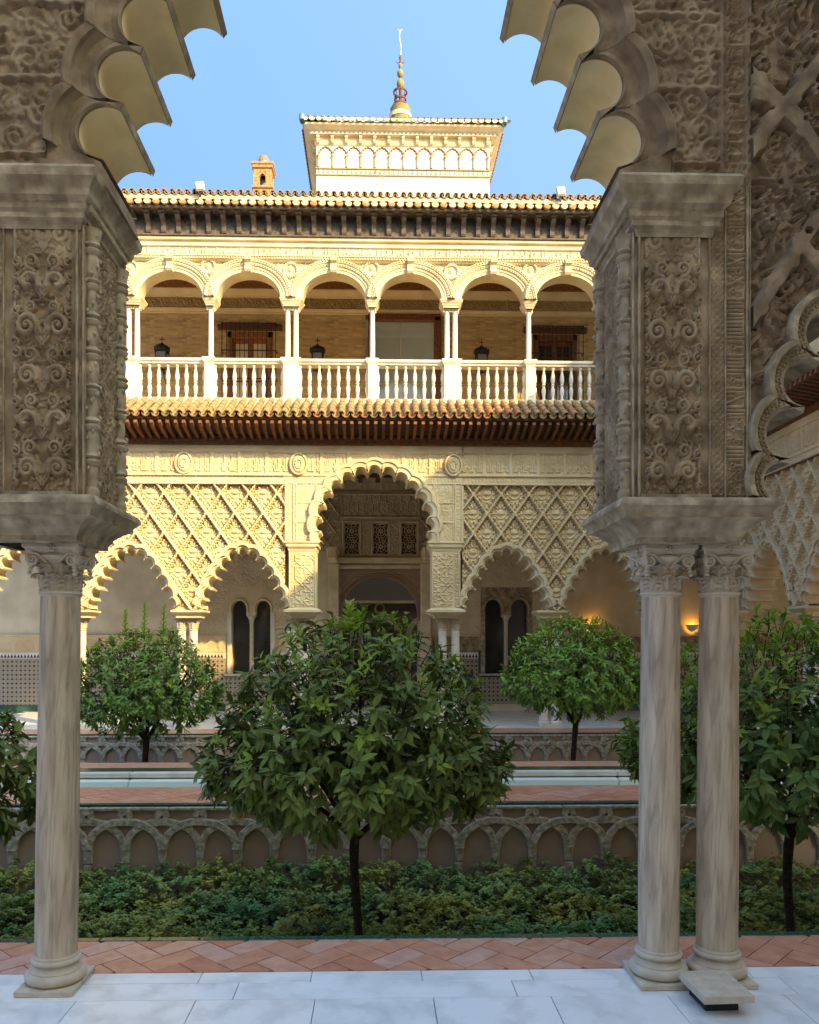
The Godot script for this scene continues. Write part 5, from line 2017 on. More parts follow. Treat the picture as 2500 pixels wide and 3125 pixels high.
	cornice(st, -0.185, 0.185, -0.185, 0.185, [Vector2(-0.1, 11.36), Vector2(0.0, 11.36), Vector2(0.0, 11.42), Vector2(0.03, 11.44), Vector2(0.03, 11.49), Vector2(0.05, 11.51), Vector2(0.05, 11.55), Vector2(-0.19, 11.60)])
	cornice(st, -0.19, 0.19, -0.19, 0.19, [Vector2(0, 11.0), Vector2(0.03, 11.02), Vector2(0.03, 11.06), Vector2(-0.1, 11.062)])
	part("cap", st, M.clay, c)
	for s in [-1.0, 1.0]:
		st = S()
		slab(st, PackedVector2Array([Vector2(-0.065, 11.36), Vector2(-0.065, 11.27), Vector2(-0.03, 11.32), Vector2(0, 11.335), Vector2(0.03, 11.32), Vector2(0.065, 11.27), Vector2(0.065, 11.36)]), -0.04, 0.04)
		part("arch", st, M.clay, c, Vector3(0, 0, s * 0.135))
	st = S()
	lathe(st, [Vector2(0.13, 11.57), Vector2(0.12, 11.65), Vector2(0.10, 11.66)], 10)
	part("tiled_neck", st, M.blue_tile, c)
	st = S()
	lathe(st, [Vector2(0.10, 11.66), Vector2(0.11, 11.70), Vector2(0.08, 11.77), Vector2(0.0, 11.80)], 10)
	part("dome", st, M.clay_red, c)
	# floodlights
	for k in 2:
		var fl := thing("floodlight", ["small square floodlight on the roof edge below the chimney", "small square floodlight on the roof edge at the far right"][k], "floodlight", Vector3([-3.22, 3.43][k], 9.93, -14.88), "floodlights on the roof edge")
		st = S()
		box(st, Vector3(0, 0.02, 0), Vector3(0.17, 0.17, 0.06), 0.02, Basis(Vector3.BACK, 0.15))
		part("housing", st, M.stucco, fl)
		st = S()
		box(st, Vector3(0, 0.02, 0.032), Vector3(0.13, 0.13, 0.006), 0.002, Basis(Vector3.BACK, 0.15))
		part("glass", st, mat("lamp_glass", 0.5, 0.55, 0.45, 0.15), fl)
		st = S()
		box(st, Vector3(0, -0.09, -0.03), Vector3(0.04, 0.12, 0.03))
		part("bracket", st, M.iron, fl)


# ------------------------------------------------------------------ wings to the right and left of the court
func build_side_wings() -> void:
	rng.seed = 61
	var w := thing("side_wing", "shaded cream wing with lobed arches and carved lattice, right edge of the court", "building", Vector3(6.88, 0, ZF))
	w.rotation.y = -PI / 2
	var cs := [0.80, 2.86, 4.92, 6.98]
	var offs := []
	for b in BANDS:
		offs.append(b.x)
	var pl := []
	for c in cs:
		pl.append(outline(lobes(mirrored_cusps(c, HALF), 0.012, 1.85, offs), 5))
	var keep := func(x: float, y: float) -> bool:
		for k in 4:
			if absf(x - cs[k]) < 0.86 and Geometry2D.is_point_in_polygon(Vector2(x, y), pl[k]):
				return false
			if absf(x - cs[k]) < 0.73 and y < 2.3:
				return false
		return true
	part("lattice_panel", carved(0.0, 2.19, 3.0, 4.50, 0.0085, sebka_height, keep), M.stucco, w)
	part("lattice_panel", carved(3.0, 2.19, 9.5, 4.50, 0.025, sebka_height, keep), M.stucco, w)
	part("inscription_frieze", carved(0.0, 4.50, 3.0, 5.21, 0.011, frieze_height), M.stucco, w)
	part("inscription_frieze", carved(3.0, 4.50, 9.5, 5.21, 0.03, frieze_height), M.stucco, w)
	part("wall_back", carved(0.0, 2.19, 9.5, 9.3, 0.04, func(_x: float, _y: float) -> float: return 0.0, keep), M.plaster, w, Vector3(0, 0, -0.48))
	for c in cs:
		build_lobes(w, mirrored_cusps(c, HALF), 0.012, 1.85, BANDS, -0.48, M.stucco_pale)
	for b in [[1.55, 2.11], [3.61, 4.17], [5.67, 6.23], [7.73, 9.5]]:
		var st := S()
		cornice(st, b[0] + 0.08, b[1] - 0.08, -0.43, -0.06, [Vector2(-0.02, 2.04), Vector2(0, 2.045), Vector2(0.0, 2.08), Vector2(0.05, 2.12), Vector2(0.08, 2.15), Vector2(0.08, 2.185), Vector2(-0.05, 2.20)])
		part("abacus_block", st, M.stucco_pale, w)
	var st := S()
	run_x(st, 0, 9.5, 0, [Vector2(0.022, 4.485), Vector2(0.05, 4.49), Vector2(0.05, 4.515), Vector2(0.02, 4.525)])
	run_x(st, 0, 9.5, 0, [Vector2(0.0, 5.205), Vector2(0.06, 5.205), Vector2(0.06, 5.245), Vector2(0.045, 5.25), Vector2(0.045, 5.33), Vector2(0.07, 5.34), Vector2(0.07, 5.37), Vector2(0.0, 5.375)])
	part("wall_plate", st, M.wood_red, w)
	st = S()
	quad(st, Vector3(0.6, 5.36, 0), Vector3(9.5, 5.36, 0), Vector3(9.5, 5.52, 0.62), Vector3(0.6, 5.52, 0.62))
	part("boarding", st, M.wood, w)
	var raf := box_mesh(Vector3(0.056, 0.09, 0.60), 0.006)
	for k in 56:
		var o := part("rafter", raf, M.wood_red, w)
		o.transform = Transform3D(Basis(Vector3.RIGHT, -0.175), Vector3(0.9 + k * 0.1405, 5.40, 0.36))
	tiled_slope(w, 0.7, 9.4, 5.59, 0.66, 0.163, 0.5, 3, 0.26)
	wall_piece(w, "upper_wall", 0.0, 9.5, 5.5, 9.35, -0.3, 0.0, M.stucco_pale)
	wall_piece(w, "roof_slab", 0.0, 11.5, 9.35, 9.5, -5.0, 0.08, M.clay)
	wall_piece(w, "back_wall", -4.4, 11.5, 0.0, 9.35, -4.3, -4.0, M.plaster)
	wall_piece(w, "corner_sun_block", -4.4, -0.01, 5.56, 9.35, -3.99, -0.02, M.plaster)  # unseen block, added to keep sun off the far gallery wall
	wall_piece(w, "gallery_ceiling", 0.0, 9.5, 5.38, 5.5, -4.0, -0.5, M.wood)


# ------------------------------------------------------------------ the near arcade, seen from inside its gallery
const ZN := -3.57
const CXN := -0.066


# acanthus panel; x across from the axis, y up
func acanthus_height(x: float, y: float) -> float:
	return T.acanthus.at(absf(x) / 0.0025, y / 0.0025) * 0.030


func build_near() -> void:
	for s in [1.0, -1.0]:
		near_pillar(s)
	# the great lobed arch overhead
	var a := thing("lobed_arch", "great lobed arch overhead with pale scalloped soffit between the two dark carved pillars", "arch")
	var cusps := []
	var half := [Vector2(1.14, 3.70), Vector2(1.055, 3.95), Vector2(0.97, 4.20), Vector2(0.857, 4.437), Vector2(0.70, 4.65), Vector2(0.50, 4.87), Vector2(0.26, 4.98)]
	cusps = mirrored_cusps(-0.058, half.slice(0, 7))
	cusps.insert(7, Vector2(-0.058, 5.02))
	var bands := [Vector2(0, 0.0), Vector2(0.008, 0.008), Vector2(0.02, -0.006), Vector2(0.045, -0.018), Vector2(0.075, -0.014), Vector2(0.098, 0.008), Vector2(0.105, 0.028), Vector2(0.135, 0.038), Vector2(0.148, 0.024)]
	var offs := []
	var zs := []
	for b in bands:
		offs.append(b.x)
		zs.append(b.y + ZN)
	var L := lobes(cusps, 0.012, 1.84, offs, 22)
	for i in L.size():
		var front := S()
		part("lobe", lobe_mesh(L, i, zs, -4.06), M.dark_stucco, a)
		# plastered soffit of the lobe, a hand's breadth behind the moulded edge
		front = S()
		var cur: Array = L[i][0]
		var mid: Vector2 = (cur[0] + cur[-1]) * 0.5
		for j in cur.size() - 1:
			var p: Vector2 = cur[j].lerp(mid, 0.012)
			var q: Vector2 = cur[j + 1].lerp(mid, 0.012)
			var inn := mid - (p + q) * 0.5
			quad_out(front, Vector3(p.x, p.y, -4.075), Vector3(q.x, q.y, -4.075), Vector3(q.x, q.y, ZN - 0.015), Vector3(p.x, p.y, ZN - 0.015), Vector3(inn.x, inn.y, 0), 1)
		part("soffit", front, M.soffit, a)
		if i + 1 < L.size():
			var st := S()
			var p: Vector2 = L[i][0][-1]
			var q: Vector2 = L[i + 1][0][0]
			var c := (p + q) * 0.5
			var dirv := (c - Vector2(-0.058, 3.625)).normalized()
			quad_out(st, Vector3(p.x, p.y, -4.08) - Vector3(dirv.x, dirv.y, 0) * 0.004, Vector3(q.x, q.y, -4.08) - Vector3(dirv.x, dirv.y, 0) * 0.004, Vector3(q.x, q.y, ZN + 0.002) - Vector3(dirv.x, dirv.y, 0) * 0.004, Vector3(p.x, p.y, ZN + 0.002) - Vector3(dirv.x, dirv.y, 0) * 0.004, -Vector3(dirv.x, dirv.y, 0))
			part("cusp_edge", st, M.old_cornice, a)
	for s in [-1.0, 1.0]:
		var sp := S()
		slab(sp, PackedVector2Array([Vector2(-0.058 + s * 1.12, 3.60), Vector2(-0.058 + s * 1.38, 3.60), Vector2(-0.058 + s * 1.38, 3.80), Vector2(-0.058 + s * 1.145, 3.703)]), -4.05, ZN + 0.003)
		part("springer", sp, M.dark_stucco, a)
	var op := outline(L, 7)
	op.append(Vector2(1.3, 3.3))
	op.append(Vector2(-1.4, 3.3))
	var opb := outline(L, 1)
	opb.append(Vector2(1.1, 3.3))
	opb.append(Vector2(-1.2, 3.3))
	# wall round the arch: low carved squares between plain courses, a letter band at the side
	var w := thing("spandrel_wall", "dark weathered carved wall round the great arch in the foreground", "wall")
	var field := func(x: float, y: float) -> float:
		var dx := absf(x - CXN)
		if dx > 1.60 and dx < 1.73:
			if dx < 1.615 or dx > 1.715:
				return 0.02
			return T.text.at(y / 0.0022, (dx - 1.615) / 0.0011) * 0.016 + 0.002
		var py := fposmod(y - 3.72, 0.33)
		if py < 0.022:
			return 0.022 + 0.004 * sin(x * 90.0)
		return T.foliage.at(x / 0.0042, y / 0.0042) * 0.024
	var keep := func(x: float, y: float) -> bool: return not Geometry2D.is_point_in_polygon(Vector2(x, y), op)
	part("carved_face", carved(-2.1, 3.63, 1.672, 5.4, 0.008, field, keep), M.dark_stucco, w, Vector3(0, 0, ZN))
	part("court_face", carved(-9.0, 3.63, 6.9, 9.45, 0.05, func(_x: float, _y: float) -> float: return 0.0, func(x: float, y: float) -> bool: return not Geometry2D.is_point_in_polygon(Vector2(x, y), opb)), M.stucco_pale, w, Vector3(0, 0, -4.055))
	# wall to the right with its own smaller lobed arch
	var r := thing("lattice_wall", "coarsely carved wall with broad interlaced ribs and rosettes, upper right foreground", "wall")
	var cx := 2.53
	var k2 := []
	for p in [Vector2(0.70, 2.225), Vector2(0.675, 2.41), Vector2(0.61, 2.64), Vector2(0.525, 2.862), Vector2(0.405, 3.07), Vector2(0.255, 3.25), Vector2(0.09, 3.37)]:
		k2.append(p)
	var c2 := mirrored_cusps(cx, k2)
	var b2 := [Vector2(0, 0.0), Vector2(0.008, 0.006), Vector2(0.014, 0.016), Vector2(0.058, 0.02), Vector2(0.062, 0.045), Vector2(0.088, 0.05), Vector2(0.092, 0.03)]
	var ar := thing("side_arch", "smaller scalloped arch with a lacy carved rim beside the coupled columns, right edge", "arch")
	var L2 := build_lobes(ar, c2, 0.010, 1.84, shift(b2, ZN), -4.06, M.old_cornice, 18)
	# lacy rim: leaves on the middle band of each lobe
	for i in L2.size():
		var st := S()
		for k in 15:
			var t: float = (k + 0.5) / 15.0 * (L2[i][2].size() - 1)
			var j := int(t)
			var p: Vector2 = L2[i][2][j].lerp(L2[i][2][mini(j + 1, L2[i][2].size() - 1)], t - j)
			var q: Vector2 = L2[i][3][j].lerp(L2[i][3][mini(j + 1, L2[i][3].size() - 1)], t - j)
			var an := (q - p).angle()
			for e in [0.30, 0.68]:
				var m := p.lerp(q, e)
				box(st, Vector3(m.x, m.y, ZN + 0.022), Vector3(0.015, 0.0065, 0.012), 0.002, Basis(Vector3.BACK, an + (0.7 if k % 2 else -0.7)))
		part("lace", st, M.old_stucco, ar)
	var op2 := outline(L2, 5)
	op2.append(Vector2(cx + 0.8, 2.0))
	op2.append(Vector2(cx - 0.8, 2.0))
	var keep2 := func(x: float, y: float) -> bool: return not Geometry2D.is_point_in_polygon(Vector2(x, y), op2)
	rng.seed = 77
	var R := Relief.new(400, 700, false)  # 5 mm a cell over 2.0 x 3.5 m from (1.66, 2.2)
	fill_leaves(R, 4200, 17, 2.3, 0.5, 0.22)
	for i in 130:
		var c := Vector2(rng.randf() * 400, rng.randf() * 700)
		for k in 7:
			R.leaf(c, k * 0.32 - 1.0 + rng.randf() * 0.1, 20, 1.8, 0.62, 0.2)
	var nodes := [Vector2(30, 335), Vector2(-26, 200), Vector2(70, 455)]
	for g in [[Vector2(-10, 300), Vector2(22, 345), Vector2(52, 380), Vector2(82, 425), Vector2(110, 480)], [Vector2(-10, 395), Vector2(24, 362), Vector2(50, 335), Vector2(72, 300), Vector2(98, 262), Vector2(140, 180)], [Vector2(-10, 370), Vector2(24, 362)], [Vector2(40, 500), Vector2(75, 455), Vector2(110, 405), Vector2(140, 350)], [Vector2(-10, 150), Vector2(24, 200), Vector2(46, 235), Vector2(70, 205), Vector2(90, 165), Vector2(120, 110)], [Vector2(46, 235), Vector2(80, 280)], [Vector2(82, 425), Vector2(60, 470), Vector2(30, 510), Vector2(-10, 560)], [Vector2(110, 480), Vector2(90, 530), Vector2(60, 580), Vector2(30, 640)]]:
		for k in g.size() - 1:
			R.line(g[k], g[k + 1], 6.5, 6.0, 1.0, 1.0, 0.88)
			var m: Vector2 = (g[k] + g[k + 1]) * 0.5
			R.dot(m.x + 3, m.y + 1, 7.5, 0.97, 0.88)
			R.dot(g[k].x - 2, g[k].y, 7.8, 0.95, 0.88)
	for c in [Vector2(36, 445), Vector2(58, 418), Vector2(62, 372), Vector2(50, 345), Vector2(20, 470), Vector2(56, 278), Vector2(88, 330), Vector2(20, 255), Vector2(80, 505), Vector2(12, 395)]:
		R.dot(c.x, c.y, 7.0, 1.05)
		for k in 6:
			R.dot(c.x + cos(k * TAU / 6) * 5.5, c.y + sin(k * TAU / 6) * 5.5, 3.2, 0.95)
		R.cut(c.x, c.y, 1.6, 0.3)
	for i in 160:
		R.cut(rng.randf() * 400, rng.randf() * 700, rng.randf_range(1.5, 3.5), -0.35)
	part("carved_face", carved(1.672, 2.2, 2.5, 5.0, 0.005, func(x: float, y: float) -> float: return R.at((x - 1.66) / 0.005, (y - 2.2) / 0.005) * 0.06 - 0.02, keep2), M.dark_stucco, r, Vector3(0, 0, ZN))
	part("court_face", carved(1.70, 2.2, 6.9, 3.64, 0.04, func(_x: float, _y: float) -> float: return 0.0, keep2), M.stucco_pale, r, Vector3(0, 0, -4.05))
	wall_piece(r, "wall_end", 3.5, 6.9, 2.2, 5.4, -4.04, ZN, M.old_stucco)
	part("plain_face", carved(2.5, 2.2, 3.5, 5.4, 0.02, func(_x: float, _y: float) -> float: return 0.0, keep2), M.old_foliage, r, Vector3(0, 0, ZN))
	# the gallery that the camera stands in: unseen, walls raised against the sun
	var g := thing("near_gallery", "unseen pale walls round the viewer, raised to hold off the sun", "building")
	wall_piece(g, "upper_wall", -9.0, 6.9, 5.4, 9.4, -4.04, -3.7, M.stucco_pale)
	wall_piece(g, "back_wall", -9.0, 6.9, 0.0, 12.0, 4.5, 4.9, M.plaster)  # unseen, made taller than the wing to keep sun off the piers
	wall_piece(g, "added_end_wall", 6.91, 7.3, 0.0, 9.4, -5.3, -0.2, M.plaster)  # unseen, added to close the gallery end against the sun
	wall_piece(g, "added_end_wall", 6.91, 7.3, 0.0, 12.0, -0.198, 4.9, M.plaster)  # raised likewise so no sun slants in from the right
	wall_piece(g, "left_wall", -9.0, -2.1, 2.2, 5.4, -4.04, ZN, M.old_stucco)
	wall_piece(g, "left_wall", -2.099, -1.803, 2.2, 3.628, -4.04, ZN - 0.005, M.old_stucco)
	# marble columns
	var c0 := near_column()
	var spots := [[-1.4965, -0.0125], [1.348, -0.007], [1.630, -0.006]]
	var labels := ["veined grey marble column standing alone at the left edge", "left one of the two coupled marble columns on the right", "right one of the two coupled marble columns, behind the loose stone slab"]
	for k in 3:
		var c: Node3D = c0
		if k > 0:
			c = c0.duplicate()
			c.name = numbered("marble_column")
			add_child(c)
		c.position = Vector3(spots[k][0], 0, -3.82)
		c.rotation.z = spots[k][1]
		tag(c, labels[k], "column", "foreground marble columns")
		for ch in c.get_children():
			if k and ch.name.begins_with("shaft"):
				ch.material_override = M["column_marble_%d" % (k % 3)]
			if k and ch.name.begins_with("shaft"):
				ch.rotation.y = k * 1.7


func near_pillar(s: float) -> void:
	var label := "dark carved pillar with acanthus panel above the left column" if s < 0 else "dark carved pillar with acanthus panel and letter band above the coupled columns"
	var p := thing("carved_pillar", label, "pillar", Vector3(CXN, 0, 0), "carved pillars of the near arcade")
	# distances from the arch axis; mirrored for the left
	var X := func(a: float, b: float) -> Array: return [a, b] if s > 0 else [-b, -a]
	var e: Array = X.call(1.205, 1.735)
	var st := S()
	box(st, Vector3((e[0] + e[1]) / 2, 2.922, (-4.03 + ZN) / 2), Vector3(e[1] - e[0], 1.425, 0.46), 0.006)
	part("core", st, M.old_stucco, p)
	# lower cornice, flaring upwards
	e = X.call(1.255, 1.715)
	st = S()
	cornice(st, e[0], e[1], -4.03, -3.60, [Vector2(-0.06, 2.045), Vector2(0.0, 2.05), Vector2(0.0, 2.072), Vector2(0.012, 2.085), Vector2(0.016, 2.098), Vector2(0.030, 2.112), Vector2(0.055, 2.132), Vector2(0.082, 2.147), Vector2(0.092, 2.150), Vector2(0.094, 2.168), Vector2(0.110, 2.188), Vector2(0.124, 2.196), Vector2(0.124, 2.214), Vector2(0.112, 2.232), Vector2(0.03, 2.238)])
	part("lower_cornice", st, M.old_cornice, p)
	# upper cornice with a beaded course
	e = X.call(1.225, 1.56)
	st = S()
	cornice(st, e[0], e[1], -4.05, ZN + 0.01, [Vector2(0.004, 3.40), Vector2(0.012, 3.43), Vector2(0.028, 3.44), Vector2(0.028, 3.462), Vector2(0.04, 3.475), Vector2(0.04, 3.508), Vector2(0.062, 3.522), Vector2(0.072, 3.56), Vector2(0.098, 3.585), Vector2(0.104, 3.618), Vector2(0.09, 3.636), Vector2(-0.1, 3.64)])
	part("upper_cornice", st, M.old_cornice, p)
	st = S()
	var ix: float = (1.225 - 0.048) * s
	for k in 24:
		var z := -4.05 + k * 0.0215
		box(st, Vector3(ix, 3.492, z), Vector3(0.018, 0.028, 0.011), 0.003)
	part("beading", st, M.old_cornice, p)
	# fillets and panel frame on the front
	for b in [[1.232, 1.242, 0.016], [1.50, 1.512, 0.010], [1.552, 1.557, 0.012], [1.622, 1.629, 0.012], [1.718, 1.728, 0.014], [1.733, 1.740, 0.010], [1.207, 1.215, 0.012]]:
		var q: Array = X.call(b[0], b[1])
		st = S()
		var tall := 1.40 if b[0] > 1.6 else 1.19
		box(st, Vector3((q[0] + q[1]) / 2, 2.235 + tall / 2, ZN + b[2] / 2), Vector3(q[1] - q[0], tall, b[2] + 0.004), 0.003)
		part("fillet", st, M.old_cornice, p)
	var f0: Array = X.call(1.243, 1.558)
	st = S()
	run_x(st, f0[0], f0[1], ZN, [Vector2(0.0, 2.24), Vector2(0.02, 2.242), Vector2(0.02, 2.258), Vector2(0.0, 2.262)])
	part("fillet", st, M.old_cornice, p)
	var cx: float = 1.385 * s
	var top := 3.40
	part("acanthus_panel", carved(-0.122 if s > 0 else -0.130, 2.262, 0.130 if s > 0 else 0.122, top, 0.0031, func(x: float, y: float) -> float: return acanthus_height(x * 1.12, y - 2.262) * (1.0 if y < 3.30 else 0.35)), M.old_stucco, p, Vector3(cx, 0, ZN + 0.002))
	var kx: Array = X.call(1.629, 1.718)
	var kw: float = kx[1] - kx[0]
	var mir := s
	part("letter_band", carved(0, 2.255, kw, 3.63, 0.0031, func(x: float, y: float) -> float: return T.kufic.at((x if mir > 0 else kw - x) / 0.002, (y - 2.255) / 0.002) * 0.012 if y > 2.37 else T.strap.at(x / 0.0009, y / 0.0009) * 0.008), M.old_stucco, p, Vector3(kx[0], 0, ZN + 0.002))
	kx = X.call(1.558, 1.621)
	part("knot_band", carved(0, 2.255, kx[1] - kx[0], 3.42, 0.0045, func(x: float, y: float) -> float: return T.knot.at(x / 0.00115, y / 0.00115) * 0.006), M.old_stucco, p, Vector3(kx[0], 0, ZN + 0.003))
	# reveal towards the opening: lace between two turned colonnettes
	var lace := carved(0.0, 2.25, 0.30, 3.42, 0.0062, func(x: float, y: float) -> float: return T.foliage.at(x / 0.0017, y / 0.0017) * 0.016)
	var o := part("reveal_lace", lace, M.old_stucco, p)
	o.transform = Transform3D(Basis(Vector3.UP, -PI / 2 * s), Vector3((1.205 - 0.004) * s, 0, -3.96 if s > 0 else -3.66))
	for z in [-3.612, -4.0]:
		st = S()
		var prof := [Vector2(0.030, 2.24), Vector2(0.034, 2.26), Vector2(0.030, 2.28)]
		for k in 7:
			var y := 2.285 + k * 0.155
			for q in [[0.0, 0.026], [0.05, 0.030], [0.09, 0.026], [0.10, 0.036], [0.115, 0.038], [0.125, 0.028], [0.135, 0.040], [0.148, 0.030]]:
				prof.append(Vector2(q[1] * (1.0 + 0.12 * sin(k * 2.3)), y + q[0]))
		prof.append(Vector2(0.036, 3.38))
		prof.append(Vector2(0.046, 3.42))
		lathe(st, prof, 16)
		part("colonnette", st, M.old_cornice, p, Vector3((1.205 - 0.014) * s, 0, z))
		st = S()
		for k in 34:
			var y := 2.30 + k * 0.033
			var an := k * 2.4
			for e2 in 2:
				var aa := an + e2 * PI
				box(st, Vector3(cos(aa) * 0.033, y, sin(aa) * 0.033), Vector3(0.016, 0.022, 0.012), 0.005, Basis(Vector3.UP, -aa) * Basis(Vector3.BACK, 0.6))
		part("colonnette_leaves", st, M.old_cornice, p, Vector3((1.205 - 0.014) * s, 0, z))


func spiral_scroll(st: SurfaceTool, c: Vector3, r: float, hand: float, turn: Basis) -> void:
	var pts := []
	var rad := []
	for k in 30:
		var t := k / 29.0
		var a := PI * 0.5 + hand * t * TAU * 1.75
		var rr := r * (1.0 - 0.86 * t)
		pts.append(c + turn * Vector3(cos(a) * rr, sin(a) * rr, 0.004 * t))
		rad.append(0.0085 * (1.0 - 0.45 * t))
	tube(st, pts, rad, 7, 5)
	# eye and web
	var ring := []
	for k in 12:
		ring.append(turn * Vector3(cos(TAU * k / 12) * r * 0.95, sin(TAU * k / 12) * r * 0.95, -0.004))
	for k in 12:
		tri(st, c + turn * Vector3(0, 0, 0.004), c + ring[k], c + ring[(k + 1) % 12], 6)


# a marble column with plinth, moulded base, tapered shaft and a scrolled leafy capital; base at the origin
func near_column() -> Node3D:
	var c := thing("marble_column", "", "column")
	var st := S()
	box(st, Vector3(0, 0.013, 0), Vector3(0.262, 0.026, 0.30), 0.003)
	part("plinth", st, M.column_stone, c)
	st = S()
	var pr := [Vector2(0.118, 0.026)]
	for k in 9:
		var a := -PI * 0.45 + PI * 0.95 * k / 8
		pr.append(Vector2(0.112 + cos(a) * 0.025, 0.051 + sin(a) * 0.025))
	pr.append_array([Vector2(0.113, 0.079), Vector2(0.110, 0.083), Vector2(0.101, 0.092), Vector2(0.098, 0.102), Vector2(0.101, 0.108), Vector2(0.106, 0.110)])
	for k in 7:
		var a := -PI * 0.5 + PI * k / 6
		pr.append(Vector2(0.099 + cos(a) * 0.012, 0.124 + sin(a) * 0.013))
	pr.append_array([Vector2(0.100, 0.139), Vector2(0.099, 0.146), Vector2(0.0955, 0.152)])
	lathe(st, pr, 40)
	part("base", st, M.column_stone, c)
	st = S()
	lathe(st, [Vector2(0.0955, 0.152), Vector2(0.0945, 0.165), Vector2(0.0955, 0.6), Vector2(0.0935, 1.1), Vector2(0.0885, 1.79), Vector2(0.0875, 1.812)], 48)
	part("shaft", st, M.column_marble_0, c)
	st = S()
	pr = [Vector2(0.0875, 1.812), Vector2(0.089, 1.818)]
	for k in 7:
		var a := -PI * 0.5 + PI * k / 6
		pr.append(Vector2(0.088 + cos(a) * 0.009, 1.829 + sin(a) * 0.009))
	pr.append_array([Vector2(0.088, 1.84), Vector2(0.086, 1.846)])
	lathe(st, pr, 40)
	part("necking", st, M.column_stone, c)
	# capital
	st = S()
	lathe(st, [Vector2(0.086, 1.843), Vector2(0.082, 1.86), Vector2(0.083, 1.90), Vector2(0.087, 1.94), Vector2(0.096, 1.97), Vector2(0.112, 1.985), Vector2(0.118, 1.995), Vector2(0.112, 2.003), Vector2(0.09, 2.006)], 32)
	part("bell", st, M.column_stone, c)
	for k in 16:
		st = S()
		var low := k < 8
		var y0 := 1.846 if low else 1.885
		var ht := 0.085 if low else 0.095
		var rows := 12
		var cols := 8
		var P := []
		for i in rows + 1:
			var t := float(i) / rows
			var out := (0.088 if low else 0.086) + 0.008 * t * t + 0.034 * pow(maxf(0.0, (t - 0.62) / 0.38), 1.6)
			var y := y0 + ht * (t if t < 0.86 else 0.86 - (t - 0.86) * 1.3)
			var wd := 0.036 * sin(PI * (0.22 + 0.62 * t)) * (1.0 + 0.30 * sin(t * 26.0))
			var row := []
			for j in cols + 1:
				var u := (float(j) / cols - 0.5) * 2.0
				var lift := 0.0075 * cos(u * PI * 2.5) - 0.006 * u * u + 0.004
				var a := u * wd / out
				row.append(Vector3(cos(a) * (out + lift), y - 0.010 * u * u, -sin(a) * (out + lift)))
			P.append(row)
		for i in rows:
			for j in cols:
				quad(st, P[i][j], P[i][j + 1], P[i + 1][j + 1], P[i + 1][j], 1)
		part("acanthus_leaf", st, M.column_stone, c, Vector3.ZERO, (k + (0.5 if not low else 0.0)) * PI / 4)
	# scrolls at the four corners, one on each face, and the bands that carry them
	for f in 4:
		var b := Basis(Vector3.UP, f * PI / 2)
		for s in [-1.0, 1.0]:
			st = S()
			spiral_scroll(st, b * Vector3(s * 0.088, 1.978, 0.106), 0.030, -s, b)
			var arc := []
			for k in 9:
				var t := k / 8.0
				arc.append(b * Vector3(s * (0.010 + 0.078 * t), 1.94 + 0.068 * sin(t * PI * 0.5), 0.096 + 0.012 * t))
			tube(st, arc, [0.006, 0.007, 0.008, 0.009, 0.009, 0.009, 0.009, 0.0085, 0.008], 6, 8)
			part("volute", st, M.column_stone, c)
			st = S()
			for k in 3:
				box(st, b * Vector3(s * (0.098 + 0.004 * k), 1.945 - 0.016 * k, 0.098 + 0.002 * k), Vector3(0.020 - 0.003 * k, 0.016, 0.02), 0.005, b * Basis(Vector3.BACK, s * 0.4))
			part("leaf_drop", st, M.column_stone, c)
	# abacus with hollow sides and a flower on each
	st = S()
	var poly := []
	for f in 4:
		for k in 9:
			var u := (k / 8.0 - 0.5) * 2.0
			var x := u * 0.132
			var z := 0.132 - 0.020 * (1.0 - u * u)
			if absf(u) > 0.97:
				x *= 0.93
			poly.append(Basis(Vector3.UP, f * PI / 2) * Vector3(x, 0, z))
	var lv := [[0.84, 2.004], [0.90, 2.012], [0.92, 2.026], [1.0, 2.032], [1.0, 2.05]]
	for i in lv.size() - 1:
		for k in poly.size():
			var p: Vector3 = poly[k]
			var q: Vector3 = poly[(k + 1) % poly.size()]
			quad(st, p * lv[i][0] + Vector3.UP * lv[i][1], q * lv[i][0] + Vector3.UP * lv[i][1], q * lv[i + 1][0] + Vector3.UP * lv[i + 1][1], p * lv[i + 1][0] + Vector3.UP * lv[i + 1][1])
	for k in poly.size():
		tri(st, poly[k] + Vector3.UP * 2.05, poly[(k + 1) % poly.size()] + Vector3.UP * 2.05, Vector3.UP * 2.05)
		tri(st, poly[(k + 1) % poly.size()] * 0.84 + Vector3.UP * 2.004, poly[k] * 0.84 + Vector3.UP * 2.004, Vector3.UP * 2.004)
	part("abacus", st, M.column_stone, c)
	for f in 4:
		var b := Basis(Vector3.UP, f * PI / 2)
		st = S()
		for k in 5:
			var a := TAU * k / 5 + 0.3
			box(st, b * Vector3(cos(a) * 0.012, 2.028 + sin(a) * 0.012, 0.117), Vector3(0.016, 0.013, 0.014), 0.005, b * Basis(Vector3.BACK, a))
		box(st, b * Vector3(0, 2.028, 0.122), Vector3(0.010, 0.010, 0.012), 0.004, b)
		part("flower", st, M.column_stone, c)
	return c


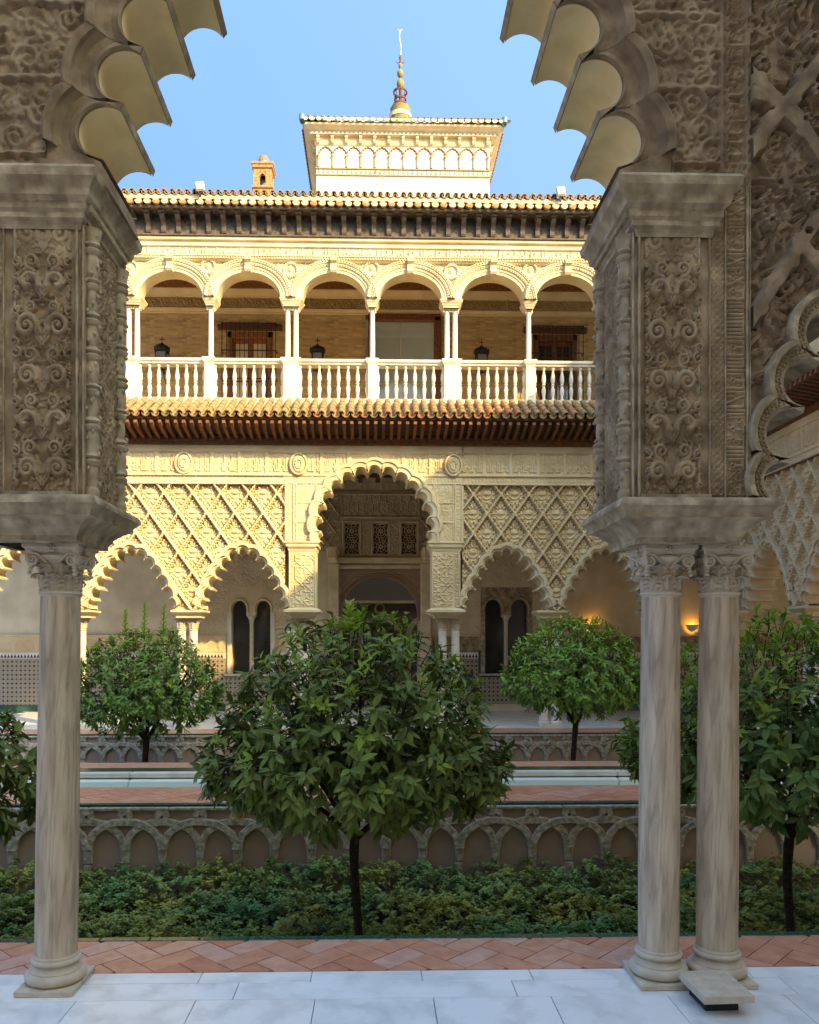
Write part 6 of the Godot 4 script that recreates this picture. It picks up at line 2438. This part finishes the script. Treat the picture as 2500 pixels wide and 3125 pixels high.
# ------------------------------------------------------------------ pool
func build_pool() -> void:
	var p := struct("pool")
	for q in [[-9, 9, -0.62, -0.52, -10.06, -8.96], [-9, 9, -0.6, -0.031, -8.97, -8.855], [-9, 9, -0.6, -0.16, -10.07, -9.99]]:
		wall_piece(p, "basin", q[0], q[1], q[2], q[3], q[4], q[5], M.pool_stone if M.has("pool_stone") else mat("pool_stone", 0.74, 0.80, 0.68, 0.7))
	for k in 12:
		var st := S()
		box(st, Vector3(-8.25 + k * 1.5, -0.03, -10.0), Vector3(1.494, 0.06, 0.13), 0.008)
		part("coping", st, M.white_marble, p)
		st = S()
		box(st, Vector3(-8.25 + k * 1.5, -0.125, -9.94), Vector3(1.494, 0.10, 0.16), 0.02)
		part("ledge_stone", st, M.pool_stone, p)
	var st := S()
	quad(st, Vector3(-9, -0.175, -8.95), Vector3(9, -0.175, -8.95), Vector3(9, -0.175, -10.02), Vector3(-9, -0.175, -10.02))
	var wm := StandardMaterial3D.new()
	wm.resource_name = "water"
	wm.albedo_color = Color(0.62, 0.74, 0.64, 0.22)
	wm.transparency = BaseMaterial3D.TRANSPARENCY_ALPHA
	wm.roughness = 0.05
	var water := struct("water")
	part("water_surface", st, wm, water)


# ------------------------------------------------------------------ interlaced arches on the walls of the sunken beds
func build_garden_walls() -> void:
	garden_wall("old stone bed wall with interlaced arches and pierced blocks, nearest the viewer", -8.04, 0.366, 0.273, 26, 0.10)
	garden_wall("low wall with interlaced arches beyond the pool, under the far terrace", -14.16, 0.337, 0.25, 38, -0.02)


func garden_wall(label: String, z: float, pitch: float, rise: float, n: int, x_off: float) -> void:
	rng.seed = int(absf(z) * 10)
	var w := thing("garden_wall", label, "wall", Vector3(0, 0, z))
	var half := n * pitch * 0.5 + 0.4
	var nz := FastNoiseLite.new()
	nz.seed = 9
	nz.frequency = 1.0
	part("masonry", carved(-half - 0.8, -0.98, half + 0.8, -0.045, 0.03, func(x: float, y: float) -> float: return nz.get_noise_2d(x * 2.5, y * 9.0) * 0.016 + nz.get_noise_2d(x * 14.0, y * 18.0) * 0.006), M.old_wall, w, Vector3(0, 0, -0.01))
	var x := -half
	var st: SurfaceTool
	while x < half:
		st = S()
		box(st, Vector3(x + 0.39, -0.043, 0.0), Vector3(0.776, 0.035, 0.09), 0.008)
		part("coping_stone", st, M.arch_stone, w)
		x += 0.78
	var top := -0.17
	for i in range(-n / 2 - 2, n / 2 + 2):
		var cx := i * pitch + x_off
		# pierced block over each crossing
		st = S()
		var hole := PackedVector2Array()
		for k in 9:
			hole.append(Vector2.from_angle(TAU * k / 8) * 0.016)
		var hs := Vector2(0.073, 0.057)
		var outer := []
		for k in 9:
			var d := Vector2.from_angle(TAU * k / 8)
			outer.append(d * minf(hs.x / maxf(absf(d.x), 0.001), hs.y / maxf(absf(d.y), 0.001)))
		for k in 8:
			var a: Vector2 = outer[k]
			var b: Vector2 = outer[k + 1]
			quad(st, Vector3(hole[k].x, hole[k].y, 0.05), Vector3(a.x, a.y, 0.05), Vector3(b.x, b.y, 0.05), Vector3(hole[k + 1].x, hole[k + 1].y, 0.05))
			quad(st, Vector3(a.x, a.y, 0.05), Vector3(a.x, a.y, -0.02), Vector3(b.x, b.y, -0.02), Vector3(b.x, b.y, 0.05))
			quad(st, Vector3(hole[k].x, hole[k].y, -0.015), Vector3(hole[k].x, hole[k].y, 0.05), Vector3(hole[k + 1].x, hole[k + 1].y, 0.05), Vector3(hole[k + 1].x, hole[k + 1].y, -0.015))
		part("pierced_block", st, M.arch_stone, w, Vector3(cx + rng.randf_range(-0.006, 0.006), -0.117, 0.0))
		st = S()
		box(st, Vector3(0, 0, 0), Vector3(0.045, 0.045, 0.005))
		part("hole", st, M.glass_dark, w, Vector3(cx, -0.117, -0.004))  # dark plate standing in for the shade inside the piercing
		# a rib spanning two bays, in rough voussoirs
		st = S()
		var wd := 0.037
		var prev := []
		var m := 18
		for k in m + 1:
			var a := PI - PI * k / m
			var ax := cos(a)
			var ay := pow(sin(a), 0.86)
			var c := Vector2(cx + ax * pitch * 0.965, top - rise + ay * rise)
			var nn := Vector2(ax * rise, sin(a) * pitch).normalized()
			var j := rng.randf_range(-0.005, 0.005)
			var zt := (0.056 if i % 2 else 0.047) + rng.randf_range(-0.004, 0.004)
			var o := c + nn * (wd + j)
			var q := c - nn * (wd - j * 0.5)
			var now := [Vector3(q.x, q.y, -0.02), Vector3(q.x, q.y, zt - 0.008), Vector3(q.x + nn.x * 0.008, q.y + nn.y * 0.008, zt), Vector3(o.x - nn.x * 0.008, o.y - nn.y * 0.008, zt), Vector3(o.x, o.y, zt - 0.008), Vector3(o.x, o.y, -0.02)]
			if k:
				for e in 5:
					quad(st, prev[e], now[e], now[e + 1], prev[e + 1], FLAT)
			prev = now
		var rib := part("arch_rib", flip(st), M.arch_stone, w)
		rib.position.z = 0.0
		# pier below the springing, three rough stones
		for k in 3:
			st = S()
			box(st, Vector3(0, 0, 0), Vector3(0.088 + rng.randf_range(-0.012, 0.008), 0.165, 0.075 + rng.randf_range(-0.01, 0.01)), 0.012)
			part("pier_stone", st, M.arch_stone, w, Vector3(cx + rng.randf_range(-0.006, 0.006), top - rise - 0.06 - k * 0.17, 0.0))


# the rib's strips are laid from left to right; turn them to face outwards whatever their order
func flip(st: SurfaceTool) -> ArrayMesh:
	st.generate_normals()
	var arr := st.commit_to_arrays()
	var v: PackedVector3Array = arr[Mesh.ARRAY_VERTEX]
	var out := S()
	for i in range(0, v.size(), 3):
		var a := v[i]
		var b := v[i + 2]
		var c := v[i + 1]
		var n := (b - a).cross(c - a)
		var front := n.z if absf(n.z) > 0.3 * n.length() else 1.0
		if front >= 0:
			tri(out, a, b, c)
		else:
			tri(out, a, c, b)
	return done(out)


# ------------------------------------------------------------------ orange trees, ground cover
# a folded, pointed leaf lying along +Z from its stalk, upper side +Y
func leaf_mesh(length: float, wid: float, curl: float) -> ArrayMesh:
	var st := S()
	var n := 5
	var L := []
	for i in n + 1:
		var t := float(i) / n
		var w := wid * sin(PI * pow(t, 0.8)) * 0.5 if i < n else 0.0
		if i == 0:
			w = wid * 0.04
		var y := -curl * length * t * t
		L.append([Vector3(-w, y + w * 0.35, t * length), Vector3(0, y, t * length), Vector3(w, y + w * 0.35, t * length)])
	for i in n:
		for s in 2:
			var a: Vector3 = L[i][s]
			var b: Vector3 = L[i][s + 1]
			var c: Vector3 = L[i + 1][s + 1]
			var d: Vector3 = L[i + 1][s]
			quad(st, a, d, c, b, 1 + s)
	return done(st)


func leaf_place(at: Vector3, dir: Vector3, up: Vector3, size: float) -> Transform3D:
	var z := dir.normalized()
	var x := up.cross(z)
	if x.length() < 0.05:
		x = Vector3.RIGHT.cross(z)
	x = x.normalized()
	return Transform3D(Basis(x, z.cross(x), z) * Basis.from_scale(Vector3.ONE * size), at)


func leaf_mat(called: String, r: float, g: float, b: float, rough: float, back: float) -> StandardMaterial3D:
	var m := mat(called, r, g, b, rough)
	m.vertex_color_use_as_albedo = true
	m.backlight_enabled = true
	m.backlight = Color(back, back, back * 0.5)
	m.metallic_specular = 0.26
	return m


func orange_tree(label: String, at: Vector3, rad: float, cy: float, up_r: float, down_r: float, tips: int, leaf_len: float, sd: int, single: int, sprouts: Array, tone: Color, young_share: float, trunk_r: float, fork_y: float) -> void:
	rng.seed = sd
	var t := thing("orange_tree", label, "tree", at, "orange trees in the sunken beds")
	# trunk and limbs
	var st := S()
	var tp := []
	var tr := []
	for k in 10:
		var f := k / 9.0
		tp.append(Vector3(0.02 * sin(f * 5.0 + sd), lerpf(-0.05, fork_y - at.y, f), 0.015 * cos(f * 4.0 + sd)))
		tr.append(trunk_r * (1.35 - 0.5 * minf(1.0, f * 3.0) if f < 0.34 else lerpf(0.85, 1.0, (f - 0.34) / 0.66)) * (1.0 + 0.05 * sin(f * 23.0)))
	tube(st, tp, tr, 12)
	var trunk := part("trunk", st, M.bark, t)
	var C := Vector3(0, cy - at.y, 0)
	var top: Vector3 = tp[-1]
	for k in 7:
		st = S()
		var a := TAU * k / 7 + sd
		var e := C + Vector3(cos(a) * rad * 0.72, up_r * rng.randf_range(-0.1, 0.6), sin(a) * rad * 0.72)
		if k == 6:
			e = C + Vector3(0.05, up_r * 0.8, 0)
		var m := top.lerp(e, 0.5) + Vector3(0, 0.12, 0)
		var pts := []
		for i in 8:
			var f := i / 7.0
			pts.append(top.lerp(m, f).lerp(m.lerp(e, f), f) - Vector3(0, 0.05 * (1 - f), 0))
		tube(st, pts, [trunk_r * 0.62, trunk_r * 0.55, trunk_r * 0.48, trunk_r * 0.4, trunk_r * 0.33, trunk_r * 0.26, trunk_r * 0.2, trunk_r * 0.14], 8)
		part("limb", st, M.bark, trunk)
	# leaves: whorls at twig ends over the crown's surface, fewer inside
	var old := []
	var old_c := []
	var young := []
	var young_c := []
	var twigs := S()
	var nz := FastNoiseLite.new()
	nz.seed = sd
	nz.frequency = 1.1
	for i in tips:
		var y := 1.0 - 2.0 * (i + 0.5) / tips
		var a := i * 2.39996 + rng.randf_range(-0.2, 0.2)
		var rr := sqrt(1.0 - y * y)
		var d := Vector3(cos(a) * rr, y, sin(a) * rr)
		var depth := 1.0 - (0.0 if rng.randf() < 0.62 else rng.randf_range(0.1, 0.55))
		var bump := 1.0 + 0.17 * nz.get_noise_3dv(d * 2.4) + 0.05 * nz.get_noise_3dv(d * 7.0)
		var v := up_r if y > 0 else down_r
		# a broad shoulder and a flat underside
		var wide := rad * (1.0 + (0.10 if y < 0.15 and y > -0.5 else 0.0))
		var p := C + Vector3(d.x * wide, d.y * v, d.z * wide) * depth * bump
		if y < -0.55 and rr < 0.75 and rng.randf() < 0.75:
			continue
		var out := Vector3(d.x / wide, d.y / v, d.z / wide).normalized()
		var tw := (out + Vector3(rng.randf_range(-0.5, 0.5), rng.randf_range(-0.2, 0.5) + (0.25 if y > 0.3 else -0.25), rng.randf_range(-0.5, 0.5))).normalized()
		var fresh := rng.randf() < young_share * clampf(0.25 + 1.1 * y, 0.04, 1.4) and depth > 0.9
		var n := 6 + rng.randi() % 4
		var base := rng.randf() * TAU
		var sx := tw.cross(Vector3(0.3, 1, 0.2)).normalized()
		var sy := sx.cross(tw)
		tube(twigs, [p - tw * 0.16, p], [0.004, 0.0025], 4, 1, false)
		for k in n:
			var an := base + k * 2.4
			var open := rng.randf_range(0.55, 1.25)
			var dd := (tw * cos(open) + (sx * cos(an) + sy * sin(an)) * sin(open)).normalized()
			dd = (dd + Vector3(0, -0.42 if not fresh else 0.06, 0) * rng.randf_range(0.4, 1.5)).normalized()
			var up := (tw + Vector3(0, 0.9, 0)).normalized()
			var sz := leaf_len * rng.randf_range(0.7, 1.2) * (0.82 if fresh else 1.0)
			var pl := leaf_place(p - tw * 0.016 * k, dd, up, sz)
			var br := rng.randf_range(0.75, 1.25)
			if fresh and rng.randf() < 0.85:
				young.append(pl)
				young_c.append(Color(br * rng.randf_range(0.8, 1.2), br, br * 0.8))
			else:
				old.append(pl)
				old_c.append(Color(br, br * rng.randf_range(0.93, 1.07), br))
	for s in sprouts:
		var b: Vector3 = s[0]
		var hgt: float = s[1]
		tube(twigs, [b - Vector3(0, 0.2, 0), b + Vector3(0.01, hgt, 0)], [0.006, 0.003], 4, 1, false)
		for k in 40:
			var f := k / 39.0
			var an := k * 2.4
			var dd := Vector3(cos(an), 0.55 + f * 0.8, sin(an))
			young.append(leaf_place(b + Vector3(0.01 * f, hgt * f, 0), dd, Vector3.UP, leaf_len * (1.15 - 0.55 * f)))
			young_c.append(Color(1.15, 1.12, 0.8))
	if single > 0 and sd == 101:
		for k in 1:
			st = S()
			var pr := []
			for i in 9:
				var a := -PI / 2 + PI * i / 8
				pr.append(Vector2(cos(a) * 0.032, sin(a) * 0.031))
			lathe(st, pr, 14)
			part("orange", st, mat("orange_peel", 0.75, 0.28, 0.02, 0.5), t, C + Vector3([-0.78, 0.5][k] * rad, [-0.30, 0.1][k], [0.55, 0.86][k] * rad))
	var lm := leaf_mesh(1.0, 0.40, 0.18)
	var dark := leaf_mat("leaf_%d" % sd, tone.r, tone.g, tone.b, 0.42, 0.3)
	var light := leaf_mat("young_leaf_%d" % sd, 0.27, 0.40, 0.045, 0.45, 0.75)
	var crown := stuff(scatter("crown", lm, dark, t, old, old_c))
	stuff(part("twigs", twigs, M.bark, t))
	# the leaves nearest the viewer are pieces of their own
	if single > 0 and young.size() > 0:
		var order := []
		for i in young.size():
			order.append([young[i].origin.z, i])
		order.sort_custom(func(p, q): return p[0] > q[0])
		var keep := []
		var keep_c := []
		for i in order.size():
			var j: int = order[i][1]
			if i < single:
				var o := part("leaf", lm, light_variant(light, j % 3), t)
				o.transform = young[j]
			else:
				keep.append(young[j])
				keep_c.append(young_c[j])
		if keep.size():
			stuff(scatter("young_leaves", lm, light, t, keep, keep_c))
	elif young.size():
		stuff(scatter("young_leaves", lm, light, t, young, young_c))


func light_variant(m: StandardMaterial3D, k: int) -> StandardMaterial3D:
	var key := m.resource_name + "_v%d" % k
	if not M.has(key):
		var v: StandardMaterial3D = m.duplicate()
		v.albedo_color = [lin(0.27, 0.40, 0.045), lin(0.21, 0.35, 0.05), lin(0.32, 0.43, 0.06)][k]
		v.vertex_color_use_as_albedo = false
		v.resource_name = key
		M[key] = v
	return M[key]


func build_plants() -> void:
	var dark := Color(0.155, 0.205, 0.045)
	orange_tree("dark orange tree with a forked slender trunk in the middle of the near bed", Vector3(-0.14, -0.95, -6.0), 1.00, 0.74, 1.02, 0.52, 1250, 0.106, 101, 300, [[Vector3(-0.05, 2.62, 0.3), 0.20]], dark, 0.42, 0.036, 0.18)
	orange_tree("leafy orange tree behind the coupled columns in the near bed, right edge", Vector3(3.15, -0.95, -6.05), 1.12, 0.80, 1.0, 0.55, 1200, 0.106, 202, 300, [[Vector3(-0.75, 2.4, 0.6), 0.22]], Color(0.15, 0.22, 0.05), 0.75, 0.036, 0.16)
	orange_tree("dark orange tree cut off by the left edge of the view, behind the lone column", Vector3(-3.58, -0.95, -6.0), 1.0, 0.55, 0.78, 0.62, 640, 0.12, 303, 0, [], dark, 0.12, 0.036, 0.0)
	orange_tree("round orange tree with three tall yellow sprouts in the far bed, left", Vector3(-3.55, -0.95, -12.6), 1.04, 0.82, 0.98, 0.72, 1150, 0.10, 404, 0, [[Vector3(-0.22, 2.62, 0.35), 0.42], [Vector3(0.08, 2.62, 0.4), 0.52], [Vector3(0.34, 2.62, 0.3), 0.48]], Color(0.15, 0.24, 0.05), 0.32, 0.05, 0.12)
	orange_tree("round light green orange tree in the far bed, right of the portal", Vector3(3.12, -0.95, -12.6), 1.0, 1.06, 0.92, 0.66, 1200, 0.10, 505, 0, [], Color(0.20, 0.32, 0.06), 0.55, 0.045, 0.35)
	# ground cover: sprigs of small leaves
	rng.seed = 909
	var st := S()
	var lm := leaf_mesh(1.0, 0.62, 0.15)
	var sprig := S()
	for k in 8:
		var a := k * 2.4
		var o := Vector3(cos(a * 1.7) * 0.25, 0.12 * k, sin(a * 1.3) * 0.25)
		sprig.append_from(lm, 0, leaf_place(o, Vector3(cos(a), rng.randf_range(-0.1, 0.7), sin(a)), Vector3.UP, rng.randf_range(0.7, 1.15)))
	var sm := sprig.commit()
	var nz := FastNoiseLite.new()
	nz.seed = 3
	nz.frequency = 0.9
	for bed in 2:
		var z0 := -8.0 if bed == 0 else -14.1
		var z1 := -4.45 if bed == 0 else -10.9
		var n := 26000 if bed == 0 else 5000
		var pl := []
		var co := []
		for i in n:
			var x := rng.randf_range(-5.2, 6.2) if bed == 0 else rng.randf_range(-7.0, 7.0)
			var z := rng.randf_range(z0, z1)
			var hh := 0.20 + 0.11 * nz.get_noise_2d(x * 1.6, z * 1.6) + 0.06 * nz.get_noise_2d(x * 5.0, z * 5.0)
			if z < -7.5 and bed == 0:
				hh += 0.05 + 0.14 * maxf(0.0, nz.get_noise_2d(x * 2.2, 5.0))
			var y := -0.93 + hh * (1.0 - 0.75 * rng.randf() * rng.randf()) * 1.25
			var sz := rng.randf_range(0.024, 0.046)
			var b := Basis(Vector3.UP, rng.randf() * TAU) * Basis(Vector3.RIGHT, rng.randf_range(-0.5, 0.5)) * Basis(Vector3.BACK, rng.randf_range(-0.5, 0.5))
			pl.append(Transform3D(b * Basis.from_scale(Vector3.ONE * sz), Vector3(x, y, z)))
			var v := nz.get_noise_2d(x * 1.1 + 50, z * 1.1)
			var br := rng.randf_range(0.6, 1.25)
			co.append(Color(br * (1.0 + 0.8 * v), br * (1.0 + 0.15 * v), br * (0.95 - 0.4 * v)))
		var gm := leaf_mat("ground_leaf_%d" % bed, 0.26, 0.325, 0.085, 0.6, 0.4)
		var g := scatter("ground_cover", sm, gm, self, pl, co)
		g.name = numbered("ground_cover")
		tag(g, ["low leafy ground cover filling the near sunken bed", "low leafy ground cover in the bed beyond the pool"][bed], "ground cover")
		g.set_meta("kind", "stuff")
	# dry brownish weeds near the edge, left of the middle tree's trunk
	var wd := S()
	for k in 60:
		var a := rng.randf() * TAU
		var o := Vector3(rng.randf_range(-0.22, 0.22), 0, rng.randf_range(-0.1, 0.1))
		var tip := o + Vector3(cos(a) * 0.12, rng.randf_range(0.2, 0.42), sin(a) * 0.08)
		tube(wd, [o, o.lerp(tip, 0.5) + Vector3(0, 0.04, 0), tip], [0.003, 0.002, 0.001], 4, 1, false)
		for q in 3:
			wd.append_from(lm, 0, leaf_place(o.lerp(tip, 0.4 + q * 0.25), Vector3(cos(a + q * 2), 0.3, sin(a + q * 2)), Vector3.UP, 0.035))
	var weeds := part("dry_weeds", wd, mat("dry_leaf", 0.22, 0.16, 0.06, 0.9), self, Vector3(-0.95, -0.92, -5.0))
	tag(weeds, "tuft of dry brownish weeds among the ground cover, left of the middle tree", "weeds")
	weeds.set_meta("kind", "stuff")


# ------------------------------------------------------------------ lanterns, chandelier, wall lamps, far columns, the loose slab
func build_fittings() -> void:
	rng.seed = 71
	# columns of the far arcade: copies of one
	var c0 := far_column()
	var first := true
	for q in [[-5.437, "just right of the lone marble column"], [-5.66, "hidden by the lone marble column"], [-3.604, "left of the pair between the two left arches"], [-3.383, "right of the pair between the two left arches"], [-1.566, "outer of the pair left of the great arch"], [-1.335, "inner of the pair left of the great arch"], [1.255, "inner of the pair right of the great arch"], [1.496, "outer of the pair right of the great arch"], [3.16, "left of the pair behind the light green tree"], [3.38, "right of the pair behind the light green tree"], [5.13, "left of the pair behind the coupled columns"], [5.36, "right of the pair behind the coupled columns"], [6.80, "in the right corner of the court"]]:
		var c := c0
		if not first:
			c = c0.duplicate()
			c.name = numbered("arcade_column")
			add_child(c)
		first = false
		c.position = Vector3(q[0], 0, -15.1)
		tag(c, "white column of the far arcade, " + String(q[1]), "column", "far arcade columns")
	for k in 3:
		for s in [-0.11, 0.11]:
			var c: Node3D = c0.duplicate()
			c.name = numbered("arcade_column")
			add_child(c)
			c.position = Vector3(7.13, 0, ZF + 1.83 + k * 2.06 + s)
			tag(c, "%s column of the %s pair under the shaded right wing" % ["farther" if s < 0 else "nearer", ["farthest", "middle", "nearest"][k]], "column", "columns of the right wing")
	# lanterns on the upper gallery's wall
	for k in 3:
		var l := thing("wall_lantern", ["iron lantern with a cross on top, on the wall left of the curtained window", "iron lantern with a cross on top, on the wall left of the glazed doorway", "iron lantern with a cross on top, on the wall right of the glazed doorway"][k], "lantern", Vector3([-4.725, -1.29, 2.37][k], 7.66, -18.0), "lanterns of the upper gallery")
		lantern(l)
	# chandelier behind the glazed doorway
	var ch := thing("chandelier", "gilt chandelier hanging behind the glazed doorway", "chandelier", Vector3(0.60, 0, -19.5))
	var st := S()
	lathe(st, [Vector2(0.012, 8.4), Vector2(0.012, 9.3)], 6)
	part("chain", st, M.brass, ch)
	st = S()
	lathe(st, [Vector2(0.0, 7.30), Vector2(0.06, 7.34), Vector2(0.10, 7.44), Vector2(0.05, 7.52), Vector2(0.08, 7.60), Vector2(0.11, 7.75), Vector2(0.06, 7.95), Vector2(0.09, 8.10), Vector2(0.12, 8.20), Vector2(0.08, 8.28), Vector2(0.03, 8.42)], 12)
	part("body", st, M.brass, ch)
	for k in 10:
		var a := TAU * k / 10
		var d := Vector3(cos(a), 0, sin(a))
		st = S()
		tube(st, [Vector3(0, 7.42, 0) + d * 0.06, Vector3(0, 7.30, 0) + d * 0.2, Vector3(0, 7.30, 0) + d * 0.34, Vector3(0, 7.42, 0) + d * 0.38], [0.012], 5)
		for q in 4:
			box(st, Vector3(0, 7.6 + q * 0.16, 0) + d * (0.13 - 0.012 * q), Vector3(0.02, 0.05, 0.02), 0.006)
		part("arm", st, M.brass, ch)
		st = S()
		lathe(st, [Vector2(0.016, 7.42), Vector2(0.016, 7.53), Vector2(0.0, 7.56)], 6, d * 0.38)
		part("candle", st, M.whitewash, ch)
	# lit wall lamps in the far gallery
	for k in 2:
		var w := thing("wall_lamp", ["lit scalloped wall lamp seen between the coupled foreground columns", "lit wall lamp glowing above the light green tree, left of the coupled columns"][k], "lamp", Vector3([7.42, 5.05][k], 1.84, -18.78), "lit wall lamps of the far gallery")
		st = S()
		lathe(st, [Vector2(0.0, 0.0), Vector2(0.05, 0.01), Vector2(0.10, 0.06), Vector2(0.13, 0.13), Vector2(0.165, 0.155), Vector2(0.165, 0.165), Vector2(0.12, 0.14)], 16, Vector3(0, 0, 0.02), -PI, 0.0)
		for q in 6:
			var a := -PI + (q + 0.5) * PI / 6
			box(st, Vector3(cos(a) * 0.125, 0.10, 0.02 - sin(a) * 0.125), Vector3(0.03, 0.075, 0.02), 0.008, Basis(Vector3.UP, a + PI / 2))
		part("bowl", st, M.whitewash, w)
		st = S()
		lathe(st, [Vector2(0.0, 0.10), Vector2(0.03, 0.11), Vector2(0.035, 0.14), Vector2(0.0, 0.17)], 10, Vector3(0, 0, 0.09))
		var gm := StandardMaterial3D.new()
		gm.albedo_color = Color(1, 0.85, 0.5)
		gm.emission_enabled = true
		gm.emission = Color(1.0, 0.72, 0.28)
		gm.emission_energy_multiplier = 1.5
		part("bulb", st, gm, w)
		var li := OmniLight3D.new()
		li.name = "wall_lamp_light"
		w.add_child(li)
		li.position = Vector3(0, 0.14, 0.09)
		li.light_color = Color(1.0, 0.70, 0.28)
		li.light_energy = 0.007
		li.light_size = 0.03
		li.omni_range = 20.0
		li.omni_attenuation = 2.0
		li.shadow_enabled = true
	# the loose slab on its dark block by the coupled columns
	var b := thing("stone_slab", "loose square stone slab on a small dark block before the coupled columns", "slab", Vector3(1.50, 0, -3.53))
	b.rotation.y = 0.03
	st = S()
	box(st, Vector3(0, 0.078, 0), Vector3(0.222, 0.036, 0.27), 0.004)
	part("slab", st, M.column_stone, b)
	st = S()
	box(st, Vector3(0.0, 0.03, -0.02), Vector3(0.15, 0.06, 0.17), 0.004)
	part("block", st, M.iron, b)


func far_column() -> Node3D:
	var c := thing("arcade_column", "", "column")
	var st := S()
	box(st, Vector3(0, 0.03, 0), Vector3(0.22, 0.06, 0.22), 0.006)
	lathe(st, [Vector2(0.105, 0.06), Vector2(0.112, 0.085), Vector2(0.10, 0.11), Vector2(0.088, 0.125), Vector2(0.094, 0.145), Vector2(0.082, 0.165)], 20)
	part("base", st, M.white_marble, c)
	st = S()
	lathe(st, [Vector2(0.08, 0.165), Vector2(0.081, 0.7), Vector2(0.076, 1.81)], 24)
	part("shaft", st, M.white_marble, c)
	st = S()
	lathe(st, [Vector2(0.076, 1.81), Vector2(0.086, 1.825), Vector2(0.077, 1.84), Vector2(0.077, 1.88), Vector2(0.085, 1.96), Vector2(0.102, 1.99), Vector2(0.09, 2.0)], 20)
	for k in 8:
		var a := TAU * k / 8
		box(st, Vector3(cos(a) * 0.086, 1.90, sin(a) * 0.086), Vector3(0.014, 0.09, 0.035), 0.005, Basis(Vector3.UP, -a))
		box(st, Vector3(cos(a) * 0.096, 1.94, sin(a) * 0.096), Vector3(0.024, 0.016, 0.03), 0.006, Basis(Vector3.UP, -a))
	for s in [-1.0, 1.0]:
		for z in [-1.0, 1.0]:
			spiral_scroll(st, Vector3(s * 0.083, 1.985, z * 0.088), 0.024, -s, Basis(Vector3.UP, 0.0 if z > 0 else PI))
	box(st, Vector3(0, 2.027, 0), Vector3(0.225, 0.034, 0.22), 0.008)
	box(st, Vector3(0, 2.025, 0.112), Vector3(0.03, 0.03, 0.015), 0.005)
	part("capital", st, M.column_stone, c)
	return c


func lantern(l: Node3D) -> void:
	var st := S()
	for sx in [-1.0, 1.0]:
		for sz in [-1.0, 1.0]:
			tube(st, [Vector3(sx * 0.09, 0.0, sz * 0.09), Vector3(sx * 0.125, 0.36, sz * 0.125)], [0.011], 5)
	for y in [0.0, 0.18, 0.36]:
		var h: float = 0.09 + 0.035 * y / 0.36
		for s in [-1.0, 1.0]:
			box(st, Vector3(0, y, s * h), Vector3(h * 2, 0.02, 0.014))
			box(st, Vector3(s * h, y, 0), Vector3(0.014, 0.02, h * 2))
	part("frame", st, M.iron, l)
	st = S()
	box(st, Vector3(0, 0.18, 0), Vector3(0.19, 0.34, 0.19))
	part("pane", st, mat("lantern_glass", 0.22, 0.24, 0.25, 0.12), l)
	st = S()
	lathe(st, [Vector2(0.16, 0.37), Vector2(0.175, 0.40), Vector2(0.17, 0.44), Vector2(0.13, 0.49), Vector2(0.06, 0.53), Vector2(0.03, 0.56), Vector2(0.0, 0.57)], 12)
	part("hood", st, M.iron, l)
	st = S()
	for k in 12:
		var a := TAU * k / 12
		box(st, Vector3(cos(a) * 0.168, 0.45, sin(a) * 0.168), Vector3(0.014, 0.05, 0.025), 0.004, Basis(Vector3.UP, -a))
	part("crown", st, M.iron, l)
	st = S()
	box(st, Vector3(0, 0.63, 0), Vector3(0.014, 0.14, 0.014))
	box(st, Vector3(0, 0.645, 0), Vector3(0.09, 0.014, 0.014))
	for q in [Vector2(0.045, 0.645), Vector2(-0.045, 0.645), Vector2(0, 0.70)]:
		lathe(st, [Vector2(0, -0.016), Vector2(0.016, 0), Vector2(0, 0.016)], 6, Vector3(q.x, q.y, 0))
	part("cross", st, M.iron, l)
	st = S()
	box(st, Vector3(0, -0.02, -0.2), Vector3(0.03, 0.03, 0.42))
	tube(st, [Vector3(0, -0.25, -0.38), Vector3(0, -0.15, -0.2), Vector3(0, -0.03, -0.05)], [0.01], 5)
	part("arm", st, M.iron, l)
